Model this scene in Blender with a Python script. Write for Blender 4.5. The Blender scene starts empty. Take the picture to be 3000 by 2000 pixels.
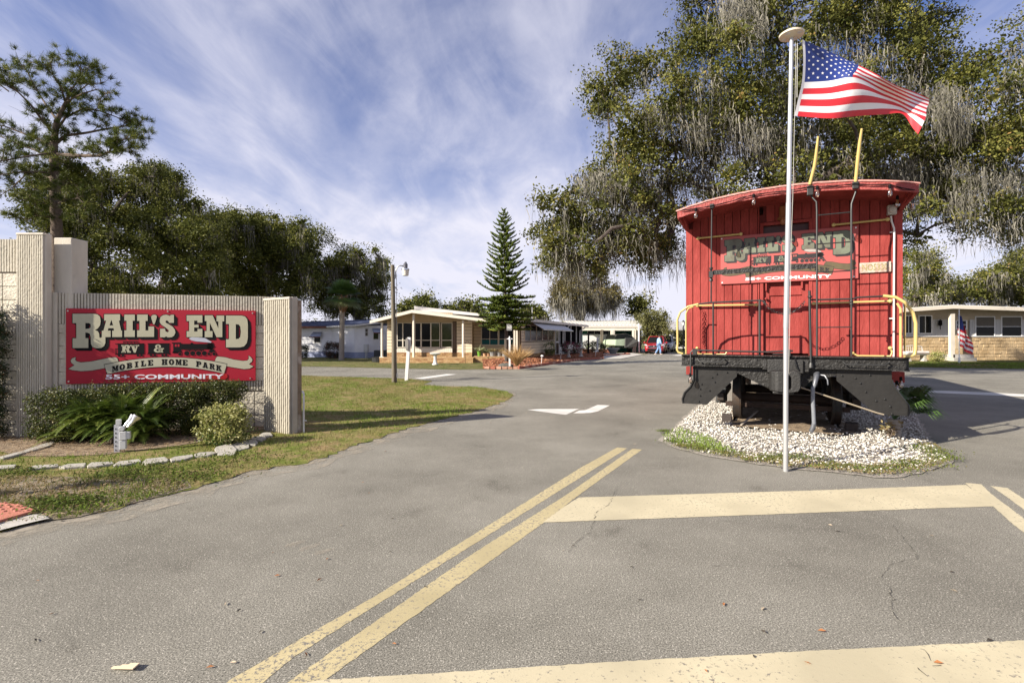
import bpy, math, random
import numpy as np
from mathutils import Vector, Matrix
from mathutils.geometry import tessellate_polygon
random.seed(7); RNG = np.random.default_rng(7)
PI = math.pi
C = bpy.context.scene.collection
FOC, HX, HY, HC = 1450.0, 1500.0, 990.0, 1.5
def P(px, py, d):
    return Vector(((px-HX)/FOC*d, d, HC-(py-HY)/FOC*d))
def G(px, py, z=0.0):
    d = (HC-z)*FOC/(py-HY)
    return ((px-HX)/FOC*d, d)
def PX(px, d): return (px-HX)/FOC*d
def PZ(py, d): return HC-(py-HY)/FOC*d

# ---------------------------------------------------------------- materials
MATS = {}
def nodes_of(m):
    m.use_nodes = True
    nt = m.node_tree; nt.nodes.clear()
    return nt, nt.nodes, nt.links
def mat(name, col, rough=0.6, metal=0.0, var=0.12, scale=6.0, bump=0.0, bscale=40.0, col2=None, c2=(0.45, 0.65), stretch=(1, 1, 1), spec=0.5, dirt=None, coat=0.0):
    """principled with noise driven colour variation, optional second colour patches and bump"""
    if name in MATS: return MATS[name]
    m = bpy.data.materials.new(name); nt, N, L = nodes_of(m)
    out = N.new('ShaderNodeOutputMaterial'); b = N.new('ShaderNodeBsdfPrincipled'); L.new(b.outputs[0], out.inputs[0])
    tc = N.new('ShaderNodeTexCoord'); mp = N.new('ShaderNodeMapping'); mp.inputs['Scale'].default_value = stretch
    L.new(tc.outputs['Object'], mp.inputs[0])
    n1 = N.new('ShaderNodeTexNoise'); n1.inputs['Scale'].default_value = scale; n1.inputs['Detail'].default_value = 6; n1.inputs['Roughness'].default_value = .65
    L.new(mp.outputs[0], n1.inputs[0])
    r = N.new('ShaderNodeValToRGB'); L.new(n1.outputs[0], r.inputs[0])
    c = Vector(col)
    lo, hi = c*(1-var), c*(1+var)
    r.color_ramp.elements[0].position = .3; r.color_ramp.elements[1].position = .7
    r.color_ramp.elements[0].color = (*lo, 1); r.color_ramp.elements[1].color = (*[min(.95, v) for v in hi], 1)
    last = r.outputs[0]
    if col2 is not None:
        n2 = N.new('ShaderNodeTexNoise'); n2.inputs['Scale'].default_value = scale*.37; n2.inputs['Detail'].default_value = 8; n2.inputs['Roughness'].default_value = .7
        L.new(mp.outputs[0], n2.inputs[0])
        r2 = N.new('ShaderNodeValToRGB'); r2.color_ramp.elements[0].position = c2[0]; r2.color_ramp.elements[1].position = c2[1]
        L.new(n2.outputs[0], r2.inputs[0])
        mx = N.new('ShaderNodeMixRGB'); L.new(r2.outputs[0], mx.inputs[0]); L.new(last, mx.inputs[1]); mx.inputs[2].default_value = (*col2, 1)
        last = mx.outputs[0]
    L.new(last, b.inputs['Base Color'])
    b.inputs['Roughness'].default_value = rough; b.inputs['Metallic'].default_value = metal
    b.inputs['Specular IOR Level'].default_value = spec
    if coat: b.inputs['Coat Weight'].default_value = coat
    if bump:
        n3 = N.new('ShaderNodeTexNoise'); n3.inputs['Scale'].default_value = bscale; n3.inputs['Detail'].default_value = 5
        L.new(mp.outputs[0], n3.inputs[0])
        bp = N.new('ShaderNodeBump'); bp.inputs['Strength'].default_value = bump; bp.inputs['Distance'].default_value = .02
        L.new(n3.outputs[0], bp.inputs['Height']); L.new(bp.outputs[0], b.inputs['Normal'])
    MATS[name] = m; return m

def leafmat(name, cols, rough=.5, trans=.25, spec=.4):
    """foliage: colour from the per-leaf attribute 'var'"""
    m = bpy.data.materials.new(name); nt, N, L = nodes_of(m)
    out = N.new('ShaderNodeOutputMaterial'); b = N.new('ShaderNodeBsdfPrincipled')
    at = N.new('ShaderNodeAttribute'); at.attribute_name = 'var'
    r = N.new('ShaderNodeValToRGB'); L.new(at.outputs['Fac'], r.inputs[0])
    el = r.color_ramp.elements
    while len(el) < len(cols): el.new(.5)
    for i, c in enumerate(cols):
        el[i].position = i/(len(cols)-1); el[i].color = (*c, 1)
    L.new(r.outputs[0], b.inputs['Base Color']); b.inputs['Roughness'].default_value = rough; b.inputs['Specular IOR Level'].default_value = spec
    if trans > 0:
        t = N.new('ShaderNodeBsdfTranslucent'); L.new(r.outputs[0], t.inputs[0])
        mx = N.new('ShaderNodeMixShader'); mx.inputs[0].default_value = trans
        L.new(b.outputs[0], mx.inputs[1]); L.new(t.outputs[0], mx.inputs[2]); L.new(mx.outputs[0], out.inputs[0])
    else: L.new(b.outputs[0], out.inputs[0])
    MATS[name] = m; return m

# ---------------------------------------------------------------- mesh building
class MB:
    def __init__(s): s.v = []; s.f = []; s.mi = []; s.cur = 0
    def add(s, vs, fs):
        o = len(s.v); s.v += [tuple(v) for v in vs]
        for f in fs: s.f.append(tuple(i+o for i in f)); s.mi.append(s.cur)
        return s
    def box(s, x0, x1, y0, y1, z0, z1, M=None):
        vs = [(x, y, z) for z in (z0, z1) for y in (y0, y1) for x in (x0, x1)]
        if M is not None: vs = [M @ Vector(v) for v in vs]
        return s.add(vs, [(0, 2, 3, 1), (4, 5, 7, 6), (0, 1, 5, 4), (2, 6, 7, 3), (0, 4, 6, 2), (1, 3, 7, 5)])
    def bar(s, a, b, w, h, up=(0, 0, 1)):
        a, b = Vector(a), Vector(b); d = (b-a).normalized(); u = Vector(up)
        if abs(d.dot(u)) > .98: u = Vector((0, 1, 0))
        x = d.cross(u).normalized(); y = x.cross(d).normalized()
        q = [(-w/2, -h/2), (w/2, -h/2), (w/2, h/2), (-w/2, h/2)]
        vs = [p+x*i+y*j for p in (a, b) for i, j in q]
        return s.add(vs, [(3, 2, 1, 0), (4, 5, 6, 7)]+[(i, (i+1) % 4, (i+1) % 4+4, i+4) for i in range(4)])
    def tube(s, pts, r, n=8, cap=True):
        pts = [Vector(p) for p in pts]; rs = r if hasattr(r, '__len__') else [r]*len(pts)
        ref = None; vs = []
        for i, p in enumerate(pts):
            d = (pts[min(i+1, len(pts)-1)]-pts[max(i-1, 0)])
            if d.length < 1e-9: d = Vector((0, 0, 1))
            d.normalize()
            if ref is None: ref = Vector((1, 0, 0)) if abs(d.x) < .9 else Vector((0, 1, 0))
            x = (ref-d*ref.dot(d)).normalized(); y = d.cross(x); ref = x
            for k in range(n):
                t = 2*PI*k/n; vs.append(p+x*(math.cos(t)*rs[i])+y*(math.sin(t)*rs[i]))
        fs = []
        for i in range(len(pts)-1):
            for k in range(n):
                a, b = i*n+k, i*n+(k+1) % n; fs.append((a, b, b+n, a+n))
        if cap: fs.append(tuple(range(n-1, -1, -1))); fs.append(tuple((len(pts)-1)*n+k for k in range(n)))
        return s.add(vs, fs)
    def lathe(s, prof, c=(0, 0, 0), n=16, M=None):
        vs = []
        for r_, z in prof:
            for k in range(n):
                t = 2*PI*k/n; vs.append(Vector((r_*math.cos(t), r_*math.sin(t), z)))
        if M is not None: vs = [M @ v for v in vs]
        vs = [v+Vector(c) for v in vs]; fs = []
        for i in range(len(prof)-1):
            for k in range(n):
                a, b = i*n+k, i*n+(k+1) % n; fs.append((a, b, b+n, a+n))
        fs.append(tuple(range(n-1, -1, -1))); fs.append(tuple((len(prof)-1)*n+k for k in range(n)))
        return s.add(vs, fs)
    def sheet(s, polys, fn):
        """flat fill of polygon (with holes) mapped through fn(x, y)->3D"""
        tris = tessellate_polygon([[Vector((x, y, 0)) for x, y in p] for p in polys])
        flat = [q for p in polys for q in p]
        return s.add([fn(x, y) for x, y in flat], tris)
    def prism(s, poly, fn, d0, d1):
        """extruded polygon, fn(x, y, d)->3D"""
        n = len(poly); tr = tessellate_polygon([[Vector((x, y, 0)) for x, y in poly]])
        vs = [fn(x, y, d0) for x, y in poly]+[fn(x, y, d1) for x, y in poly]
        return s.add(vs, [tuple(t) for t in tr]+[tuple(i+n for i in reversed(t)) for t in tr]+[(i, (i+1) % n, (i+1) % n+n, i+n) for i in range(n)])
    def sphere(s, c, r, n=10, m=6, sc=(1, 1, 1)):
        prof = [(max(1e-4, math.sin(PI*i/m))*r, -math.cos(PI*i/m)*r) for i in range(m+1)]
        return s.lathe([(a, b) for a, b in prof], c, n, Matrix.Diagonal(Vector(sc)))
    def build_each(s, name, m, parent=None, **k):
        """one mesh per connected piece, all of the same kind"""
        p = list(range(len(s.v)))
        def fd(i):
            while p[i] != i: p[i] = p[p[i]]; i = p[i]
            return i
        for f in s.f:
            for i in f[1:]: p[fd(i)] = fd(f[0])
        gr = {}
        for f in s.f: gr.setdefault(fd(f[0]), []).append(f)
        for fs in gr.values():
            ids = sorted({i for f in fs for i in f}); mp = {i: j for j, i in enumerate(ids)}; q = MB(); q.add([s.v[i] for i in ids], [tuple(mp[i] for i in f) for f in fs]); q.build(name, m, parent, **k)
    def build(s, name, mats, parent=None, smooth=False, bevel=0.0, loc=None, fix=True):
        me = bpy.data.meshes.new(name); me.from_pydata(s.v, [], s.f); 
        if not isinstance(mats, (list, tuple)): mats = [mats]
        for m in mats: me.materials.append(m)
        if len(mats) > 1: me.polygons.foreach_set('material_index', s.mi)
        if smooth:
            me.polygons.foreach_set('use_smooth', [True]*len(me.polygons))
        me.update()
        if fix:
            import bmesh
            bm = bmesh.new(); bm.from_mesh(me); bmesh.ops.recalc_face_normals(bm, faces=bm.faces); bm.to_mesh(me); bm.free()
        if smooth: me.set_sharp_from_angle(angle=math.radians(40))
        o = bpy.data.objects.new(name, me); C.objects.link(o)
        if parent is not None: o.parent = parent
        if loc is not None: o.location = loc
        if bevel:
            b = o.modifiers.new('b', 'BEVEL'); b.width = bevel; b.segments = 2; b.limit_method = 'ANGLE'
        return o
def tag(o, label=None, cat=None, group=None, kind=None):
    if label: o['label'] = label
    if cat: o['category'] = cat
    if group: o['group'] = group
    if kind: o['kind'] = kind
    return o
def thing(name, label, cat, loc=(0, 0, 0), rz=0.0, group=None):
    o = bpy.data.objects.new(name, None); C.objects.link(o); o.location = loc; o.rotation_euler = (0, 0, rz); o.empty_display_size = .2
    return tag(o, label, cat, group)
def np_mesh(name, V, F, m, parent=None, var=None, smooth=False):
    """V n x 3, F k x (3|4) numpy, var per vertex"""
    me = bpy.data.meshes.new(name); k, q = F.shape
    me.vertices.add(len(V)); me.vertices.foreach_set('co', np.asarray(V, np.float32).ravel())
    me.loops.add(k*q); me.loops.foreach_set('vertex_index', F.astype(np.int32).ravel())
    me.polygons.add(k); me.polygons.foreach_set('loop_start', (np.arange(k)*q).astype(np.int32))

    if var is not None:
        a = me.attributes.new('var', 'FLOAT', 'POINT'); a.data.foreach_set('value', np.asarray(var, np.float32))
    me.update(calc_edges=True); me.validate()
    if smooth: me.polygons.foreach_set('use_smooth', np.ones(len(me.polygons), bool))
    me.materials.append(m)
    o = bpy.data.objects.new(name, me); C.objects.link(o)
    if parent is not None: o.parent = parent
    return o
def unit(a): return a/np.maximum(1e-9, np.linalg.norm(a, axis=-1, keepdims=True))
def leaves(cen, size, aspect=.55, upbias=.6):
    """diamond leaves, centres n x 3 -> V, F"""
    n = len(cen); nrm = RNG.normal(size=(n, 3)); nrm[:, 2] += upbias; nrm = unit(nrm)
    t = unit(np.cross(nrm, RNG.normal(size=(n, 3)))); b = np.cross(nrm, t)
    sz = (size*RNG.uniform(.6, 1.3, n))[:, None]
    V = np.stack([cen-t*sz*.5, cen+b*sz*aspect*.5, cen+t*sz*.5, cen-b*sz*aspect*.5], 1).reshape(-1, 3)
    F = np.arange(n*4).reshape(-1, 4); return V, F
def inside(poly, x, y):
    c = np.zeros(len(x), bool); n = len(poly)
    for i in range(n):
        x1, y1 = poly[i]; x2, y2 = poly[(i+1) % n]
        if y1 == y2: continue
        c ^= ((y1 > y) != (y2 > y)) & (x < (x2-x1)*(y-y1)/(y2-y1)+x1)
    return c
def scatter(poly, n):
    p = np.array(poly); lo, hi = p.min(0), p.max(0)
    x = RNG.uniform(lo[0], hi[0], n); y = RNG.uniform(lo[1], hi[1], n)
    k = inside(poly, x, y); return x[k], y[k]
def pn(x, y, s, seed=0):
    """cheap smooth pseudo noise -1..1"""
    r = random.Random(seed); v = 0
    for i in range(6):
        a = r.uniform(0, 2*PI); f = s*r.uniform(.6, 2.2); p = r.uniform(0, 6.3)
        v = v+np.sin((x*math.cos(a)+y*math.sin(a))*f+p)
    return v/3.0
def ragged(poly, amp=.05, step=.25, closed=True, seed=1, far=40):
    r = random.Random(seed); out = []; n = len(poly)
    for i in range(n):
        a, b = Vector(poly[i]), Vector(poly[(i+1) % n]); L = (b-a).length
        if a.length > far and b.length > far: out.append(tuple(a)); continue
        k = max(1, int(L/step)); nr = Vector((-(b-a).y, (b-a).x)).normalized()
        for j in range(k):
            p = a.lerp(b, j/k)+nr*(r.uniform(-1, 1)*amp*(0.2 if j == 0 else 1)); out.append((p.x, p.y))
    return out
# ---------------------------------------------------------------- sign artwork (traced in picture units of the sign, 2352 x 1058 sheet)
SC = [(60, 92), (2223, 130), (2218, 928), (60, 960)]           # corners of the panel on that sheet: tl tr br bl
def s_uv(x, y):
    u = (x-60)/2160.0
    t = 92+38*u; b = 960-32*u
    return u, (b-y)/(b-t)
RAILS = {
 'R': ([(133,155),(355,155),(400,165),(425,190),(432,240),(425,290),(400,325),(370,342),(400,355),(415,380),(418,425),(428,433),(442,425),(483,421),(483,490),(470,525),(440,547),(385,551),(345,537),(328,500),(325,420),(315,385),(295,373),(268,370),(268,435),(300,435),(300,547),(133,547),(133,435),(172,435),(172,262),(133,262)],
       [(268,262),(305,262),(325,275),(325,310),(305,325),(268,330)]),
 'A': ([(470,162),(643,162),(643,235),(630,235),(655,350),(665,350),(665,423),(557,423),(557,350),(578,350),(572,322),(515,322),(510,350),(540,350),(540,423),(445,423),(445,350),(462,350),(492,235),(470,235)],
       [(548,225),(568,290),(528,290)]),
 'I': ([(690,167),(806,167),(806,237),(782,237),(782,347),(806,347),(806,423),(690,423),(690,347),(714,347),(714,237),(690,237)],),
 'L': ([(832,167),(950,167),(950,240),(925,240),(925,350),(958,350),(958,305),(1022,305),(1022,424),(832,424),(832,347),(858,347),(858,240),(832,240)],),
 "'": ([(988,190),(1005,172),(1035,170),(1054,185),(1050,210),(1028,277),(1012,279),(992,215)],),
 'S': ([(1085,235),(1095,195),(1125,175),(1160,170),(1190,178),(1200,186),(1212,172),(1248,172),(1248,264),(1192,264),(1185,245),(1165,235),(1150,245),(1155,262),(1190,280),(1235,310),(1260,345),(1265,380),(1250,410),(1225,428),(1185,431),(1155,420),(1145,429),(1090,429),(1090,330),(1146,330),(1152,360),(1175,372),(1190,362),(1185,345),(1150,315),(1105,285),(1088,260)],),
 'E': ([(1395,178),(1580,178),(1580,264),(1522,264),(1522,240),(1483,240),(1483,288),(1500,288),(1535,284),(1535,322),(1500,318),(1483,318),(1483,364),(1522,364),(1522,335),(1580,335),(1580,428),(1395,428),(1395,360),(1425,360),(1425,245),(1395,245)],),
 'N': ([(1608,180),(1702,180),(1770,330),(1770,250),(1748,250),(1748,183),(1840,183),(1840,250),(1817,250),(1817,431),(1748,431),(1668,265),(1668,360),(1700,360),(1700,431),(1608,431),(1608,360),(1630,360),(1630,245),(1608,245)],),
 'D': ([(1862,183),(2050,185),(2095,197),(2120,228),(2128,285),(2128,440),(2115,500),(2080,538),(2030,549),(1862,549),(1862,455),(1898,455),(1898,280),(1862,280)],
       [(1980,283),(2015,287),(2035,310),(2042,370),(2035,430),(2015,450),(1980,455)]),
}
def R_(x0, y0, x1, y1): return [(x0, y0), (x1, y0), (x1, y1), (x0, y1)]
def ring(cx, cy, rx, ry, n=14, a0=0, a1=2*PI): return [(cx+rx*math.cos(a0+(a1-a0)*i/n), cy+ry*math.sin(a0+(a1-a0)*i/n)) for i in range(n)]
GL = {  # slab letters, cell 10 x 10, y up
 'H': [R_(1,0,4,10),R_(6,0,9,10),R_(0,0,4.8,1.8),R_(0,8.2,4.8,10),R_(5.2,0,10,1.8),R_(5.2,8.2,10,10),R_(4,4.1,6,5.9)],
 'I': [R_(3.4,0,6.6,10),R_(2,0,8,1.8),R_(2,8.2,8,10)],
 'L': [R_(1.5,0,4.7,10),R_(.5,8.2,5.8,10),R_(.5,0,9,1.9),R_(7.4,0,9,4)],
 'E': [R_(1.3,0,4.5,10),R_(.3,0,9,1.9),R_(.3,8.1,9,10),R_(7.4,0,9,3.8),R_(7.4,6.2,9,10),R_(4.5,4.1,6.8,5.9)],
 'M': [R_(.9,0,2.6,10),R_(7.2,0,9.9,10),R_(0,0,3.6,1.8),R_(6.4,0,10.8,1.8),R_(0,8.2,3.2,10),R_(7.4,8.2,10.8,10),[(1.2,10),(4.2,10),(6.2,3.5),(4.8,.5)],[(9,10),(7.2,10),(4.8,.5),(5.6,.5)]],
 'O': [('h', ring(5,5,4.6,5.2), ring(5,5,1.5,3.2))],
 'B': [R_(1.3,0,4.3,10),R_(.3,0,4.3,1.8),R_(.3,8.2,4.3,10),('h',[(4.3,5),(4.3,10),(7,10),(9,9),(9.3,7.4),(8.4,5.3)],[(5.2,6),(5.2,8.6),(6.4,8.6),(6.4,6)]),('h',[(4.3,0),(4.3,5),(8.4,5.2),(9.6,3.8),(9.6,1.8),(8,0)],[(5.2,1.4),(5.2,4),(6.6,4),(6.6,1.4)])],
 'P': [R_(1.3,0,4.3,10),R_(.3,0,5.3,1.8),R_(.3,8.2,4.3,10),('h',[(4.3,4),(4.3,10),(7.4,10),(9.4,8.8),(9.4,5.4),(7.6,4)],[(5.1,5.6),(5.1,8.4),(6.5,8.4),(6.5,5.6)])],
 'R': [R_(1.3,0,4.3,10),R_(.3,0,5,1.8),R_(.3,8.2,4.3,10),('h',[(4.3,4.5),(4.3,10),(7.4,10),(9.2,8.8),(9.2,6),(7.6,4.6)],[(5.1,6),(5.1,8.5),(6.4,8.5),(6.4,6)]),[(5,5),(8,5),(8.8,1.8),(10.2,1.8),(10.2,0),(6.6,0)]],
 'A': [('h',[(3.2,10),(6.8,10),(9.2,0),(6.1,0),(5.8,1.8),(3.9,1.8),(3.6,0),(.8,0)],[(4.9,7.6),(5.5,3.6),(4.3,3.6)]),R_(0,0,4,1.8),R_(5.7,0,10,1.8),R_(2.4,8.4,6.8,10)],
 'K': [R_(1.3,0,4.3,10),R_(.3,0,5,1.8),R_(.3,8.2,5,10),[(4.3,4),(4.3,6.4),(6.6,8.4),(9.2,8.4)],[(5,5.6),(7,6.8),(9.8,1),(6.6,1)],R_(5.8,0,10.4,1.8),R_(5.8,8.2,9.8,10)],
 'V': [[(.8,10),(4.2,10),(5.4,4),(6.8,10),(8.4,10),(6,0),(4,0)],R_(0,8.3,4.8,10),R_(5.8,8.3,9.6,10)],
 '&': [('h',ring(4.4,7.6,2.8,2.6),ring(4.4,7.7,1,1.1)),('h',ring(4.2,2.9,3.9,3.1),ring(4.2,2.9,1.5,1.4)),[(3.2,6.6),(5.6,6.4),(9.6,0),(6.6,0)],[(6.2,1.4),(7.6,.6),(9.8,4.6),(8,4.9)],R_(7,4.2,10.2,5.4)],
}
def glyph_polys(ch):
    return [([g[1], g[2]] if g[0] == 'h' else [g]) for g in GL[ch]]
def font_polys(txt, bold=.012):
    """outlines from the built in font as triangles in text units"""
    cu = bpy.data.curves.new('t', 'FONT'); cu.body = txt; cu.size = 1; cu.offset = bold; cu.resolution_u = 3
    ob = bpy.data.objects.new('t', cu); C.objects.link(ob)
    dg = bpy.context.evaluated_depsgraph_get(); me = bpy.data.meshes.new_from_object(ob.evaluated_get(dg))
    tr = [[(me.vertices[i].co.x, me.vertices[i].co.y) for i in p.vertices] for p in me.polygons]
    bpy.data.objects.remove(ob); bpy.data.curves.remove(cu); bpy.data.meshes.remove(me)
    xs = [p[0] for t in tr for p in t]; ys = [p[1] for t in tr for p in t]
    x0, x1, y0, y1 = min(xs), max(xs), min(ys), max(ys)
    return [[((x-x0)/(x1-x0), (y-y0)/(y1-y0)) for x, y in t] for t in tr]
def sign_art(root, W, H, pal, fy):
    """root local: x along the panel 0..W, z 0..H, art stacked towards -y from y=fy"""
    lay = [0]
    def fn(k): 
        def f(x, y):
            u, v = s_uv(x, y); return (u*W, fy-.0012*k, v*H)
        return f
    black = MB()
    for ch, ps in RAILS.items():
        for i in range(8):
            t = i/7.0
            black.sheet(ps, (lambda dx, dy, kk: (lambda x, y: fn(kk)(x+dx, y+dy)))(40*t, 33*t, 1+.08*i))
        for j in range(8):
            a = j*PI/4; black.sheet(ps, (lambda dx, dy, kk: (lambda x, y: fn(kk)(x+dx, y+dy)))(9*math.cos(a), 8*math.sin(a), 1.8+.05*j))
    K = fn(2.4)
    # train
    for b in [R_(618,498,910,616), R_(590,498,912,508), R_(672,474,845,482), R_(948,498,1200,508), R_(955,498,1195,616), R_(948,608,1200,620), R_(590,612,912,622), R_(1225,490,1330,503), R_(1240,503,1330,610), R_(1330,505,1700,570), R_(1380,575,1600,600), R_(1230,592,1340,612), R_(1640,500,1715,560), R_(1715,530,1728,545)]:
        black.sheet([b], K)
    for x in (680, 720, 760, 800, 838): black.sheet([R_(x,480,x+7,500)], K)
    for x in (590, 602): black.sheet([R_(x,558,x+5,632)], K)
    black.sheet([R_(585,556,620,562)], K); black.sheet([R_(1190,612,1200,632)], K); black.sheet([R_(948,612,956,632)], K)
    black.sheet([ring(1672, 537, 44, 40)], K); black.sheet([ring(1455, 503, 16, 12)], K)
    black.sheet([[(1690,570),(1715,570),(1760,640),(1745,640),(1700,612),(1650,600),(1650,590)]], K)
    for x, r in ((632,15),(674,15),(840,15),(881,15),(988,15),(1030,15),(1117,15),(1158,15),(1316,19),(1397,31),(1465,31),(1534,31),(1602,31),(1656,18),(1717,20)):
        y = 636 if r < 17 else (622 if r < 25 else 614)
        if r > 20: red_ring = None
        black.sheet([ring(x, y, r, r*.9)], fn(3.4))
    # ribbon outline
    rib_l = [(88,785),(152,745),(118,715),(112,690),(128,665),(166,652),(158,680),(175,700),(220,713),(330,703),(520,662),(590,655),(612,668),(628,722),(500,740),(540,758),(470,780),(330,806),(220,812),(130,800)]
    rib_r = [(2198,768),(2140,742),(2178,712),(2184,690),(2165,662),(2138,645),(2140,680),(2120,700),(2070,705),(1960,690),(1850,662),(1760,652),(1742,668),(1724,712),(1870,738),(1850,760),(1960,780),(2080,798),(2150,792)]
    def arc(y0, y1, x0=470, x1=1872, sag=1.0):
        n = 20; top = [(x0+(x1-x0)*i/n, y0-(1-((i/n-.5)*2)**2)*sag) for i in range(n+1)]; bot = [(x0+35+(x1-x0-70)*i/n, y1-(1-((i/n-.5)*2)**2)*sag) for i in range(n+1)]
        return top+bot[::-1]
    body = arc(742, 848, sag=82)
    grow = lambda pl, d: [(x+(d if x > sum(p[0] for p in pl)/len(pl) else -d), y+(d if y > sum(p[1] for p in pl)/len(pl) else -d)) for x, y in pl]
    for pl in (rib_l, rib_r):
        for j in range(8):
            a = j*PI/4; black.sheet([pl], (lambda dx, dy, kk: (lambda x, y: fn(kk)(x+dx, y+dy)))(5*math.cos(a), 5*math.sin(a), 1.5+.04*j))
    black.sheet([grow(body, 6)], fn(3.0))
    black.build('black_lettering_backing', pal['black'], root, fix=False)
    red = MB()
    for x, r in ((1316,22),(1397,37),(1465,37),(1534,37),(1602,37),(1656,22),(1717,24)):
        red.sheet([ring(x, 622 if r < 30 else 614, r, r*.88)], fn(2.9))
    red.sheet([R_(1258,510,1280,538)], fn(2.9)); red.sheet([R_(1290,510,1312,538)], fn(2.9))
    red.build('red_lining', pal['red'], root, fix=False)
    cream = MB()
    for ps in RAILS.values(): cream.sheet(ps, fn(4))
    for i, ch in enumerate('RV'):
        for g in glyph_polys(ch): cream.sheet(g, (lambda X: (lambda x, y: fn(4)(X+x*10.5, 603-y*8.8)))(655+98*i))
    for g in glyph_polys('&'): cream.sheet(g, lambda x, y: fn(4)(1015+x*11.8, 602-y*9))
    rb = MB(); rb.sheet([rib_l], fn(2.6)); rb.sheet([rib_r], fn(2.6)); rb.sheet([body], fn(4)); 
    cream.build('cream_lettering', pal['cream'], root, fix=False)
    rb.build('ribbon_banner', pal['ribbon'], root, fix=False)
    sm = MB(); sm.sheet([[(1420,445),(1450,430),(1530,432),(1610,440),(1650,462),(1690,485),(1680,494),(1640,490),(1560,482),(1500,478),(1450,465)]], fn(4.6)); sm.build('painted_steam_cloud', pal['steam'], root, fix=False)
    blk = MB(); word = 'MOBILE HOME PARK'; n = len(word)
    for i, ch in enumerate(word):
        if ch == ' ': continue
        t = (i+.5)/n; xc = 548+(1812-548)*t; sl = (t-.5)*2
        yb = 828-(1-sl*sl)*82; ang = -sl*.22*-1
        for g in glyph_polys(ch):
            blk.sheet(g, (lambda X, Y, A: (lambda x, y: fn(5.2)(X+(x-5)*6.6, Y-y*6.6+(x-5)*6.6*A)))(xc, yb, math.tan(ang)))
    blk.build('black_lettering', pal['black'], root, fix=False)
    wh = MB()
    for t in font_polys('55+ COMMUNITY', .03): wh.sheet([t], lambda x, y: fn(5.2)(485+x*1352, 908-y*54))
    wh.build('white_lettering', pal['white'], root, fix=False)
    if pal.get('patch'):
        pt = MB(); pt.sheet([[(450,880),(462,855),(490,848),(1850,846),(1875,858),(1882,880),(1870,905),(1845,914),(490,916),(460,908)]], fn(3.6)); pt.build('red_patch', pal['patch'], root, fix=False)
    sc = MB()
    for x, y in ((82,122),(1177,132),(2185,158),(2157,903),(90,930)):
        u, v = s_uv(x, y); sc.tube([(u*W, fy, v*H), (u*W, fy-.006, v*H)], .012, 8)
    sc.build('screw', pal['screw'], root)
CO2 = (4.0975, 7.43)
# ---------------------------------------------------------------- ground, road, markings
def asphalt():
    m = bpy.data.materials.new('asphalt'); nt, N, L = nodes_of(m)
    out = N.new('ShaderNodeOutputMaterial'); b = N.new('ShaderNodeBsdfPrincipled'); L.new(b.outputs[0], out.inputs[0])
    tc = N.new('ShaderNodeTexCoord')
    def noise(s, d=4, r=.6):
        n = N.new('ShaderNodeTexNoise'); n.inputs['Scale'].default_value = s; n.inputs['Detail'].default_value = d; n.inputs['Roughness'].default_value = r
        L.new(tc.outputs['Object'], n.inputs[0]); return n
    def ramp(src, ps):
        r = N.new('ShaderNodeValToRGB'); L.new(src, r.inputs[0])
        while len(r.color_ramp.elements) < len(ps): r.color_ramp.elements.new(.5)
        for e, (p, c) in zip(r.color_ramp.elements, ps): e.position = p; e.color = (*c, 1)
        return r.outputs[0]
    def mix(t, f, a, c):
        x = N.new('ShaderNodeMixRGB'); x.blend_type = t
        if isinstance(f, float): x.inputs[0].default_value = f
        else: L.new(f, x.inputs[0])
        L.new(a, x.inputs[1]); L.new(c, x.inputs[2]); return x.outputs[0]
    big = ramp(noise(.42, 9, .68).outputs[0], [(.32, (.135, .126, .104)), (.5, (.195, .183, .153)), (.7, (.262, .247, .21))]); st = ramp(noise(1.7, 5, .6).outputs[0], [(.26, (.72, .71, .7)), (.38, (1, 1, 1))]); big = mix('MULTIPLY', 1.0, big, st)
    grain = ramp(noise(120, 4, .8).outputs[0], [(.37, (.22,)*3), (.5, (.9,)*3), (.63, (1.7,)*3)])
    base = mix('MULTIPLY', 1.0, big, grain)
    v = N.new('ShaderNodeTexVoronoi'); v.inputs['Scale'].default_value = 95; L.new(tc.outputs['Object'], v.inputs[0])
    stone = ramp(v.outputs['Distance'], [(.2, (1, 1, 1)), (.34, (0, 0, 0))])
    vc = ramp(v.outputs['Color'], [(.62, (0, 0, 0)), (.75, (1, 1, 1))])
    sm = mix('MULTIPLY', 1.0, stone, vc)
    c = N.new('ShaderNodeMixRGB'); L.new(sm, c.inputs[0]); L.new(base, c.inputs[1]); c.inputs[2].default_value = (.5, .465, .4, 1)
    L.new(c.outputs[0], b.inputs['Base Color']); b.inputs['Roughness'].default_value = .85; b.inputs['Specular IOR Level'].default_value = .3
    bp = N.new('ShaderNodeBump'); bp.inputs['Strength'].default_value = .5; bp.inputs['Distance'].default_value = .004
    L.new(noise(170, 3).outputs[0], bp.inputs['Height']); L.new(bp.outputs[0], b.inputs['Normal'])
    return m
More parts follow.
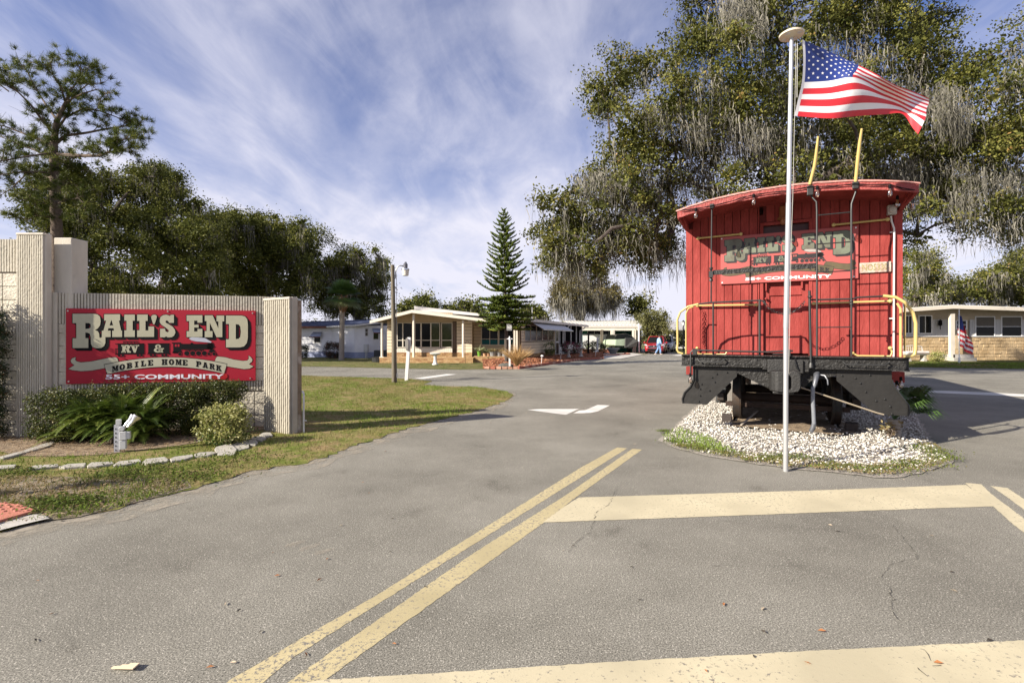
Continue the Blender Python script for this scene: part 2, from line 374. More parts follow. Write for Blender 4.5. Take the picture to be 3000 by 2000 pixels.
def paint(name, col, thr=.62):
    m = bpy.data.materials.new(name); nt, N, L = nodes_of(m)
    out = N.new('ShaderNodeOutputMaterial'); b = N.new('ShaderNodeBsdfPrincipled'); L.new(b.outputs[0], out.inputs[0])
    tc = N.new('ShaderNodeTexCoord')
    n = N.new('ShaderNodeTexNoise'); n.inputs['Scale'].default_value = 38; n.inputs['Detail'].default_value = 6; n.inputs['Roughness'].default_value = .8
    n2 = N.new('ShaderNodeTexNoise'); n2.inputs['Scale'].default_value = 1.6; n2.inputs['Detail'].default_value = 5
    L.new(tc.outputs['Object'], n.inputs[0]); L.new(tc.outputs['Object'], n2.inputs[0])
    ad = N.new('ShaderNodeMath'); ad.operation = 'MULTIPLY_ADD'; L.new(n2.outputs[0], ad.inputs[0]); ad.inputs[1].default_value = .25; L.new(n.outputs[0], ad.inputs[2])
    r = N.new('ShaderNodeValToRGB'); r.color_ramp.elements[0].position = thr+.1; r.color_ramp.elements[1].position = thr+.16
    L.new(ad.outputs[0], r.inputs[0])
    r2 = N.new('ShaderNodeValToRGB'); r2.color_ramp.elements[0].position = .35; r2.color_ramp.elements[1].position = .65
    r2.color_ramp.elements[0].color = (*[c*.82 for c in col], 1); r2.color_ramp.elements[1].color = (*[min(.9, c*1.08) for c in col], 1); L.new(n2.outputs[0], r2.inputs[0])
    x = N.new('ShaderNodeMixRGB'); L.new(r.outputs[0], x.inputs[0]); L.new(r2.outputs[0], x.inputs[1]); x.inputs[2].default_value = (.16, .145, .125, 1)
    L.new(x.outputs[0], b.inputs['Base Color']); b.inputs['Roughness'].default_value = .7
    bp = N.new('ShaderNodeBump'); bp.inputs['Strength'].default_value = .3; bp.inputs['Distance'].default_value = .004; L.new(n.outputs[0], bp.inputs['Height']); L.new(bp.outputs[0], b.inputs['Normal'])
    return m
M_grass = mat('lawn_turf', (.12, .14, .03), .95, var=.4, scale=7, bump=.5, bscale=60, col2=(.23, .17, .085), c2=(.42, .62), spec=.1)
M_grass_green = mat('lawn_green', (.085, .1, .03), .95, var=.4, scale=3, bump=.5, bscale=60, col2=(.17, .14, .07), c2=(.4, .65), spec=.1)
M_litter = mat('leaf_litter', (.27, .2, .13), .95, var=.45, scale=28, bump=.9, bscale=70, col2=(.13, .09, .055), c2=(.45, .6))
M_sand = mat('sandy_soil', (.27, .23, .175), .95, var=.25, scale=12, bump=.5, bscale=80, col2=(.13, .11, .06), c2=(.42, .6), spec=.1)
M_mulch = mat('red_mulch', (.3, .12, .06), .95, var=.6, scale=24, bump=1.0, bscale=50, col2=(.14, .07, .045), c2=(.45, .6))
M_conc = mat('concrete', (.4, .375, .34), .9, var=.12, scale=3, bump=.25, bscale=60)
M_black = mat('black_paint', (.028, .027, .026), .42, var=.3, scale=14, bump=.35, bscale=35)

def flat(name, poly, m, z, kind='structure'):
    b = MB(); b.sheet([poly], lambda x, y: (x, y, z)); o = b.build(name, m, fix=False)
    for p in o.data.polygons:
        if p.normal.z < 0: p.flip()
    return tag(o, kind=kind)
flat('ground', [(-500, -60), (500, -60), (500, 700), (-500, 700)], M_grass_green, -.03)
M_asph = asphalt()
flat('road', [(-70, -20), (70, -20), (70, 30), (40, 62), (30, 120), (-10, 120), (-30, 62), (-70, 40)], M_asph, 0)
verge_px = [(0,1563),(60,1545),(145,1525),(230,1517),(344,1494),(459,1460),(574,1433),(689,1395),(804,1368),(900,1358),(1020,1314),(1148,1269),(1275,1235),(1391,1205),(1450,1186),(1488,1172),(1503,1158),(1483,1147),(1433,1138),(1386,1133),(1284,1131),(1240,1126),(1266,1117),(1200,1110),(1143,1108),(1003,1104),(875,1100)]
verge = [G(*p) for p in verge_px]
verge_poly = ragged([(-9, 3.6)]+verge+[(-30, 20.2), (-30, 3.6)], .06, .1, seed=3, far=14)
flat('lawn', verge_poly, M_grass, .009)
def dustmat():
    m = bpy.data.materials.new('road_dust'); nt, N, L = nodes_of(m); o = N.new('ShaderNodeOutputMaterial'); d = N.new('ShaderNodeBsdfDiffuse'); d.inputs[0].default_value = (.36, .32, .26, 1); t = N.new('ShaderNodeBsdfTransparent'); x = N.new('ShaderNodeMixShader')
    tc = N.new('ShaderNodeTexCoord'); n = N.new('ShaderNodeTexNoise'); n.inputs['Scale'].default_value = 3.5; n.inputs['Detail'].default_value = 11; n.inputs['Roughness'].default_value = .78; L.new(tc.outputs['Object'], n.inputs[0])
    r = N.new('ShaderNodeMapRange'); r.inputs[1].default_value = .44; r.inputs[2].default_value = .62; r.inputs[3].default_value = .0; r.inputs[4].default_value = .75; L.new(n.outputs[0], r.inputs[0]); L.new(r.outputs[0], x.inputs[0]); L.new(t.outputs[0], x.inputs[1]); L.new(d.outputs[0], x.inputs[2]); L.new(x.outputs[0], o.inputs[0]); return m
M_dust = dustmat()
for wd_, z_ in ((.10, .0055), (.26, .0045)):
    flat('sandy_edge', ragged([(x+(wd_ if i < 16 else .06), y-(wd_*.9 if i < 16 else -.05)) for i, (x, y) in enumerate([(-9, 3.6)]+verge)]+[(-30, 20.4), (-30, 3.5)], wd_*.5, .2, seed=4, far=14), M_dust, z_)
far_edge = [(-70, 27.5), G(875,1073), G(1003,1075.5), G(1150,1079), G(1350,1083), G(1416,1081.5)]
lot = far_edge+[G(1500,1081.5), G(1530,1078), G(1600,1068), G(1692,1055.5), G(1775,1051), G(1850,1040), (12.2, 44.5), (14, 60), (16, 110), (-70, 110)]
flat('lawn', ragged(lot, .06, .5, seed=5), M_grass_green, .009)
flat('lawn', ragged([(70, 21.5), G(3000,1081.5), G(2800,1079), G(2655,1075), (17, 28), (15, 42), (17.5, 55), (20, 110), (70, 110)], .06, .5, seed=6), M_grass_green, .009)
flat('driveway', [G(1740,1052.5), G(1817,1052), G(1886,1038.5), G(1850,1034), G(1760,1036), G(1700,1046)], M_conc, .03)
flat('kerb_apron', [(-9, 3.35), G(0,1563), G(60,1547), G(145,1527), G(120,1513), G(-200,1545), (-9, 3.7)], M_conc, .028)
# raised mulch bed beside the long house
bedo = [G(1416,1081.3), G(1518,1081), G(1600,1069), G(1692,1055.5), G(1768,1051.5), G(1700,1047)]
b = MB(); 
for i in range(34):
    for j in range(8): pass
nb = 40
outer = []
for i in range(nb+1):
    t = i/nb*(len(bedo)-2); k = min(int(t), len(bedo)-3); a = Vector(bedo[k]).lerp(Vector(bedo[k+1]), t-k); outer.append(a)
inner = [Vector((-1.7+(8.2+1.7)*i/nb, 28.3+(44.5-28.3)*(i/nb)**1.05)) for i in range(nb+1)]
vs = []; fs = []
for i in range(nb+1):
    for j in range(9):
        t = j/8; p = outer[i].lerp(inner[i], t); vs.append((p.x, p.y, .03+.24*min(1, t*1.6)+random.uniform(-.015, .015)))
for i in range(nb):
    for j in range(8):
        a = i*9+j; fs.append((a, a+1, a+10, a+9))
b.add(vs, fs); tag(b.build('mulch_bed', M_mulch), kind='structure')
# markings
M_yel = paint('yellow_paint', (.43, .36, .20), .56); M_yel2 = paint('pale_yellow_paint', (.49, .43, .29), .60); M_wht = paint('white_paint', (.62, .6, .56), .66)
def mark(name, px, m, z=.004):
    return flat(name, ragged([G(x, y) for x, y in px], .0035, .03, seed=len(px)), m, z*.36)
mark('line_marking', [(632, 2040), (720, 2040), (865,1920),(1838,1312.5),(1808,1310.5),(1700,1370),(1100,1745),(670,1993)], M_yel)
mark('line_marking', [(800,2040),(905,2040),(948,1995),(1600,1525),(1688,1455),(1881,1316.5),(1853,1314),(1655,1452),(1390,1618),(845,1997)], M_yel, .0044)
mark('stop_bar_marking', [(1590,1530.5),(1657,1481),(1697,1457),(1800,1454),(2400,1436),(2830,1420),(2916,1483),(2700,1490),(2000,1516)], M_yel2, .0084)
mark('line_marking', [(2828,1415),(2875,1419),(2905,1448),(2955,1485),(3010,1528),(3200,1680),(3200,1760),(3000,1560),(2960,1530),(2910,1483),(2845,1430)], M_yel2, .0124)
mark('line_marking', [(2902,1423),(2952,1429),(3010,1468),(3200,1590),(3200,1640),(3010,1500),(2950,1455)], M_yel2, .005)
mark('stop_bar_marking', [(945,1992),(1800,1939),(2380,1906),(3000,1876),(3200,1866),(3200,2100),(700,2100),(845,2010)], M_yel2, .0084)
z = lambda x, y: (1500+x/4.704, 1100+y/4.704)
mark('arrow_marking', [z(210,470),z(380,460),z(922,457),z(745,537),z(720,536)], M_wht)
mark('arrow_marking', [z(845,518),z(930,480),z(1010,474),z(1180,402),z(1350,409),z(1180,492),z(1080,512),z(960,518)], M_wht)
mark('stop_bar_marking', [(1214,1108),(1240,1109.5),(1337,1096),(1308,1095)], M_wht)
mark('stop_bar_marking', [(2640,1140),(2720,1142.5),(2860,1148),(3000,1154),(3200,1163),(3200,1170),(3000,1161),(2860,1155.5),(2720,1149)], M_wht)
mark('arrow_marking', [(1970,1040),(2010,1037.5),(2010,1041.5),(1985,1041.5)], M_wht)
# cracks
M_dust2 = M_dust.copy(); M_dust2.name = 'scuff_chalk'
for n_ in M_dust2.node_tree.nodes:
    if n_.type == 'MAP_RANGE': n_.inputs[1].default_value = .4; n_.inputs[4].default_value = .6
    if n_.type == 'TEX_NOISE': n_.inputs['Scale'].default_value = 40
M_crack = mat('crack_dirt', (.075, .068, .055), .95)
def crack(pts, w, seed):
    r = random.Random(seed); pts = [Vector(G(*p)) for p in pts]; fine = []
    for a, c in zip(pts, pts[1:]):
        k = max(2, int((c-a).length/.03))
        for j in range(k): fine.append(a.lerp(c, j/k)+Vector((r.uniform(-1, 1), r.uniform(-1, 1)))*.012)
    b = MB(); n = len(fine); vs = []
    for i, p in enumerate(fine):
        d = (fine[min(i+1, n-1)]-fine[max(i-1, 0)]).normalized(); nn = Vector((-d.y, d.x)); ww = w*r.uniform(.1, .75)
        vs += [(*(p+nn*ww), .0052), (*(p-nn*ww), .0052)]
    b.add(vs, [(2*i, 2*i+1, 2*i+3, 2*i+2) for i in range(n-1) if r.random() < .8]); o = b.build('road_crack', M_crack, fix=False)
    for p in o.data.polygons:
        if p.normal.z < 0: p.flip()
    tag(o, kind='structure')
z = lambda x, y: (600+x/1.742, 1250+y/1.742)
crack([z(2190,290),z(2110,300),z(2085,350),z(2060,400),z(1995,440),z(1985,480),z(1960,540),z(1880,600),z(1855,650)], .004, 1)
z = lambda x, y: (1800+x/1.96, 1350+y/1.96)
crack([z(1600,370),z(1625,410),z(1700,490),z(1745,560),z(1570,600),z(1530,670),z(1600,780),z(1600,840),z(1650,940)], .0035, 2)
crack([z(410,340),z(620,345),z(800,370),z(960,385),z(1100,390),z(1290,405),z(1520,450)], .0025, 3)
crack([z(560,600),z(800,608),z(960,600),z(1130,612)], .0025, 4)
crack([z(1760,1070),z(1830,1150),z(1855,1170),z(1750,1185),z(1800,1260)], .004, 5)
crack([z(1870,378),z(2050,392),z(2200,408),z(2352,440)], .0025, 6)
crack([z(1480,200),z(1500,235),z(1560,260)], .002, 7)
for a_, c_ in ((862,1592),(905,1602),(948,1614)):
    mark('tyre_scuff', [(a_-30, c_+8), (a_-8, c_-3), (a_+30, c_-10), (a_+34, c_-6), (a_+5, c_+6), (a_-22, c_+12)], M_dust2, .008)
# fallen leaves and twigs on the road: many small scraps
def leaf_scraps():
    b = MB(); r = random.Random(5)
    spots = [(1150,1520),(700,1790),(812,1688),(762,1853),(1245,1720),(1155,1888),(1680,1600),(2455,1558),(2730,1570),(2795,1732),(2408,1850),(2160,1445),(2120,1772),(2235,1785),(1850,1662),(12,1590),(800,2*810),(420,1480),(935,1700)]
    spots += [(r.uniform(100, 2950), 1250+750*r.random()**1.3) for _ in range(38)]
    spots += [(1200+r.uniform(0, 700), r.uniform(1100, 1250)) for _ in range(30)]
    for px, py in spots:
        x, y = G(px, py); a = r.uniform(0, 6.3); L = r.uniform(.008, .022); w = L*r.uniform(.25, .5)
        if inside(verge_poly, np.array([x]), np.array([y]))[0]: continue
        c, s = math.cos(a), math.sin(a); hh = L*.35
        pt = lambda u, v, q: (x+c*u-s*v, y+s*u+c*v, .007+q)
        b.cur = r.choice([0, 0, 1, 2]); b.add([pt(-L, 0, 0), pt(0, w, hh), pt(L, 0, .0), pt(0, -w, hh*.3), pt(0, 0, .0)], [(0, 4, 1), (1, 4, 2), (2, 4, 3), (3, 4, 0)])
    return b
o = leaf_scraps().build('leaf_litter_scraps', [mat('dry_leaf', (.3, .12, .04), .8), mat('dark_leaf', (.04, .03, .02), .8), mat('pale_leaf', (.5, .4, .28), .8)])
tag(o, kind='stuff')
o = MB(); x, y = G(362, 1960)
for k in range(3): o.bar((x-.05+k*.03, y+.01*k, .01), (x+.06, y-.015+k*.012, .018), .014, .005)
tag(o.build('wood_chip', mat('pale_wood', (.6, .48, .33), .8)), 'splintered pale wood scrap lying on the asphalt at the lower left', 'wood scrap')

# ---------------------------------------------------------------- grass blades, litter sticks, gravel
M_blade = leafmat('grass_blades', [(.3, .22, .12), (.22, .18, .07), (.11, .15, .025), (.17, .24, .04)], .8, .25, .1)
def blades(name, poly, n, h, w, green, ymax=60, seed=1, z0=.006, excl=None):
    x, y = scatter(poly, n); k = (y < ymax)&(y > 1.5); x, y = x[k], y[k]
    if excl: 
        k = ~inside(excl, x, y); x, y = x[k], y[k]
    v = green+.33*pn(x, y, 2.2, seed)+.25*pn(x, y, .8, seed+1)+RNG.normal(0, .13, len(x))
    keep = pn(x, y, 3.1, seed+3)+RNG.uniform(-.8, 1.2, len(x)) > -.45; x, y, v = x[keep], y[keep], v[keep]
    n = len(x); a = RNG.uniform(0, 2*PI, n); hh = h*RNG.uniform(.4, 1.5, n)*(1+.5*np.clip(v-.5, -.5, .6)); lean = RNG.normal(0, .55, (n, 2))*hh[:, None]
    dx, dy = np.cos(a)*w/2, np.sin(a)*w/2
    V = np.stack([np.stack([x-dx, y-dy, np.full(n, z0)], 1), np.stack([x+dx, y+dy, np.full(n, z0)], 1), np.stack([x+lean[:, 0], y+lean[:, 1], z0+hh], 1)], 1).reshape(-1, 3)
    o = np_mesh(name, V, np.arange(3*n).reshape(-1, 3), M_blade, var=np.repeat(np.clip(v, 0, 1), 3)); tag(o, kind='stuff'); return o
bed_px = [(0,1325),(60,1338),(160,1340),(300,1335),(430,1318),(520,1308),(630,1290),(690,1275),(760,1262),(800,1255),(700,1235),(140,1250),(0,1270)]
bed_poly = [(-12, G(0,1325)[1])]+[G(*p) for p in bed_px]+[(-12, 8.2)]
flat('planting_bed', ragged(bed_poly, .02, .3, seed=8), M_litter, .016)
blades('grass', verge_poly, 300000, .04, .011, .52, ymax=21, seed=2, excl=bed_poly)
blades('grass', lot, 60000, .045, .03, .5, ymax=34, seed=5)
blades('grass', [G(3150,1083), G(2655,1076), (20, 30), (45, 30)], 30000, .06, .03, .75, ymax=32, seed=9)
sand_zone_ = [G(0,1400), G(250,1400), G(500,1400), G(560,1430), G(230,1517), G(0,1545), (-7, 3.9), (-7, 5.3)]
def straw(name, poly, n, m, L=.09, w=.008, z=.02):
    x, y = scatter(poly, n); n = len(x); a = RNG.uniform(0, PI, n); l = L*RNG.uniform(.3, 1.3, n)/2; zz = z+RNG.uniform(0, .03, n)
    c, s = np.cos(a), np.sin(a); t = RNG.normal(0, .2, n)*l
    V = np.stack([np.stack([x-c*l, y-s*l, zz-t], 1), np.stack([x-c*l-s*w, y-s*l+c*w, zz-t+.002], 1), np.stack([x+c*l, y+s*l, zz+t], 1)], 1).reshape(-1, 3)
    o = np_mesh(name, V, np.arange(3*n).reshape(-1, 3), m, var=np.repeat(RNG.uniform(0, 1, n), 3)); return tag(o, kind='stuff')
M_straw = leafmat('straw', [(.12, .07, .04), (.3, .2, .11), (.5, .38, .24)], .8, .1, .2)
straw('dry_litter', bed_poly, 14000, M_straw)
sand_zone = [G(0,1400), G(250,1400), G(500,1400), G(560,1430), G(230,1517), G(0,1545), (-7, 3.9), (-7, 5.3)]
straw('dry_litter', sand_zone_, 4500, M_straw, .06, .007, .016)
blades('grass', sand_zone_, 9000, .04, .011, .5, ymax=9, seed=77, z0=.012)
straw('dry_litter', [G(*p) for p in ((0,1480),(344,1440),(804,1330),(1148,1240),(1460,1175),(1391,1205),(1148,1269),(900,1358),(689,1395),(344,1494),(145,1525))], 5000, M_straw, .05, .006, .012)
flat('sandy_patch', ragged(sand_zone, .1, .25, seed=12), M_sand, .0125)
M_mchip = leafmat('mulch_chips', [(.16, .06, .03), (.36, .14, .07), (.5, .26, .15)], .8, 0, .2)
def bedchips(n):
    t = RNG.uniform(0, nb, n); s = RNG.uniform(0, 1, n); k = t.astype(int); f = t-k; k2 = np.minimum(k+1, nb)
    O = np.array([tuple(p) for p in outer]); I = np.array([tuple(p) for p in inner])
    a = O[k]*(1-f[:, None])+O[k2]*f[:, None]; c = I[k]*(1-f[:, None])+I[k2]*f[:, None]
    p = a*(1-s[:, None])+c*s[:, None]; z = .045+.24*np.minimum(1, s*1.6)
    V, F = leaves(np.column_stack([p, z]), .12, .35, 2.0); o = np_mesh('mulch_chips', V, F, M_mchip, var=np.repeat(RNG.uniform(0, 1, n), 4)); tag(o, kind='stuff')
bedchips(9000)
isl_px = [(1927,1292),(1950,1270),(1985,1240),(2020,1205),(2045,1185),(2100,1160),(2250,1150),(2500,1155),(2640,1170),(2680,1200),(2710,1255),(2745,1310),(2765,1330),(2795,1345),(2790,1360),(2740,1375),(2700,1388),(2650,1398),(2560,1400),(2480,1390),(2380,1380),(2300,1372),(2220,1362),(2120,1345),(2040,1330),(1975,1312)]
isl = [G(*p) for p in isl_px]; isl_in = [p for p in isl]
cx = sum(p[0] for p in isl)/len(isl); cy = sum(p[1] for p in isl)/len(isl)
isl = isl[:6]+[(5.9, 15.5), (9.3, 21), (12.0, 19.5), (10.0, 14.0)]+isl[9:]
flat('gravel_bed', ragged(isl, .03, .12, seed=21), mat('gravel_dust', (.3, .27, .23), .95, var=.5, scale=40, bump=.8, bscale=80), .009)
flat('wheel_litter', [tuple((CO2[0]+x*math.cos(.4712)+y*math.sin(.4712), CO2[1]-x*math.sin(.4712)+y*math.cos(.4712))) for x, y in ragged([(-.72, .5), (.75, .42), (1.0, .8), (.95, 9), (-.9, 9), (-.85, 1.2)], .06, .15, seed=3)], M_litter, .045)
def stones(name, n, m, poly, smin, smax, z=.018, keep=None):
    x, y = scatter(poly, n)
    if keep is not None:
        k = keep(x, y); x, y = x[k], y[k]
    n = len(x); t = (1+5**.5)/2
    ico = unit(np.array([(-1,t,0),(1,t,0),(-1,-t,0),(1,-t,0),(0,-1,t),(0,1,t),(0,-1,-t),(0,1,-t),(t,0,-1),(t,0,1),(-t,0,-1),(-t,0,1)], float))
    F = np.array([(0,11,5),(0,5,1),(0,1,7),(0,7,10),(0,10,11),(1,5,9),(5,11,4),(11,10,2),(10,7,6),(7,1,8),(3,9,4),(3,4,2),(3,2,6),(3,6,8),(3,8,9),(4,9,5),(2,4,11),(6,2,10),(8,6,7),(9,8,1)])
    s = RNG.uniform(smin, smax, (n, 1, 1))*RNG.uniform(.7, 1.35, (n, 1, 3)); s[:, :, 2] *= .7
    V = ico[None]*s*RNG.uniform(.78, 1.15, (n, 12, 1)); a = RNG.uniform(0, 6.3, n); c, q = np.cos(a)[:, None], np.sin(a)[:, None]
    V = np.stack([V[..., 0]*c-V[..., 1]*q, V[..., 0]*q+V[..., 1]*c, V[..., 2]], 2)+np.stack([x, y, z+RNG.uniform(0, .03, n)], 1)[:, None]
    FF = (F[None]+np.arange(n)[:, None, None]*12).reshape(-1, 3)
    return np_mesh(name, V.reshape(-1, 3), FF, m, var=np.repeat(RNG.uniform(0, 1, n), 12))
M_stone = leafmat('white_pebbles', [(.2, .17, .13), (.45, .42, .37), (.6, .57, .52), (.68, .65, .61)], .8, 0, .2)
isl_s = [((x-cx)*.965+cx, (y-cy)*.955+cy) for x, y in isl]
def k_st(x, y):
    # thin out under the wheels (litter there) and along the weedy front rim
    lx = (x-4.0975)*math.cos(math.radians(27))-(y-7.43)*math.sin(math.radians(27)); ly = (x-4.0975)*math.sin(math.radians(27))+(y-7.43)*math.cos(math.radians(27))
    under = (abs(lx) < .72)&(ly > .55)
    return (~under | (RNG.uniform(0, 1, len(x)) < .05)) & (y < 11.5)
tag(stones('gravel', 76000, M_stone, isl_s, .009, .0185, keep=k_st), kind='stuff')
rim = [p for p in isl[12:]]+[((x-cx)*.86+cx, (y-cy)*.84+cy) for x, y in isl[12:][::-1]]
blades('weeds', rim, 15000, .028, .009, .28, seed=31, z0=.04)
blades('weeds', [G(1935,1285), G(1985,1262), G(2080,1290), G(2160,1335), G(2040,1325), G(1960,1305)], 1500, .035, .012, .8, seed=32, z0=.05)
M_weed = leafmat('weed_leaf', [(.14, .11, .05), (.07, .1, .02), (.1, .14, .025), (.15, .2, .035)], .6, .3, .1)
def patch(name, px, n, r, m, size=.03, h=.05, z=.04):
    cs = []
    for a, c, rr in px:
        x, y = G(a, c); q = RNG.normal(0, rr, (n, 2)); cs.append(np.column_stack([x+q[:, 0], y+q[:, 1]*.7, z+RNG.uniform(0, h, n)]))
    cs = np.concatenate(cs); V, F = leaves(cs, size, .6, 1.5); o = np_mesh(name, V, F, m, var=np.repeat(RNG.uniform(0, 1, len(cs)), 4)); return tag(o, kind='stuff')
patch('weeds', [(1985,1300,.12),(2050,1320,.14),(2130,1335,.14),(2250,1355,.1),(2275,1345,.12),(2320,1345,.12),(2380,1352,.12),(2440,1375,.12),(2510,1380,.13),(2560,1385,.13),(2620,1385,.14),(2640,1370,.12),(2670,1365,.1),(2690,1320,.12),(2740,1330,.12),(2770,1348,.1),(1945,1270,.06)], 330, .1, M_weed, .02, .03, .035)
patch('weeds', [(1960+i*38+random.uniform(-12, 12), 1303+75*math.sin(min(1, i/14)*1.57)+random.uniform(-10, 4), random.uniform(.03, .1)) for i in range(22) if i % 5], 120, .1, M_blade, .022, .02, .03)
patch('weeds', [(150,1480,.12),(190,1490,.16),(230,1478,.12),(60,1390,.15),(330,1400,.2),(500,1390,.3),(560,1405,.2),(420,1380,.2),(700,1350,.3)], 500, .1, M_weed, .028, .05, .02)
# ---------------------------------------------------------------- tactile pad
t = thing('tactile_paving', 'red tactile paving pad with raised domes set in the kerb ramp', 'tactile paving')
pad = [G(-260,1560), G(-120,1590), G(0,1541), G(104,1510), G(60,1493), G(0,1488), G(-200,1500)]
b = MB(); b.prism(pad, lambda x, y, d: (x, y, d), .03, .05); b.build('pad', mat('pad_red', (.42, .15, .10), .7, var=.08, bump=.3, bscale=90), t)
b = MB()
for i in range(16):
    for j in range(7):
        x = -5.1+i*.085+j*.012; y = 4.02+j*.062+i*.012
        if inside(pad, np.array([x]), np.array([y]))[0] and inside(pad, np.array([x+.03]), np.array([y-.03]))[0]: b.lathe([(.016, 0), (.013, .007), (.004, .009)], (x, y, .05), 7)
b.build('dome', MATS['pad_red'], t)
# ---------------------------------------------------------------- entrance wall
M_flute = mat('fluted_concrete', (.5, .46, .38), .95, var=.14, scale=5, bump=.15, bscale=90, col2=(.33, .29, .235), c2=(.54, .78), stretch=(1, 1, .3), spec=.15)
M_block = mat('split_block', (.58, .53, .43), .9, var=.12, scale=6, bump=.9, bscale=26, col2=(.4, .34, .27), c2=(.5, .75))
M_smooth = mat('smooth_concrete', (.54, .49, .41), .9, var=.12, scale=3, bump=.2, bscale=60, col2=(.2, .175, .15), c2=(.58, .8), stretch=(1, 1, .4))
M_mortar = mat('mortar', (.3, .26, .21), .95)
def flutes(b, x0, x1, z0, z1, y, depth=.03, pitch=.055, rough=0.0, seed=1):
    """vertical ribs facing -y, jagged when rough"""
    r = random.Random(seed); n = max(1, round((x1-x0)/pitch)); p = (x1-x0)/n
    nz = max(1, int((z1-z0)/.03)) if rough else 1
    for i in range(n):
        a = x0+i*p; prev = None; vs = []; fs = []
        for k in range(nz+1):
            z = z0+(z1-z0)*k/nz; d = depth*(1+r.uniform(-rough, rough*.6)); e = p*.25*rough*r.uniform(-1, 1)
            vs += [(a+p*.1, y, z), (a+p*.2+e*.4, y-d, z), (a+p*.8+e*.5, y-d*r.uniform(1-.3*rough, 1), z), (a+p*.9, y, z)]
        for k in range(nz):
            o = k*4
            for q in range(3): fs.append((o+q, o+q+1, o+q+5, o+q+4))
        fs.append((nz*4, nz*4+1, nz*4+2, nz*4+3)); b.add(vs, fs)
def blocks(b, x0, x1, z0, z1, y, w=.4, h=.2, gap=.012, d=.02, off=0.0):
    z = z0
    while z < z1-.02:
        zt = min(z+h, z1); x = x0-off
        while x < x1-.01:
            a, c = max(x, x0), min(x+w, x1)
            if c-a > .03: 
                b.box(a+gap/2, c-gap/2, y-d-random.uniform(0, .006), y, z+gap/2, zt-gap/2)
            x += w
        z += h
rz = math.atan2(.253, .967)
S0 = Vector((-6.87, 7.63, 0))
wall = thing('entrance_wall', 'low beige concrete entrance wall with fluted top band carrying the red sign', 'wall', S0, rz)
b = MB(); b.box(-.55, 2.95, .06, .30, 0, 2.13); b.build('core', M_mortar, wall)
b = MB(); b.box(-.30, -.12, .0, .055, 0, 2.2); b.build('smooth_strip', M_smooth, wall)
b = MB(); flutes(b, -.12, 2.86, 1.72, 2.2, .06, .035, .0415, .06); b.box(-.55, 2.95, .062, .30, 2.132, 2.2); b.build('fluted_band', M_flute, wall)
b = MB(); blocks(b, -.12, 2.86, 0, .62, .06, off=.05); blocks(b, -.12, 2.86, .78, 1.72, .06, w=.4, off=.05); b.build('block_face', M_block, wall)
b = MB(); flutes(b, -.12, 2.86, .62, .78, .06, .03, .0415, .25); b.build('fluted_course', M_flute, wall)
sb = thing('sign_board', 'red painted sign on the beige entrance wall with cream lettering and a black train', 'sign', S0, rz)
SW, SH = 2.655, 1.165
Z0 = PZ(1124.5, 7.63)
sb.location.z = Z0
M_sred = mat('sign_red', (.36, .012, .028), .5, var=.06, scale=2, col2=(.3, .01, .026), c2=(.5, .8), spec=.25); M_scream = mat('sign_cream', (.42, .40, .29), .6, var=.06, scale=8, spec=.2); M_rib = mat('ribbon_cream', (.42, .40, .30), .6, var=.04, spec=.2)
M_blk = mat('sign_black', (.004, .004, .005), .7, var=0, spec=.15); M_swht = mat('sign_white', (.75, .73, .78), .5, var=.03); M_steam = mat('sign_grey', (.42, .43, .5), .6); M_screw = mat('screw_metal', (.5, .45, .4), .4, .8)
b = MB(); b.box(0, SW, -.012, .02, 0, SH); b.build('panel', M_sred, sb)
sign_art(sb, SW, SH, dict(black=M_blk, red=M_sred, cream=M_scream, ribbon=M_rib, steam=M_steam, white=M_swht, patch=mat('patch_red', (.36, .004, .006), .4, var=.1), screw=M_screw), -.013)
# right end pillar, turned
rp = thing('gate_pillar', 'short rough fluted pillar ending the wall to the right of the red sign', 'pillar', (-4.0, 8.03, 0), math.atan2(-.34, .59))
b = MB(); flutes(b, 0, .66, 0, 2.12, 0, .035, .052, .09, 2); b.build('fluted_face', mat('darker_flutes', (.36, .33, .27), .95, var=.18, scale=6, bump=.2, bscale=90, col2=(.24, .21, .17), c2=(.5, .75), stretch=(1, 1, .3), spec=.15), rp)  # flute and core set darker because the sun facing turn renders too bright
b = MB(); b.box(-.01, .675, .002, .10, 0, 2.14); b.box(.0, .665, -.045, .0015, 2.10, 2.14); b.build('core', mat('darker_core', (.4, .36, .3), .9, var=.15, scale=4, bump=.2), rp, bevel=.01)
b = MB(); b.box(.3, .672, .103, .17, 0, 2.09); b.build('rear_core', mat('brown_concrete', (.22, .16, .11), .9, var=.3, col2=(.4, .35, .3), c2=(.5, .6), bump=.5), rp)
# left tall pillar and wall running out of frame
lp = thing('gate_pillar', 'tall rough fluted pillar at the left end of the entrance wall', 'pillar', (-.9986*7.46, 7.46, 0))
b = MB(); flutes(b, 0, .405, 0, 3.04, 0, .028, .034, .09, 3); b.build('fluted_face', M_flute, lp)
b = MB(); b.box(-.005, .425, .002, .10, 0, 3.08); b.box(.0, .415, -.035, .0015, 3.045, 3.08); b.build('core', M_smooth, lp, bevel=.01)
sp = thing('gate_pillar', 'tall smooth concrete pillar standing behind the tall fluted one', 'pillar', (PX(158, 7.66), 7.66, 0))
b = MB(); b.box(0, .272, 0, .3, 0, PZ(696, 7.66)); b.build('shaft', M_smooth, sp, bevel=.012)
lw = thing('block_wall', 'tall pale block wall with fluted bands running out at the left edge', 'wall', (-10.3, 7.44, 0))
b = MB(); b.box(0, 2.84, .06, .3, 0, 2.96); b.build('core', M_mortar, lw)
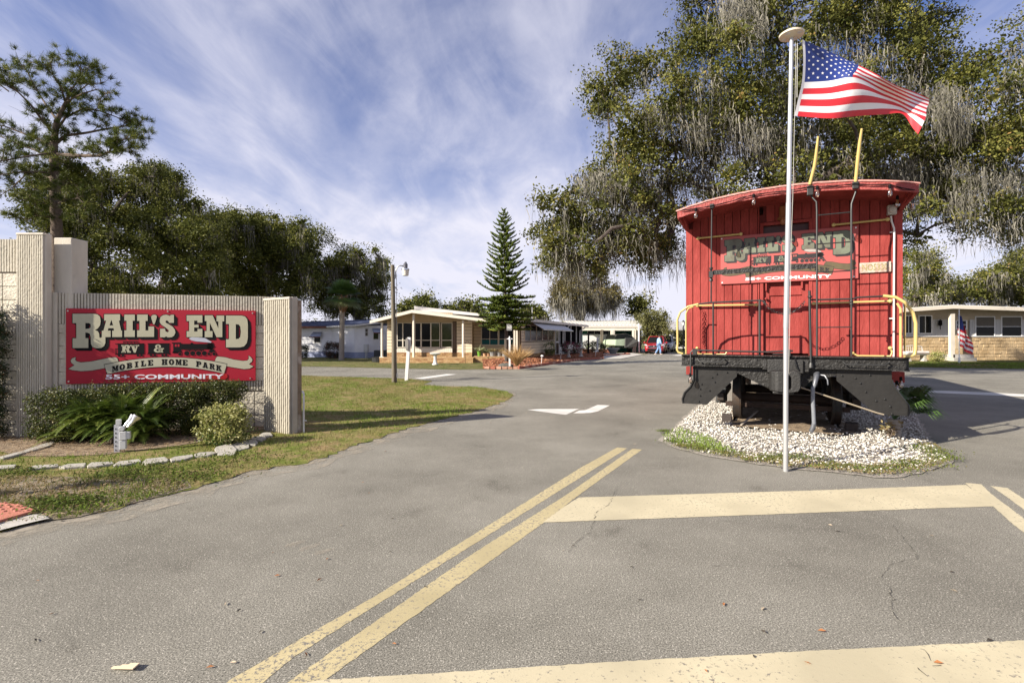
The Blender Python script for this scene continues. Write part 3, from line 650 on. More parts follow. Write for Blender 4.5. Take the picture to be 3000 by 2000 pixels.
b = MB(); blocks(b, 0, 2.84, 0, 1.48, .06, off=.2); blocks(b, 0, 2.84, 1.68, 2.5, .06, off=.2); b.build('block_face', M_block, lw)
b = MB(); flutes(b, 0, 2.84, 2.5, 2.99, .06, .03, .042, .08); flutes(b, 0, 2.84, 1.48, 1.68, .06, .03, .042, .3); b.build('fluted_band', M_flute, lw)
# pipe at the end of the wall
b = MB(); x, y = G(882, 1272); b.tube([(x, y+.1, 0), (x, y+.1, .62)], .016, 8); b.tube([(x, y+.1, .62), (x-.03, y+.12, .66)], .016, 8); b.tube([(x, y+.1, .2), (x+.05, y+.08, .2)], .01, 6)
tag(b.build('standpipe', mat('white_pipe', (.6, .58, .55), .5)), 'thin white water standpipe beside the short pillar', 'pipe')
# ---------------------------------------------------------------- edging stones
M_flag = mat('flagstone', (.33, .31, .27), .9, var=.15, scale=6, bump=.4, bscale=45)
z = lambda x, y: (100+x/3.36, 1080+y/3.36)
sts = [[z(-60,965),z(0,945),z(235,930),z(240,950),z(0,975),z(-70,985)], [z(240,955),z(330,930),z(515,920),z(500,950),z(300,965)], [z(520,945),z(560,915),z(770,905),z(785,925),z(620,950),z(530,955)],
 [z(775,940),z(830,905),z(1040,880),z(1055,905),z(900,935),z(790,945)], [z(1060,915),z(1100,880),z(1290,860),z(1325,885),z(1310,905),z(1110,928)], [z(1335,880),z(1375,860),z(1560,835),z(1570,855),z(1480,885),z(1350,900)],
 [z(1575,835),z(1620,818),z(1760,808),z(1800,820),z(1720,845),z(1580,852)], [z(1775,785),z(1790,768),z(1930,738),z(1998,785),z(1975,825),z(1810,832)], [z(1945,745),z(2000,722),z(2115,735),z(2118,765),z(2000,790)],
 [z(2040,712),z(2100,690),z(2190,695),z(2205,715),z(2180,740),z(2120,740)], [z(2130,685),z(2160,662),z(2250,658),z(2285,675),z(2240,700),z(2180,692)], [z(2215,645),z(2260,620),z(2330,622),z(2350,650),z(2290,662)],
 [(-190,1370),(-110,1355),(0,1361),(48,1358),(45,1366),(-100,1380)], [(-10,1338),(60,1320),(120,1300),(165,1288),(150,1302),(80,1322),(10,1340)]]
where = ['at the left edge of the planting bed rim', 'second from the left along the bed rim', 'third from the left along the bed rim', 'in front of the floodlight post', 'just right of the floodlight post', 'left of the variegated bush front', 'below the variegated bush', 'large, tilted, right of the variegated bush', 'tilted, touching the large tilted slab', 'third from the short pillar', 'second from the short pillar', 'against the foot of the short pillar', 'long, cut by the left picture edge', 'flush in the bed before the tall fluted pillar']
for i, px in enumerate(sts):
    poly = [G(x, y, .04) for x, y in px]; c = Vector((sum(p[0] for p in poly)/len(poly), sum(p[1] for p in poly)/len(poly)))
    b = MB(); tl = .10 if i in (7, 8) else 0
    b.prism(poly, lambda x, y, d: (x, y, d+(tl*(y-c.y)*.6 if d > 0 else 0)), -.01, .036)
    o = b.build('edging_stone', M_flag, bevel=.008); tag(o, 'flat grey edging slab, '+where[i], 'edging stone', 'stone slabs edging the sign bed')
# ---------------------------------------------------------------- plants at the sign
M_hedge = leafmat('hedge_leaf', [(.022, .03, .007), (.048, .064, .012), (.1, .115, .022), (.2, .15, .05)], .45, .15, .3)
M_twig = mat('twig_bark', (.17, .13, .1), .9)
def bush(name, label, cat, boxes, n, size, m, group=None, twigs=24, aspect=.5, base=None):
    """boxes: list of (cx, cy, cz, rx, ry, rz) ellipsoids filled with leaf clusters"""
    c0 = boxes[0] if base is None else base; t = thing(name, label, cat, (c0[0], c0[1], 0), 0, group); cs = []; vv = []
    tot = sum(b[3]*b[5] for b in boxes)
    for (cx_, cy_, cz_, rx, ry, rz_) in boxes:
        k = int(n*rx*rz_/tot/14)+1; d = unit(RNG.normal(size=(k, 3))); q = d*(RNG.uniform(.2, 1, (k, 1))**.5); q = np.sign(q)*np.abs(q)**.62
        cen = np.array([cx_, cy_, cz_])+q*np.array([rx, ry, rz_])*RNG.uniform(.9, 1.12, (k, 1))
        p = np.repeat(cen, 14, 0)+RNG.normal(0, size*.8, (k*14, 3))*np.array([1, 1, 1.2]); cs.append(p); vv.append(np.repeat(RNG.uniform(0, .8, k), 14)+RNG.normal(0, .14, k*14))
    cs = np.concatenate(cs); vv = np.concatenate(vv); ok = cs[:, 2] > .03; cs, vv = cs[ok], vv[ok]
    V, F = leaves(cs-np.array([c0[0], c0[1], 0]), size, aspect); np_mesh('foliage', V, F, m, t, np.repeat(np.clip(vv, 0, 1), 4))
    tw = MB()
    for (cx_, cy_, cz_, rx, ry, rz_) in boxes:
        for i in range(max(3, twigs//len(boxes))):
            a = Vector((cx_-c0[0]+random.uniform(-.3, .3)*rx, cy_-c0[1], 0)); e = Vector((cx_-c0[0]+random.uniform(-.9, .9)*rx, cy_-c0[1]+random.uniform(-.8, .8)*ry, cz_+random.uniform(0, .95)*rz_))
            mdl = a.lerp(e, .5)+Vector((random.uniform(-.08, .08), random.uniform(-.08, .08), .05)); tw.tube([a, mdl, e], [.009, .006, .002], 4)
    tw.build('stem', M_twig, t); return t
def wl(u, v, z): return (S0.x+u*math.cos(rz)-v*math.sin(rz), S0.y+u*math.sin(rz)+v*math.cos(rz), z)   # wall frame -> world
bush('clipped_hedge', 'dark clipped hedge with small brownish leaves left of the fern palm, under the sign', 'hedge', [(*wl(.18, -.55, .39), .34, .26, .37), (*wl(.62, -.45, .40), .4, .24, .37), (*wl(.3, -.62, .3), .3, .22, .27), (*wl(.95, -.4, .42), .4, .2, .36)], 34000, .03, M_hedge)
bush('clipped_hedge', 'dark clipped hedge with flat top right of the fern palm, under the sign', 'hedge', [(*wl(1.75, -.45, .42), .4, .28, .39), (*wl(2.15, -.42, .46), .42, .28, .38), (*wl(2.3, -.40, .66), .30, .24, .16), (*wl(1.15, -.4, .42), .45, .24, .38), (*wl(2.1, -.5, .3), .34, .26, .28), (*wl(1.45, -.42, .5), .4, .24, .30)], 46000, .03, M_hedge)
# cycad like fern palm in the middle
M_frond = leafmat('fern_frond', [(.03, .05, .01), (.06, .1, .014), (.13, .18, .028), (.3, .29, .08)], .4, .2, .4)
def fern_palm(name, label, base, n, L, m, cat='fern palm', leaf=.1, w=.011, zc=.1, droop=1.0, spread=(0, 2*PI), spr=.12):
    t = thing(name, label, cat, base); V = []; F = []; vv = []
    for i in range(n):
        a = random.uniform(*spread); el = random.uniform(.12, 1.15); ln = L*random.uniform(.75, 1.15); d = Vector((math.cos(a)*math.cos(el), math.sin(a)*math.cos(el), math.sin(el)))
        p = Vector((random.uniform(-spr, spr), random.uniform(-.14, .1), zc*random.uniform(.2, 1.6))); side = d.cross(Vector((0, 0, 1))).normalized(); K = 26; pts = [p.copy()]; tint = random.uniform(.1, .75)
        for k in range(K):
            s = k/K; d = (d+Vector((0, 0, -.055*droop*(s+.3)))).normalized(); p = p+d*ln/K; pts.append(p.copy())
            if p.z < .03: break
            nr = d.cross(side)
            if k > 3:
                for sg in (-1, 1):
                    lf = leaf*math.sin(PI*min(1, (s+.12)))*.9+.02; q = p+side*sg*lf+d*lf*.55+nr*(-abs(lf)*.25); o = len(V)
                    V += [p-d*w*.5, p+d*w*.5, q]; F.append((o, o+1, o+2)); vv += [tint+random.uniform(-.15, .15)]*3
        for k in range(len(pts)-1):
            o = len(V); V += [pts[k]-side*.004, pts[k]+side*.004, pts[k+1]]; F.append((o, o+1, o+2)); vv += [.8]*3
    np_mesh('frond', np.array([tuple(v) for v in V]), np.array(F), m, t, np.clip(vv, 0, 1)); 
    b = MB(); b.lathe([(.09, 0), (.11, .08), (.07, .16), (.02, .2)], (0, 0, 0), 9); b.build('stem', M_twig, t); return t
x, y, _ = wl(1.02, -.78, 0)
fern_palm('fern_palm', 'bright green fern palm with feathery fronds in the middle of the hedge', (x, y, .02), 420, .5, M_frond, leaf=.075, w=.015, zc=.26, spr=.5)
M_vari = leafmat('variegated_leaf', [(.12, .14, .03), (.26, .27, .07), (.42, .4, .16), (.55, .5, .25)], .5, .25, .4)
x, y = G(600, 1322)
bush('variegated_bush', 'low round bush with yellow green variegated leaves before the hedge', 'bush', [(x+.02, y+.38, .28, .3, .22, .24), (x+.1, y+.4, .4, .16, .14, .14)], 3800, .05, M_vari, twigs=8, aspect=.42)
patch('ground_creeper', [(670,1300,.14),(700,1290,.12),(640,1310,.1)], 300, .1, leafmat('creeper', [(.03, .06, .01), (.07, .13, .02)], .5, .2, .4), .035, .16, .03)
M_thuja = leafmat('thuja_leaf', [(.012, .022, .01), (.025, .045, .015), (.05, .075, .02), (.2, .08, .03)], .6, .1, .3)
bush('conifer_shrub', 'dark upright conifer shrub cut off by the left picture edge', 'shrub', [(-7.84, 7.2, z_, .41, .18, .28) for z_ in (.25, .55, .85, 1.15, 1.45, 1.7)]+[(-7.9, 7.2, 1.95, .3, .15, .24)], 34000, .03, M_thuja, twigs=6)
# ---------------------------------------------------------------- flood light post
M_galv = mat('galvanised', (.6, .6, .64), .4, .35, var=.12, scale=12); M_gbox = mat('grey_box', (.55, .55, .55), .5, .0); M_silver = mat('silver_reflector', (.75, .75, .75), .22, .9)
x, y = G(342, 1327); fl = thing('floodlight', 'twin silver floodlight on a slotted steel post with grey electric boxes', 'floodlight', (x, y, 0), .35)
sc = y/FOC*1.0
b = MB()
b.box(-.03, .035, -.004, 0, .0, .37); b.box(-.03, -.026, -.004, .036, 0, .37); b.box(.031, .035, -.004, .036, 0, .37); b.build('post', M_galv, fl)
b = MB()
for k in range(6): b.box(-.013, -.003, -.0065, -.0045, .03+.055*k, .052+.055*k)
b.build('slot', M_blk, fl)
b = MB(); b.box(.04, .105, -.03, .03, .05, .165); b.build('lower_box', M_gbox, fl, bevel=.004)
b = MB(); b.box(.04, .11, -.035, .03, .172, .28); b.box(.108, .15, -.03, .02, .18, .275); b.build('outlet_box', M_gbox, fl, bevel=.004)
b = MB(); b.lathe([(.03, -.03), (.033, 0), (.03, .03)], (.06, 0, .32), 12, Matrix.Rotation(PI/2, 4, 'X')); b.box(-.005, .045, -.02, .02, .37, .44); b.build('junction_box', M_gbox, fl, bevel=.003)
for dx, sc_ in ((.0, .85), (.075, 1.0)):
    Mx = Matrix.Translation((.085+dx*.7, .0 if dx else .05, .355)) @ Matrix.Rotation(.62, 4, 'Y') @ Matrix.Rotation(-.25, 4, 'X')
    b = MB(); b.lathe([(.018, -.03), (.022, .0), (.026, .05), (.03, .075), (.05*sc_, .115), (.056*sc_, .14), (.05*sc_, .143), (.001, .135)], (0, 0, 0), 18, Mx); b.build('lamp', M_silver, fl, smooth=True)
# ---------------------------------------------------------------- street light pole, sign post
M_pole = mat('weathered_pole', (.14, .12, .088), .9, var=.35, scale=14, bump=.8, bscale=22, stretch=(1, 1, .12), col2=(.1, .075, .05), c2=(.5, .7))
x, y = G(1155, 1121); D = y
ul = thing('street_lamp', 'grey weathered timber pole with a bucket lamp on a curved arm', 'street lamp', (x, y, 0))
hp = PZ(776, D); b = MB(); b.tube([(0, 0, -.1), (-.02, 0, hp*.5), (-.055, 0, hp)], [.082, .074, .062], 14); b.build('pole', M_pole, ul, smooth=True)
k = D/FOC
b = MB(); b.tube([(.04, 0, hp-.45), (.05, 0, hp-.2), (.12, 0, hp-.05), (.22, 0, hp-.02), (.32, 0, hp-.03)], .02, 8); b.build('arm', mat('grey_metal', (.3, .3, .32), .4, .6), ul, smooth=True)
lx = PX(1188, D)-x
b = MB(); b.lathe([(.045, .0), (.07, .02), (.075, .14), (.05, .17), (.03, .22), (.001, .225)], (lx, 0, hp-.12), 14); b.box(lx-.12, lx, -.02, .02, hp-.06, hp-.02); b.build('ballast_housing', mat('dark_housing', (.12, .12, .14), .4, .4), ul, smooth=True)
b = MB(); b.lathe([(.06, .06), (.13, .04), (.135, 0), (.105, 0.0)], (lx, 0, hp-.17), 18); b.build('shade', M_silver, ul, smooth=True)
b = MB(); b.lathe([(.12, .0), (.118, -.02), (.1, -.18), (.085, -.19), (.08, -.17)], (lx, 0, hp-.172), 18); b.build('lens', mat('milky_lens', (.62, .58, .52), .3), ul, smooth=True)
b = MB(); b.tube([(.085, 0, .02), (.075, 0, hp-.3)], .008, 6); b.box(.07, .12, -.04, .03, .18, .32); b.build('conduit', mat('grey_metal', (.3, .3, .3), .5), ul)
x, y = G(1191, 1115); ss = thing('road_sign', 'white leaning square post carrying an octagonal road sign seen from behind', 'road sign', (x, y, 0), .0)
hp = PZ(988, y); b = MB(); b.bar((0, 0, 0), (.1, .0, hp), .11, .11); b.build('post', mat('white_vinyl', (.72, .7, .68), .5, var=.05), ss, bevel=.006)
b = MB(); b.lathe([(.001, -.001), (.235, -.001), (.235, .002), (.001, .002)], (0, 0, 0), 8, Matrix.Translation((.02, -.07, hp-.24)) @ Matrix.Rotation(math.radians(-64), 4, 'Z') @ Matrix.Rotation(PI/2, 4, 'X') @ Matrix.Rotation(PI/8, 4, 'Z')); b.build('plate', mat('sign_back', (.16, .15, .14), .5, .3), ss)
# ---------------------------------------------------------------- caboose
CO = Vector((4.0975, 7.43, 0)); CR = -math.radians(27)
M_cred = mat('caboose_red', (.275, .046, .04), .75, var=.13, scale=7, bump=.4, bscale=30, col2=(.19, .026, .022), c2=(.42, .64), spec=.2, stretch=(1.6, 1.6, .45))
M_cred2 = mat('caboose_red_roof', (.27, .044, .038), .6, var=.15, scale=8, bump=.6, bscale=40)
M_dkred = mat('groove_red', (.1, .01, .01), .9)
M_iron = mat('black_iron', (.015, .014, .013), .5, var=.3, scale=10, bump=.9, bscale=24, spec=.35)
M_rail = mat('black_rail', (.014, .014, .014), .5, var=.15)
M_yrail = mat('yellow_rail', (.48, .36, .13), .4, var=.06, scale=5)
M_rust = mat('rusty_steel', (.035, .02, .014), .8, var=.4, scale=8, bump=.5)
M_wheel = mat('wheel_steel', (.022, .024, .024), .65, var=.5, scale=6, bump=.3, col2=(.04, .022, .012), c2=(.45, .6))
cab = thing('caboose', 'red wooden railway caboose with black underframe on the white gravel island', 'railway wagon', CO, CR)
W0, W1, YB, YE = -1.50, 1.55, .75, 9.6     # body sides, wall plane, rear
mid = .03
def arch(x, top=True):
    t = (x-mid)/1.55; return 3.76-.155*t*t-.03*t**4 - (0 if top else .055)
# end wall boards with door opening
DX0, DX1, DZ = -.29, .36, 3.36
b = MB(); b.box(W0, DX0, YB+.012, YB+.06, 1.2, 3.55); b.box(DX1, W1, YB+.012, YB+.06, 1.2, 3.55); b.box(DX0, DX1, YB+.012, YB+.06, DZ, 3.7); b.build('wall_backing', M_dkred, cab)
b = MB(); x = W0+.10; pitch = .128; 
while x < W1-.09:
    a, c = x+.004, min(x+pitch-.004, W1-.1)
    segs = [(1.21, arch((a+c)/2)-.06)]
    if a < DX1+.05 and c > DX0-.05:
        if c <= DX0-.02 or a >= DX1+.02: pass
        elif a < DX0-.05: c = DX0-.06
        elif c > DX1+.05: a = DX1+.06
        else: segs = [(DZ+.06, arch((a+c)/2)-.06)]
    for z0, z1 in segs: b.box(a, c, YB-.008, YB+.012, z0, z1)
    x += pitch
b.build('end_siding', M_cred, cab, bevel=.003)
b = MB(); b.box(W0-.012, W0+.098, YB-.022, YB+.1, 1.2, 3.42); b.box(W1-.098, W1+.012, YB-.022, YB+.1, 1.2, 3.42); b.build_each('corner_post', M_cred, cab, bevel=.004)
b = MB(); b.box(DX0-.05, DX0, YB-.02, YB+.14, 1.2, DZ+.05); b.box(DX1, DX1+.05, YB-.02, YB+.14, 1.2, DZ+.05); b.box(DX0, DX1, YB-.02, YB+.14, DZ, DZ+.05); b.build('door_frame', M_cred, cab, bevel=.003)
b = MB(); b.box(DX0, DX1, YB+.06, YB+.10, 1.25, 3.05); b.box(DX0+.002, DX0+.09, YB+.035, YB+.0595, 1.25, 3.0); b.box(DX1-.09, DX1-.002, YB+.035, YB+.0595, 1.25, 3.0); b.box(DX0+.092, DX1-.092, YB+.037, YB+.0595, 1.252, 1.55); b.box(DX0+.092, DX1-.092, YB+.037, YB+.0595, 2.2, 2.32); b.box(DX0+.092, DX1-.092, YB+.037, YB+.0595, 2.9, 3.0)
door = b.build('door', M_cred, cab, bevel=.004)
b = MB(); b.box(DX0, DX1, YB+.07, YB+.08, 3.05, DZ); b.build('recess_top_panel', mat('dark_recess_red', (.05, .01, .01), .5), cab)  # near black panel paints the dark top of the door recess
b = MB(); b.box(DX0+.03, DX0+.05, YB-.02, YB+.02, 2.28, 2.42); b.box(DX1-.11, DX1-.085, YB-.02, YB+.02, 2.3, 2.45); b.sphere((DX0+.04, YB-.01, 2.15), .022); b.build_each('latch', M_cred, cab)
# sides, rear, floor
b = MB(); y = YB+.1
while y < YE-.02:
    for s, xx in ((-1, W0), (1, W1)): b.box(min(xx, xx-s*.03), max(xx, xx-s*.03), y+.003, y+.122, 1.0, 3.5)
    y += .125
b.box(W0+.03, W1-.03, YE-.03, YE, 1.0, 3.6); b.box(W0+.031, W0+.04, YB+.1, YE-.03, 1.0, 3.5); b.box(W1-.04, W1-.031, YB+.1, YE-.03, 1.0, 3.5); b.build('side_siding', M_cred, cab)
b = MB(); b.box(W0+.0, W0+.17, YB-.1, YB+.05, .86, 1.0); b.box(W1-.36, W1-.21, YB-.1, YB+.05, .86, 1.0); b.box(W1-.14, W1+.02, YB-.1, YB+.05, .84, 1.0); b.build_each('step_stringer', M_cred, cab, bevel=.006)
# roof: arched, overhanging to y=-.02
n = 22; xs = [-1.535+i*(1.57+1.535)/n for i in range(n+1)]
b = MB()
for (y0, y1, t0, t1) in ((-.02, YE+.5, 0, -.03),):
    vs = []
    for xx in xs: vs += [(xx, y0, arch(xx)), (xx, y1, arch(xx)), (xx, y0, arch(xx)-.045), (xx, y1, arch(xx)-.045)]
    fs = []
    for i in range(n):
        o = 4*i; fs += [(o, o+4, o+5, o+1), (o+2, o+3, o+7, o+6), (o, o+2, o+6, o+4), (o+1, o+5, o+7, o+3)]
    fs += [(0, 1, 3, 2), (4*n, 4*n+2, 4*n+3, 4*n+1)]
    b.add(vs, fs)
b.build('roof', M_cred2, cab)
b = MB(); rr = random.Random(2); vs = []; fs = []; n2 = 90
for i in range(n2+1):
    xx = -1.54+i*(3.115)/n2; e = rr.uniform(-.004, .004)*(1 if xx < .3 else .4)
    vs += [(xx, -.065-e, arch(xx)+.012+e), (xx, -.021, arch(xx)+.012), (xx, -.062+e, arch(xx)-.12+e), (xx, -.021, arch(xx)-.12)]
for i in range(n2):
    o = 4*i; fs += [(o, o+1, o+5, o+4), (o+2, o+6, o+7, o+3), (o, o+4, o+6, o+2)]
fs += [(0, 2, 3, 1), (4*n2, 4*n2+1, 4*n2+3, 4*n2+2)]; b.add(vs, fs); b.build('fascia', M_cred2, cab)
b = MB(); vs = []; fs = []
for i in range(41):
    xx = -1.56+i*3.15/40; e = rr.uniform(-.003, .006); vs += [(xx, -.075, arch(xx)+.016), (xx, .1, arch(xx)+.022), (xx, -.077, arch(xx)-.008+e)]
for i in range(40): o = 3*i; fs += [(o, o+1, o+4, o+3), (o, o+3, o+5, o+2)]
b.add(vs, fs); b.build('roof_flashing', mat('pale_flashing', (.42, .2, .17), .5, var=.3, scale=20), cab)
b = MB()
for i in range(11):   # soffit boards
    y0 = .0+i*.068
    for k in range(n): 
        a, c = xs[k], xs[k+1]; b.add([(a, y0+.003, arch(a)-.048), (c, y0+.003, arch(c)-.048), (c, y0+.063, arch(c)-.048), (a, y0+.063, arch(a)-.048), (a, y0+.003, arch(a)-.07), (c, y0+.003, arch(c)-.07), (c, y0+.063, arch(c)-.07), (a, y0+.063, arch(a)-.07)], [(0, 1, 2, 3), (7, 6, 5, 4), (0, 4, 5, 1), (1, 5, 6, 2), (2, 6, 7, 3), (3, 7, 4, 0)])
b.build('soffit', M_cred, cab)
b = MB()
for s, xx in ((-1, W0+.01), (1, W1-.01)):
    z = 3.42; b.prism([(0, 0), (0, .18), (-.62, .2), (-.62, .1)], lambda p, q, d: (xx+d, YB+p, z+q-.02), -.03, .03)
b.build_each('roof_bracket', M_cred, cab, bevel=.004)
b = MB()
for s, xx in ((-1, -1.52), (1, 1.555)): b.prism([(-.75, .12), (YE-.2, .12), (YE-.2, 0), (-.1, -.02), (-.75, .0)], lambda p, q, d: (xx+d, YB+p, arch(xx)-.13+q), -.02, .02)
b.build_each('eave_board', M_cred, cab)
b = MB(); b.box(-.06, .12, 1.5, YE-.5, 3.8, 3.84); b.build('running_board', M_iron, cab)
# platform, beams
b = MB(); b.box(-1.475, 1.478, .05, YB+.2, 1.18, 1.222); b.build('platform_deck', M_iron, cab)
b = MB(); b.box(-1.475, 1.478, -.03, 0, 1.07, 1.215); b.box(-1.475, 1.478, -.075, .04, 1.215, 1.232); b.box(-1.48, 1.483, -.065, 0.0, 1.05, 1.07); b.build('end_beam', M_iron, cab, bevel=.004)
b = MB()
for (x0, x1) in ((-1.22, -.83), (.72, 1.24)):
    b.tube([(x0, -.03, 1.16), (x0, -.1, 1.16), (x0+.03, -.11, 1.125), (x1-.05, -.11, 1.125), (x1, -.1, 1.165), (x1, -.03, 1.165)], .011, 7)
b.build_each('grab_iron', M_rail, cab, smooth=True)
b = MB()
for i in range(34):
    xx = -1.4+i*.0855
    if -.4 < xx < .35 and i % 2: continue
    b.sphere((xx, -.03, 1.10 if i % 3 else 1.17), .013, 7, 4)
for s, pts in ((1, [(-1.3+.0, .93), (-.95, .93), (-.8, .96), (-1.02, .87), (-1.18, .76), (-1.2, .68), (-1.06, .66), (-1.2, .57), (-1.22, .48), (-.98, .8)]), (-1, [(.72, .96), (.88, .93), (.94, .86), (1.0, .74), (1.12, .62), (1.28, .55), (1.3, .45), (1.22, .65), (1.05, .98)])):
    for p in pts: b.sphere((p[0], .02, p[1]), .013, 7, 4)
b.build('rivet', M_rail, cab)
# gusset plates
M_plate = mat('black_plate', (.014, .013, .012), .5, var=.2, scale=4, bump=.25, bscale=12, spec=.35)
b = MB(); b.prism([(-1.30, 1.05), (-.66, 1.05), (-.66, .90), (-1.10, .43), (-1.455, .43), (-1.47, .5), (-1.44, .6), (-1.35, .70), (-1.30, .80)], lambda x, z, d: (x, d, z), .03, .045)
b.build('corner_plate', M_plate, cab)
b = MB(); b.tube([(-1.30, .02, 1.04), (-1.30, .02, .82), (-1.35, .02, .71), (-1.44, .02, .61), (-1.475, .02, .5), (-1.46, .02, .43)], .014, 7); b.build('plate_rim', M_rail, cab, smooth=True)
b = MB(); b.prism([(.655, 1.05), (1.30, 1.05), (1.30, .92), (1.33, .82), (1.42, .68), (1.48, .58), (1.495, .5), (1.48, .43), (1.12, .43), (.655, .885)], lambda x, z, d: (x, d, z), .03, .045)
b.build('corner_plate', M_plate, cab)
b = MB(); b.tube([(1.30, .02, .92), (1.33, .02, .82), (1.42, .02, .68), (1.485, .02, .58), (1.498, .02, .5), (1.48, .02, .43)], .01, 7); b.build('plate_rim', M_rail, cab, smooth=True)
b = MB(); b.prism([(-.66, 1.05), (.655, 1.05), (.655, .955), (.33, .86), (.24, .74), (-.22, .73), (-.655, .95)], lambda x, z, d: (x, d, z), .04, .10); b.build('draft_beam', M_iron, cab, bevel=.004)
# coupler
M_coup = mat('coupler_iron', (.016, .015, .014), .55, var=.25, scale=7, bump=.4)
b = MB(); b.box(-.235, .235, -.1, -.03, .98, 1.18); b.box(-.30, -.236, -.06, -.03, 1.02, 1.16); b.box(.236, .31, -.06, -.03, 1.0, 1.18); b.box(-.21, .2, -.12, .04, .78, .98)
b.build('striker', M_coup, cab, bevel=.012)
b = MB()
b.prism([(-.185, -.30), (.03, -.36), (.04, -.12), (-.2, -.12)], lambda x, y, d: (x, y, d), .77, 1.03); b.build('coupler_head', M_coup, cab, bevel=.03)
b = MB(); b.prism([(-.195, -.42), (-.21, -.34), (-.19, -.27), (-.02, -.30), (-.005, -.44), (-.03, -.475), (-.12, -.48)], lambda x, y, d: (x, y, d), .735, 1.025); b.build('knuckle', M_coup, cab, bevel=.025)
b = MB(); prof = [(.045, 1.02), (.10, 1.045), (.155, 1.02), (.178, .96), (.178, .80), (.15, .745), (.06, .725), (.012, .73), (.012, .76), (.055, .77), (.065, .80), (.065, .93), (.05, .965), (.02, .975)]
b.prism(prof, lambda x, z, d: (x, d, z), -.46, -.25); b.build('guard_arm', M_coup, cab, bevel=.015)
b = MB(); b.box(-.17, .0, -.44, -.2, .70, .735); b.box(-.05, .1, -.3, -.1, .68, .74); b.build('coupler_shelf', M_coup, cab, bevel=.015)
b = MB(); b.tube([(.14, -.06, 1.2), (.12, -.14, 1.17), (.13, -.15, 1.10), (.17, -.12, 1.03)], .01, 7); b.tube([(-.16, -.03, 1.2), (-.16, -.08, 1.26), (.02, -.08, 1.265), (.1, -.05, 1.23)], .01, 7); b.build('uncoupling_lever', M_rail, cab, smooth=True)
# air hose
b = MB(); M_cock = mat('dull_casting', (.13, .135, .15), .45, .5, var=.3, scale=20); b.tube([(.42, .0, .98), (.40, -.08, .97), (.39, -.14, .93), (.37, -.17, .84)], [.035, .042, .034, .03], 10); b.tube([(.44, -.06, .97), (.50, -.1, .96), (.53, -.12, .9), (.535, -.12, .83)], .01, 6); b.build('angle_cock', M_cock, cab, smooth=True)
b = MB(); b.tube([(.37, -.17, .84), (.345, -.18, .78), (.345, -.18, .6), (.355, -.18, .4), (.36, -.17, .27)], .026, 12); b.build('air_hose', mat('grey_hose', (.17, .18, .2), .45, var=.2, scale=30), cab, smooth=True)
b = MB(); b.tube([(.36, -.17, .27), (.345, -.17, .2), (.325, -.17, .16), (.34, -.19, .14)], [.032, .034, .03, .012], 10); b.build('hose_coupling', M_cock, cab, smooth=True)
b = MB(); b.tube([(.21, -.02, .77), (1.12, -.03, .46), (1.2, -.03, .44)], .012, 6); b.build('tie_rod', mat('tan_rod', (.3, .25, .18), .5, .3), cab)
# wheels, axles, truck
for ya in (1.6, 3.3, 7.0, 8.6):
    for s, xc in ((-1, -.72), (1, .80)):
        Mw = Matrix.Translation((xc, ya, .42)) @ Matrix.Rotation(s*PI/2, 4, 'Y'); b = MB(); b.lathe([(.001, -.07), (.08, -.07), (.1, -.03), (.33, -.03), (.36, -.075), (.445, -.075), (.45, -.045), (.42, -.04), (.415, .06), (.37, .07), (.35, .01), (.12, .0), (.1, .06), (.001, .06)], (0, 0, 0), 32, Mw)
        b.build('wheel', M_wheel, cab, smooth=True)
    b = MB(); b.tube([(-.75, ya, .42), (-.1, ya, .42), (.15, ya, .42), (.83, ya, .42)], [.085, .075, .075, .085], 12); b.build('axle', M_rust, cab, smooth=True)
for s, xc in ((-1, -.99), (1, 1.07)):
    b = MB(); b.box(xc-.06, xc+.06, 1.3, 3.6, .36, .5); b.box(xc-.05, xc+.05, 2.1, 2.8, .5, .75); b.box(xc-.09, xc+.09, 1.45, 1.75, .3, .58); b.build('side_frame', M_wheel, cab, bevel=.02)
b = MB(); b.box(-.9, .98, 1.25, 1.33, .28, .36); b.box(-.15, .2, .1, 9.5, .86, 1.02); b.box(-1.3, 1.35, 2.3, 2.6, .8, .95); b.box(-1.2, 1.25, YB, YE, 1.03, 1.18); b.build('underframe', M_rust, cab)
b = MB(); b.box(-.15, .25, 3.9, 4.2, .15, .6); b.box(.5, .9, 4.2, 5.2, .35, .8); b.build('brake_gear', mat('green_black', (.03, .05, .045), .6), cab)
# railings at the platform edge
b = MB(); r = .0125
b.tube([(-1.22, -.02, 2.045), (-1.05, -.02, 2.065), (-.34, -.02, 2.075), (-.28, -.03, 2.06), (-.25, -.04, 2.0)], r, 8)
b.tube([(.31, -.02, 2.06), (.84, -.02, 2.055), (.90, -.02, 2.075), (1.2, -.02, 2.08)], r, 8); b.build('top_rail', M_rail, cab, smooth=True)
for xx, z0, z1, rr_ in ((-1.0, 1.23, 2.06, .013), (-.34, 1.23, 2.09, .018), (.33, 1.08, 2.19, .018)):
    b = MB(); b.tube([(xx-(.02 if xx > 0 else 0), -.02 if xx < 0 else -.085, z1), (xx, -.02 if xx < 0 else -.085, z0)], rr_, 8)
    if xx > 0: b.lathe([(.035, 0), (.03, .04), (.02, .07)], (xx, -.085, 1.07), 8); b.sphere((xx-.015, -.085, 2.1), .03, 8, 5)
    b.build('rail_post', M_rail, cab, smooth=True)
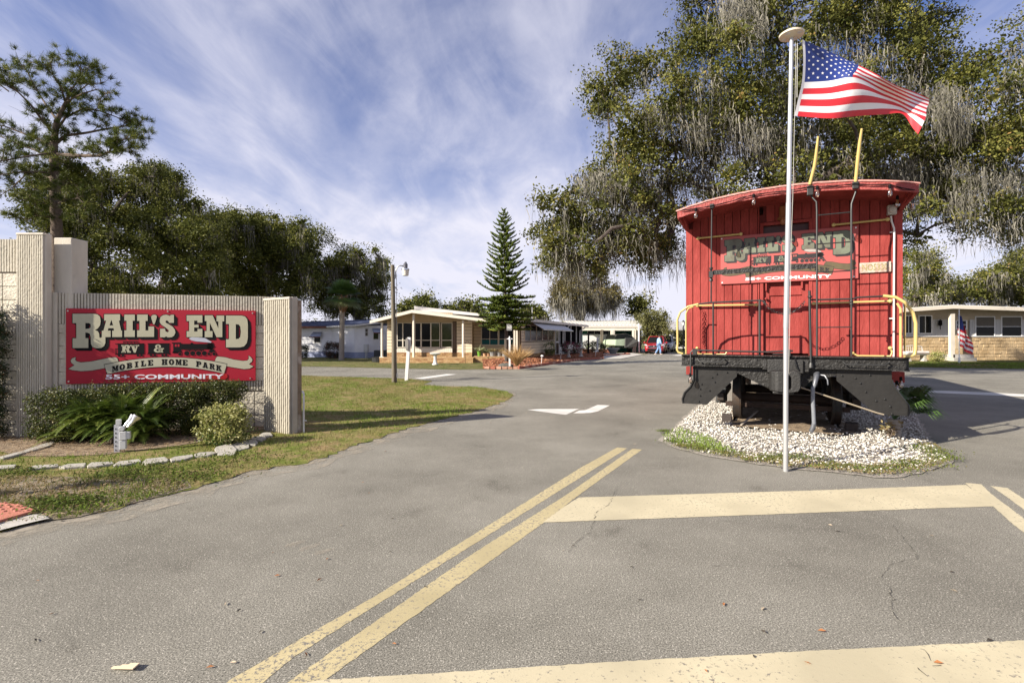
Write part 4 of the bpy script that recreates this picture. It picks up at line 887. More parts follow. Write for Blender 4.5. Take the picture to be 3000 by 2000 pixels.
b = MB(); b.tube([(-1.33, -.085, .93), (-1.33, -.085, 1.27), (-1.30, -.085, 1.30), (-1.2, -.085, 1.305), (-.25, -.085, 1.29), (.05, -.085, 1.31), (.1, -.08, 1.31)], .014, 8); b.box(-1.3, -1.24, -.1, 0, 1.23, 1.33); b.box(0.0, .07, -.1, 0, 1.23, 1.33); b.build('brake_pipe', M_rail, cab, smooth=True)
def rungs(b, x0, x1, zs, y, rr_=.009):
    for z in zs: b.tube([(x0, y, z), (x1, y+.0, z)], rr_, 6)
b = MB(); b.tube([(.33, -.03, 3.66), (.335, -.03, 3.58), (.40, -.05, 3.48), (.405, -.05, 3.35), (.408, -.03, 1.24)], .013, 8); b.tube([(.875, -.03, 3.64), (.875, -.03, 3.56), (.825, -.05, 3.4), (.822, -.05, 3.3), (.825, -.03, 1.24)], .013, 8)
b.sphere((.825, -.03, 2.02), .025, 8, 5); b.sphere((.825, -.03, 1.98), .025, 8, 5); b.build_each('ladder_rail', M_rail, cab, smooth=True)
for z in (3.285, 2.865, 2.455, 1.655):
    b = MB(); rungs(b, .408, .825, [z], -.04); b.build('ladder_rung', M_rail, cab)
b = MB(); b.box(.28, .36, -.09, -.02, 3.58, 3.72); b.box(.83, .905, -.09, -.02, 3.6, 3.70); b.box(-1.045, -.985, -.09, -.02, 3.55, 3.62); b.build_each('rail_foot', M_rail, cab, bevel=.008)
b = MB(); b.tube([(-1.017, -.04, 3.58), (-1.02, -.03, 3.4), (-1.028, -.03, 2.6), (-1.03, -.02, 2.06)], .011, 8); b.box(-1.06, -1.0, -.07, 0, 2.46, 2.56); b.lathe([(.015, 0), (.028, .03), (.028, .05)], (-1.03, -.03, 2.57), 8); b.lathe([(.028, 0), (.028, .03), (.015, .06)], (-1.03, -.03, 2.40), 8); b.build('brake_staff', M_rail, cab, smooth=True)
b = MB(); b.bar((-1.0, -.045, 2.535), (.408, -.045, 2.555), .014, .075); b.build('cross_bar', M_iron, cab)
for pts in ([(.315, -.07, 3.74), (.37, -.14, 3.98), (.385, -.19, 4.12), (.405, -.25, 4.36)], [(.87, -.07, 3.70), (.885, -.14, 3.98), (.90, -.2, 4.2), (.915, -.26, 4.37)]):
    b = MB(); b.tube(pts, [.022, .023, .021, .014], 10); b.build('roof_grab_rail', M_yrail, cab, smooth=True)
# yellow rails
b = MB(); b.tube([(-1.22, -.03, 2.045), (-1.38, -.03, 2.01), (-1.50, -.03, 1.92), (-1.545, -.03, 1.80), (-1.54, -.03, 1.4), (-1.55, -.03, 1.31), (-1.53, -.03, 1.27), (-1.46, -.03, 1.245)], .017, 10); b.build('corner_rail', M_yrail, cab, smooth=True)
b = MB(); b.tube([(1.19, -.03, 2.085), (1.33, -.03, 2.06), (1.44, -.03, 1.98), (1.52, -.03, 1.84), (1.55, -.03, 1.7), (1.548, -.03, 1.36), (1.54, -.03, 1.28), (1.50, -.03, 1.25), (1.42, -.03, 1.245)], .022, 10); b.build('corner_rail', M_yrail, cab, smooth=True)
b = MB(); b.tube([(-1.46, .35, 1.23), (-1.46, .35, 1.92), (-1.42, .35, 2.0), (-1.33, .3, 2.03)], .012, 8); b.build('corner_rail', M_yrail, cab, smooth=True)
b = MB(); b.tube([(1.46, .35, 1.23), (1.46, .35, 1.92), (1.42, .35, 2.0)], .017, 8); b.tube([(1.60, .8, 1.3), (1.60, .8, 2.05), (1.56, .8, 2.1)], .014, 8); b.build('corner_rail', M_yrail, cab, smooth=True)
def grab(name, a, c, y=YB-.07, rr_=.015):
    b = MB(); b.tube([(a[0], y, a[1]), (c[0], y, c[1])], rr_, 8)
    for p in (a, c): b.sphere((p[0], y, p[1]), .03, 10, 6, (1, .8, 1)); b.tube([(p[0], y, p[1]), (p[0], YB, p[1])], .015, 6)
    b.build(name, M_yrail, cab, smooth=True)
def cabl(x, y, y0=YB-.07):   # from the photograph's 2.6133x detail sheet to wagon coordinates, used to size parts
    px, py = 1900+x/2.6133, 480+y/2.6133; dx = (px-HX)/FOC; th = -CR; a = (math.sin(th), math.cos(th)); r_ = (math.cos(th), -math.sin(th))
    t = (y0+CO.x*a[0]+CO.y*a[1])/(dx*a[0]+a[1]); X, Y = t*dx, t
    return ((X-CO.x)*r_[0]+(Y-CO.y)*r_[1], HC-t*(py-HY)/FOC)
for a, c in (((380,570),(707,537)), ((1418,467),(1830,425)), ((375,1085),(825,1078)), ((1265,1068),(1850,1050))): grab('handhold', cabl(*a), cabl(*c))
b = MB(); p = [cabl(*q) for q in ((1562,1448),(1600,1468),(1850,1472),(1865,1440),(1850,1410))]; b.tube([(a, YB-.07, c) for a, c in p], .014, 8); b.sphere((p[0][0], YB-.07, p[0][1]), .028, 8, 5); b.sphere((p[-1][0], YB-.07, p[-1][1]), .03, 8, 5); b.build('handhold', M_yrail, cab, smooth=True)
b = MB(); p = [cabl(*q) for q in ((372,1410),(375,1455),(585,1458),(600,1440))]; b.tube([(a, YB-.07, c) for a, c in p], .014, 8); b.sphere((p[0][0], YB-.07, p[0][1]), .028, 8, 5); b.build('handhold', M_yrail, cab, smooth=True)
# chains: links as small rings
def chain(name, pts, y, m, link=.045, rr_=.004):
    b = MB(); path = []; 
    for i in range(len(pts)-1):
        a, c = Vector((pts[i][0], y, pts[i][1])), Vector((pts[i+1][0], y, pts[i+1][1])); k = max(1, int((c-a).length/(link*.72))); path += [(a.lerp(c, j/k), (c-a).normalized()) for j in range(k)]
    for i, (p, d) in enumerate(path):
        s = d.cross(Vector((0, 1, 0))).normalized() if i % 2 else Vector((0, 1, 0))
        if i % 2 == 0: s = (s*.8+d.cross(Vector((0, 1, 0)))*.5).normalized()
        b.tube([p+d*(math.cos(t)*link/2)+s*(math.sin(t)*link*.32) for t in [k*PI/4 for k in range(9)]], rr_, 4, cap=False)
    b.build(name, m, cab)
chain('chain', [cabl(*q, 0) for q in ((372,1110),(374,1200),(372,1380))], YB-.05, M_cred, .05)
chain('chain', [(cabl(420, q)) for q in (1130, 1250, 1410)], YB-.05, M_cred, .06)
chain('safety_chain', [cabl(*q, -.03) for q in ((885,1065),(925,1105),(975,1135),(1040,1150),(1090,1140),(1140,1110),(1175,1080),(1200,1045))], -.04, M_rail, .05, .005)
# lantern, meter, conduit, number board
M_lant = mat('tarnished_brass', (.3, .12, .05), .5, .3, var=.3)
lz = PZ
c_ = cabl(1030, 400, YB-.12); b = MB(); b.lathe([(.03, .2), (.055, .18), (.06, .03), (.085, 0), (.09, -.02), (.04, -.03), (.045, -.09), (.02, -.11)], (c_[0], YB-.12, c_[1]-.03), 14); b.tube([(c_[0], YB-.12, c_[1]), (c_[0], YB, c_[1])], .015, 6); b.build('lantern', M_lant, cab, smooth=True)
c_ = cabl(1862, 355, YB-.06); b = MB(); b.box(c_[0]-.055, c_[0]+.055, YB-.11, YB-.02, c_[1]-.07, c_[1]+.07); b.lathe([(.05, 0), (.045, .03), (.001, .035)], (c_[0], YB-.11, c_[1]), 14, Matrix.Rotation(PI/2, 4, 'X')); b.build('meter_box', mat('weathered_grey', (.4, .37, .34), .6, var=.3, scale=30), cab, bevel=.008)
p = [cabl(*q) for q in ((1857,400),(1862,440),(1880,490),(1883,540),(1880,900),(1878,1475))]; b = MB(); b.tube([(a, YB-.06, c) for a, c in p], .013, 8)
for q in ((1882,520),(1878,1182)): 
    a, c = cabl(*q); b.box(a-.05, a+.02, YB-.05, YB-.035, c-.008, c+.008)
b.build('conduit', mat('white_conduit', (.6, .57, .54), .5), cab, smooth=True)
a0, a1 = cabl(1608, 835), cabl(1862, 750); M_nb = mat('number_board', (.36, .24, .2), .85, var=.3, scale=14, bump=.9, bscale=22, col2=(.46, .4, .33), c2=(.45, .6))
b = MB(); b.box(a0[0]+.02, a1[0], YB-.04, YB-.01, a0[1], a0[1]+.155); nbd = b.build('number_board', M_nb, cab, bevel=.003)
b = MB(); X0, X1, ZZ = a0[0]+.05, a1[0]-.045, a0[1]+.03
for t in font_polys('NO5330', .02): b.sheet([t], lambda x, y: (X0+x*(X1-X0), YB-.0425, ZZ+y*.1))
b.build('number_lettering', mat('faded_ochre', (.26, .22, .1), .7, var=.4, scale=30), nbd, fix=False)
# sign on the caboose
cs = thing('sign_board', 'weathered red sign screwed to the end of the caboose, its cream lettering faded to grey', 'sign', (0, 0, 0), CR)
def cw(x, y, z): v = Matrix.Rotation(CR, 4, 'Z') @ Vector((x, y, z)); return v+CO
cs.location = cw(-.945, YB-.03, 2.42); CW, CH = 1.955, .805
M_s2 = mat('faded_sign_red', (.34, .066, .06), .55, var=.05, scale=2); b = MB(); b.box(0, CW, -.012, .008, 0, CH); b.build('panel', M_s2, cs)
M_fade = mat('faded_lettering', (.125, .14, .1), .55, var=.15, scale=4, col2=(.09, .075, .055), c2=(.48, .6))
sign_art(cs, CW, CH, dict(black=mat('faded_black', (.014, .012, .013), .5, var=.2), red=M_s2, cream=M_fade, ribbon=mat('faded_ribbon', (.08, .06, .028), .6, var=.2, scale=5), steam=mat('faded_steam', (.3, .27, .25), .6), white=mat('bright_white', (.8, .78, .76), .5), screw=mat('white_screw', (.7, .7, .7), .4)), -.013)
# wheel chocks and rails
b = MB()
for xc in (-.74, .80): b.bar((xc, 1.1, .02), (xc, 9.2, .02), .07, .05)
tr = b.build('railway_track', M_rust); tr.location = CO; tr.rotation_euler = (0, 0, CR); tag(tr, 'short rusty stretch of rail half buried under the caboose', 'track')
for k, (xc, yy) in enumerate(((-.86, 1.0), (.95, .95))):
    b = MB(); b.prism([(0, 0), (.32, 0), (.30, .05), (.1, .16), (0, .14)], lambda p, q, d: (xc+d, yy-.1+p*.7, q+.02), -.08, .08); o = b.build('wheel_chock', mat('dark_timber', (.04, .03, .025), .8, bump=.6), bevel=.01); o.location = CO; o.rotation_euler = (0, 0, CR)
    tag(o, 'dark wheel chock wedged under the %s front wheel of the caboose' % ('left', 'right')[k], 'wheel chock')
b = MB(); b.bar((-.62, .55, .06), (-.38, 1.4, .2), .03, .012); o = b.build('wooden_stake', mat('grey_wood', (.35, .3, .25), .8)); o.location = CO; o.rotation_euler = (0, 0, CR); tag(o, 'thin grey stick leaning beside the left front wheel', 'stick')
# string lights along the fascia
sl = thing('string_lights', 'black cable of clear glass bulbs hung along the caboose roof edge', 'string lights', CO, CR)
bp = [cabl(*q, -.1) for q in ((362,340),(805,232),(1292,170),(1848,160))]; wire = [cabl(*q, -.1) for q in ((245,358),(362,345),(480,320),(640,285),(720,260),(805,235),(920,220),(1060,210),(1240,172),(1292,175),(1420,172),(1580,150),(1700,160),(1848,160),(1950,185),(2040,200))]
b = MB(); b.tube([(a, -.095, c) for a, c in wire], .006, 5); b.tube([(a, -.09, c+.02*math.sin(i*2.1)) for i, (a, c) in enumerate(wire)], .005, 5); b.build('cable', M_blk, sl)
def glass(name='bulb_glass'):
    if name in MATS: return MATS[name]
    m = bpy.data.materials.new(name); nt, N, L = nodes_of(m); o = N.new('ShaderNodeOutputMaterial'); g = N.new('ShaderNodeBsdfGlossy'); g.inputs['Roughness'].default_value = .08; t = N.new('ShaderNodeBsdfTransparent'); t.inputs[0].default_value = (.9, .8, .68, 1)
    x = N.new('ShaderNodeMixShader'); f = N.new('ShaderNodeFresnel'); f.inputs[0].default_value = 1.5; a = N.new('ShaderNodeMath'); a.operation = 'ADD'; a.inputs[1].default_value = .18; L.new(f.outputs[0], a.inputs[0]); L.new(a.outputs[0], x.inputs[0]); L.new(t.outputs[0], x.inputs[1]); L.new(g.outputs[0], x.inputs[2]); L.new(x.outputs[0], o.inputs[0]); MATS[name] = m; return m
def bulb(parent, x, y, z):
    b = MB(); b.lathe([(.012, .035), (.018, .03), (.02, -.01), (.016, -.02)], (x, y, z), 10); s = b.build('socket', M_blk, parent, smooth=True)
    b = MB(); b.lathe([(.013, -.02), (.024, -.05), (.034, -.085), (.03, -.115), (.012, -.13), (.001, -.132)], (x, y, z), 12); b.build('bulb', glass(), s, smooth=True)
    b = MB(); b.tube([(x-.006, y, z-.02), (x-.012, y, z-.07), (x, y, z-.1), (x+.012, y, z-.07), (x+.006, y, z-.02)], .0025, 4); b.build('filament', mat('filament', (.7, .4, .12), .4, .5), s)
for a, c in bp: bulb(sl, a, -.1, c-.03)
for q, yy in (((1905,262),.3), ((2022,290),.8)):
    a, c = cabl(*q, yy); bulb(sl, a, yy, c)
for q in ((310,1100+365),):
    pass
bulb(sl, -1.335, -.09, .90)
a, c = cabl(1932, (950-480)*2.6133+420, .3); bulb(sl, a, .3, c); a, c = cabl(1900, (950-480)*2.6133+450, .3); bulb(sl, a, .3, c)
# ---------------------------------------------------------------- flag pole and flag
x, y = G(2301.5, 1372, .03); fp = thing('flagpole', 'slim aluminium flagpole at the front of the gravel island with a disc light on top', 'flagpole', (x, y, 0))
hp = PZ(112, y); lean = PX(2319, y)-x
M_alu = mat('brushed_aluminium', (.5, .5, .5), .38, .6, var=.05, scale=4)
b = MB(); b.tube([(0, 0, -.05), (-.003+lean*.1, 0, hp*.335)], [.027, .026], 16); b.build('lower_section', M_alu, fp, smooth=True)
b = MB(); b.tube([(lean*.1-.003, 0, hp*.33), (lean*.5, 0, hp*.62)], [.0285, .027], 16); b.build('middle_section', M_alu, fp, smooth=True)
b = MB(); b.tube([(lean*.5, 0, hp*.615), (lean, 0, hp)], [.025, .021], 16); b.build('upper_section', M_alu, fp, smooth=True)
M_disc = mat('cream_plastic', (.62, .54, .42), .5, var=.05)
b = MB(); b.lathe([(.02, -.03), (.04, -.015), (.125, -.005), (.128, .012), (.10, .03), (.03, .038), (.001, .04)], (lean, 0, hp+.03), 28, ); b.build('solar_light', M_disc, fp, smooth=True)
b = MB()
for k in range(4):
    a = k*PI/2+.6; b.box(lean+math.cos(a)*.08-.022, lean+math.cos(a)*.08+.022, math.sin(a)*.08-.022, math.sin(a)*.08+.022, hp+.018, hp+.0265)
b.build('lens', M_gbox, fp)
b = MB(); b.tube([(lean+.035, -.01, hp), (lean+.04, -.01, hp-.4), (lean*.6+.03, -.02, 3.1), (lean*.4+.02, -.03, 2.6), (lean*.2+.027, -.02, 1.9), (.022, -.02, 1.1)], .0025, 5); b.tube([(lean+.06, -.01, hp), (lean+.05, -.02, 4.2)], .0035, 5); b.build('halyard', mat('white_rope', (.4, .39, .36), .8), fp)
# flag surface through a control net traced on the 3.92x sheet, real depth waves
fy = y
ctrl_u = [0, .2, .4, .5, .62, .75, .88, 1.0]
rows = {0.0: [(395,262),(700,395),(1010,540),(1140,600),(1300,690),(1480,790),(1690,865),(1850,935)],
        .27: [(405,500),(690,520),(985,605),(1100,660),(1290,745),(1480,840),(1690,935),(1845,990)],
        .538: [(390,750),(690,735),(942,692),(1085,725),(1290,835),(1480,920),(1660,1000),(1820,1065)],
        .77: [(345,945),(690,945),(1000,905),(1160,905),(1340,945),(1500,1000),(1650,1080),(1815,1145)],
        .9: [(320,1060),(690,1075),(980,1045),(1150,1035),(1340,1030),(1530,1060),(1680,1150),(1780,1230)],
        1.0: [(298,1135),(690,1165),(960,1145),(1150,1130),(1340,1120),(1540,1112),(1660,1270),(1722,1345)]}
def cr(p, q, r, s, t): return .5*((2*q)+(-p+r)*t+(2*p-5*q+4*r-s)*t*t+(-p+3*q-3*r+s)*t**3)
def interp(ks, vs, k):
    for i in range(len(ks)-1):
        if k <= ks[i+1]+1e-9: break
    t = (k-ks[i])/(ks[i+1]-ks[i]); g = lambda j: np.array(vs[max(0, min(len(vs)-1, j))], float)
    return cr(g(i-1), g(i), g(i+1), g(i+2), t)
vk = sorted(rows)
def flagpt(u, v, off=0.0):
    p = interp(vk, [interp(ctrl_u, rows[q], u) for q in vk], v)
    px, py = 2250+p[0]/3.92, 50+p[1]/3.92
    d = fy-.03+.30*u+.10*math.sin(u*7.5+v*3.0)*min(1, u*2.5)+.05*math.sin(u*15-v*4)*u+off
    return Vector((PX(px, d)-x, d-y, PZ(py, d)))
fl_ = thing('flag', 'American stars and stripes flag flying to the right from the flagpole', 'flag', (x, y, 0))
M_fr = mat('flag_red', (.55, .02, .03), .6, var=.06, scale=6); M_fw = mat('flag_white', (.78, .76, .75), .6, var=.03); M_fb = mat('flag_blue', (.012, .03, .17), .6, var=.1, scale=6)
b = MB(); NU, SV = 60, 3
for j in range(13*SV):
    v0, v1 = j/(13*SV), (j+1)/(13*SV); st = j//SV
    for i in range(NU):
        u0, u1 = i/NU, (i+1)/NU
        uu = lambda t: .03+.97*t
        b.cur = 2 if (u1 <= .4+1e-6 and st < 7) else (0 if st % 2 == 0 else 1)
        b.add([flagpt(uu(u0), v0), flagpt(uu(u1), v0), flagpt(uu(u1), v1), flagpt(uu(u0), v1)], [(0, 1, 2, 3)])
import bmesh
o = b.build('cloth', [M_fr, M_fw, M_fb], fl_, fix=False)
bm = bmesh.new(); bm.from_mesh(o.data); bmesh.ops.remove_doubles(bm, verts=bm.verts, dist=.0004); bm.to_mesh(o.data); bm.free(); o.data.polygons.foreach_set('use_smooth', [True]*len(o.data.polygons))
b = MB()
for j in range(13): b.add([flagpt(0, j/13), flagpt(.03, j/13), flagpt(.03, (j+1)/13), flagpt(0, (j+1)/13)], [(0, 1, 2, 3)])
b.build('hoist_band', M_fw, fl_, fix=False)
b = MB()
for rj in range(9):
    for ci in range(6 if rj % 2 == 0 else 5):
        u = .03+(.97*.4)*((ci*2+1+(rj % 2))/12); v = (rj+1)/10*7/13
        for off in (-.004, .004):
            pts = []
            for k in range(10):
                rr_ = .0185 if k % 2 == 0 else .0075; a = PI/2+k*PI/5; pts.append(flagpt(u+rr_*.62*math.cos(a), v-rr_*1.12*math.sin(a), off))
            c = flagpt(u, v, off*1.2); b.add([c]+pts, [(0, k+1, (k+1) % 10+1) for k in range(10)])
b.build('star_field', M_fw, fl_, fix=False)
# ---------------------------------------------------------------- houses (built in world metres, parts hung under an empty at the base)
def wb(b, name, m, root, base=None, **k):
    L = Vector(base if base is not None else root.location); b.v = [tuple(Vector(v)-L) for v in b.v]; return b.build(name, m, root, **k)
class Wall:
    """vertical wall plane from (x0,y0) to (x1,y1): local s along, z up, n outward (towards the camera side)"""
    def __init__(s, p0, p1):
        s.p0 = Vector(p0); s.p1 = Vector(p1); s.L = (s.p1-s.p0).length; s.d = (s.p1-s.p0)/s.L; s.n = Vector((s.d.y, -s.d.x))
    def pt(s, a, z, o=0.0): p = s.p0+s.d*a+s.n*o; return Vector((p.x, p.y, z))
    def slab(s, b, a0, a1, z0, z1, o0, o1):
        return b.add([s.pt(a, z, o) for z in (z0, z1) for o in (o0, o1) for a in (a0, a1)], [(0, 2, 3, 1), (4, 5, 7, 6), (0, 1, 5, 4), (2, 6, 7, 3), (0, 4, 6, 2), (1, 3, 7, 5)])
    def lap(s, b, a0, a1, z0, z1, h=.2, t=.025):
        z = z0
        while z < z1-.01:
            zt = min(z+h, z1); vs = [s.pt(a, q, o) for a in (a0, a1) for q, o in ((z, -.01), (z, t), (zt-.022, .006), (zt-.022, -.01))]
            b.add(vs, [(0, 1, 2, 3), (7, 6, 5, 4), (0, 4, 5, 1), (1, 5, 6, 2), (2, 6, 7, 3)]); z = zt
    def ribs(s, b, a0, a1, z0, z1, pitch=.15, t=.02):
        n = max(1, round((a1-a0)/pitch)); p = (a1-a0)/n
        for i in range(n): s.slab(b, a0+i*p+.006, a0+(i+1)*p-.006, z0, z1, 0, t)
        s.slab(b, a0, a1, z0, z1, -.02, .001)
    def bricks(s, b, a0, a1, z0, z1, t=.02, w=.24, h=.085):
        z = z0; r = 0
        while z < z1-.02:
            a = a0-(w/2 if r % 2 else 0)
            while a < a1-.01:
                q0, q1 = max(a, a0), min(a+w, a1)
                if q1-q0 > .03: b.cur = random.choice([0, 0, 1, 2]); s.slab(b, q0+.006, q1-.006, z+.006, min(z+h, z1)-.004, 0, t)
                a += w
            z += h; r += 1
    def at(s, px):
        u = (px-HX)/FOC; den = s.d.x-u*s.d.y; return (u*s.p0.y-s.p0.x)/den
    def z(s, px, py): a = s.at(px); return PZ(py, s.p0.y+s.d.y*a)
M_glass = mat('window_glass', (.008, .009, .009), .15, var=.1, spec=.15); M_glassg = mat('window_glass_green', (.045, .055, .025), .1, var=.3, spec=.35)
M_teal = mat('teal_curtain', (.0, .16, .19), .8, var=.35, scale=20, stretch=(8, 1, .2)); M_blind = mat('tan_blind', (.09, .075, .055), .6, var=.1)
M_bsid = mat('beige_siding', (.66, .56, .41), .7, var=.06, scale=2); M_btrim = mat('cream_trim', (.7, .64, .54), .6, var=.05); M_bpan = mat('tan_panel', (.46, .36, .24), .75, var=.08, stretch=(1, 1, .2))
M_brick = [mat('brick_a', (.42, .26, .12), .9, var=.2, scale=12, bump=.5), mat('brick_b', (.5, .33, .17), .9, var=.2, scale=12, bump=.5), mat('brick_c', (.32, .17, .08), .9, var=.2, scale=12, bump=.5)]
M_sh = mat('brown_roll_roof', (.33, .26, .2), .95, var=.15, scale=10, bump=.4); M_wroof = mat('white_roof', (.68, .66, .63), .5, var=.08, scale=3, col2=(.45, .44, .42), c2=(.6, .75))
M_shut = mat('brown_shutter', (.12, .08, .055), .7); M_wh = mat('white_metal', (.7, .69, .68), .5, var=.05)
def window(root, wl_, a0, a1, z0, z1, fm, gm, mullions=(), rails=(), fw=.05, out=.055, pane_name='pane', label=None):
    b = MB(); wl_.slab(b, a0-fw, a0, z0-fw, z1+fw, .0, out); wl_.slab(b, a1, a1+fw, z0-fw, z1+fw, 0, out); wl_.slab(b, a0, a1, z0-fw, z0, 0, out); wl_.slab(b, a0, a1, z1, z1+fw, 0, out)
    for m_ in mullions: wl_.slab(b, m_-.02, m_+.02, z0, z1, 0, out-.004)
    for r_ in rails: wl_.slab(b, a0, a1, r_-.018, r_+.018, 0, out-.008)
    w = wb(b, 'window', fm, root)
    b = MB(); wl_.slab(b, a0, a1, z0, z1, -.06, .034); wb(b, pane_name, gm, w, root.location); return w
# ---- beige house with the brick skirt
hs = thing('bungalow', 'beige mobile home with brick skirt, low gable porch, cream posts and wide dark windows', 'house', (-5.2, 31, 0))
A = Wall((PX(1134, 31.2), 31.2), (PX(1383, 31.2), 31.2)); dA = 31.2
zt, zb = PZ(947, dA), PZ(1016, dA); zs = PZ(1032, dA)
b = MB(); A.slab(b, 0, A.L, 0, 2.75, -.25, -.02); A.slab(b, A.L-.25, A.L, 0, 2.75, -4, -.25); wb(b, 'wall_core', mat('shadow_gap', (.1, .07, .045), .9), hs)  # dark brown backing paints the shade lines under each lap
b = MB(); A.lap(b, 0, A.at(1161), zs, 2.5); A.lap(b, A.at(1338), A.L, zs, 2.62); wb(b, 'lap_siding', M_bsid, hs)
b = MB(); A.ribs(b, A.at(1161), A.at(1326), zt+.06, 3.1, .13); wb(b, 'vertical_panelling', M_bpan, hs)
b = MB(); A.ribs(b, A.at(1161), A.at(1326), zs, zb-.06, .13); wb(b, 'lower_panelling', M_btrim, hs)
b = MB(); A.bricks(b, 0, A.L, 0, zs); wb(b, 'brick_skirt', M_brick, hs)
for (x0, x1, gm, mull) in ((1165,1179,M_glass,None),(1182,1207,M_glass,None),(1217,1232,M_glass,None),(1236,1261,M_glass,None),(1264,1288,M_glassg,None),(1295,1324,M_glassg,None)):
    window(hs, A, A.at(x0), A.at(x1), zb, zt, M_btrim, gm, rails=[zb+.42], fw=.035)
for x0, x1 in ((1326,1336),(1155,1162)):
    b = MB(); A.slab(b, A.at(x0)+.01, A.at(x1)-.01, zb-.1, zt+.08, .0, .05)
    for k in range(14): A.slab(b, A.at(x0)+.03, A.at(x1)-.03, zb+k*.1-.06, zb+k*.1-.01, .05, .06)
    wb(b, 'shutter', M_shut, hs)
# gable roof over the porch
yf, yb = 29.7, 41.0; pkx, pkz = PX(1207, yf), PZ(908, yf); lx_, lz = PX(1085, yf), PZ(939, yf); rx_, rz_ = PX(1436, yf), PZ(936, yf)
b = MB(); b.prism([(lx_, lz), (pkx, pkz), (rx_, rz_), (rx_, rz_-.06), (pkx, pkz-.07), (lx_, lz-.07)], lambda x, z, d: (x, d, z), yf+.02, yb); wb(b, 'roof', M_sh, hs)
b = MB(); b.prism([(lx_-.03, lz+.0), (pkx, pkz+.02), (rx_+.03, rz_+.0), (rx_+.03, rz_-.17), (pkx, pkz-.17), (lx_-.03, lz-.17)], lambda x, z, d: (x, d, z), yf-.03, yf+.018); wb(b, 'rake_board', M_btrim, hs)
b = MB(); b.prism([(A.p0.x, 2.4), (A.p0.x, lz+.05), (pkx*.96, pkz-.1), (A.p1.x, rz_+.02), (A.p1.x, 2.6)], lambda x, z, d: (x, d, z), 31.215, 31.3); wb(b, 'gable_infill', M_bpan, hs)
# upper white metal roof behind
b = MB(); b.prism([(PX(1208, 31), PZ(908, 31)), (PX(1225, 33), PZ(900, 33)), (PX(1440, 31.5), PZ(922, 31.5)), (PX(1440, 31.5), PZ(928, 31.5))], lambda x, z, d: (x, d, z), 31.6, 40); 
for k in range(16): pass
wb(b, 'metal_roof', M_wroof, hs)
b = MB(); b.box(PX(1370, 31.5), PX(1376, 31.5), 32, 32.2, PZ(921, 32)-.05, PZ(916, 32)+.02); wb(b, 'roof_vent', M_blk, hs)
for k, px in enumerate((1119, 1212, 1357)):
    X = PX(px, 30); zb0 = PZ(1049 if k else 1047, 30); zt0 = (lz if k == 0 else (pkz if k == 1 else rz_+.06))-.1
    b = MB(); 
    for q in range(10):
        a = q*PI/5; b.tube([(X+math.cos(a)*.055, 30+math.sin(a)*.055, zb0), (X+math.cos(a)*.055, 30+math.sin(a)*.055, zt0)], .019, 5)
    b.tube([(X, 30, zb0), (X, 30, zt0)], .058, 10); b.box(X-.12, X+.12, 29.88, 30.12, zb0, zb0+.05); wb(b, 'porch_post', M_btrim, hs)
b = MB(); LW = Wall((PX(1112, 29.7), 29.7), (PX(1386, 29.7), 29.7)); LW.bricks(b, 0, LW.L, 0, .3); b.cur = 1; LW.slab(b, 0, LW.L, 0, .3, -.6, .0); LW.slab(b, -.02, LW.L+.02, .3, .335, -.62, .03); wb(b, 'brick_ledge', M_brick, hs)
# recess and window wall with teal curtains
Bw = Wall((A.p1.x, 31.2), (A.p1.x, 32.6)); b = MB(); Cw = Wall((A.p1.x, 32.4), (PX(1532, 32.4), 32.4)); dC = 32.4
b = MB(); b.box(A.p1.x-.02, A.p1.x, 31.22, 32.4, 0, 2.6); Cw.lap(b, 0, Cw.L, .35, 2.6); wb(b, 'lap_siding', M_bsid, hs)
b = MB(); Cw.slab(b, 0, Cw.L, 0, 2.6, -.3, -.015); wb(b, 'wall_core', MATS['shadow_gap'], hs)
w1 = window(hs, Cw, Cw.at(1412), Cw.at(1458), PZ(1009, dC), PZ(946, dC), M_btrim, M_glass, mullions=[Cw.at(1435)], rails=[PZ(993, dC)], fw=.06)
w2 = window(hs, Cw, Cw.at(1463), Cw.at(1503), PZ(1009, dC), PZ(946, dC), M_btrim, M_glass, mullions=[Cw.at(1483)], rails=[PZ(993, dC)], fw=.06)
for w, x0, x1 in ((w1, 1412, 1458), (w2, 1463, 1503)):
    b = MB(); 
    n = 18; a0, a1 = Cw.at(x0), Cw.at(x1)
    for i in range(n): q = a0+(a1-a0)*i/n; Cw.slab(b, q+.005, q+(a1-a0)/n*.8, PZ(1008.5, dC), PZ(996, dC) if i % 5 else PZ(993, dC), .0352, .039+.004*(i % 2))
    wb(b, 'curtain', M_teal, w, hs.location)
pl = thing('brick_planter', 'long low tan brick planter under the teal curtained windows', 'planter', (PX(1388, 30), 30, 0))
PW = Wall((PX(1389, 30), 30), (PX(1500, 30), 30)); b = MB(); PW.bricks(b, 0, PW.L, 0, .33); PW.bricks(b, 0, PW.L, .33, .345); b.cur = 1; PW.slab(b, 0, PW.L, 0, .35, -.9, 0); PW.slab(b, -.03, PW.L+.03, .35, .385, -.92, .04); wb(b, 'brickwork', M_brick, pl)
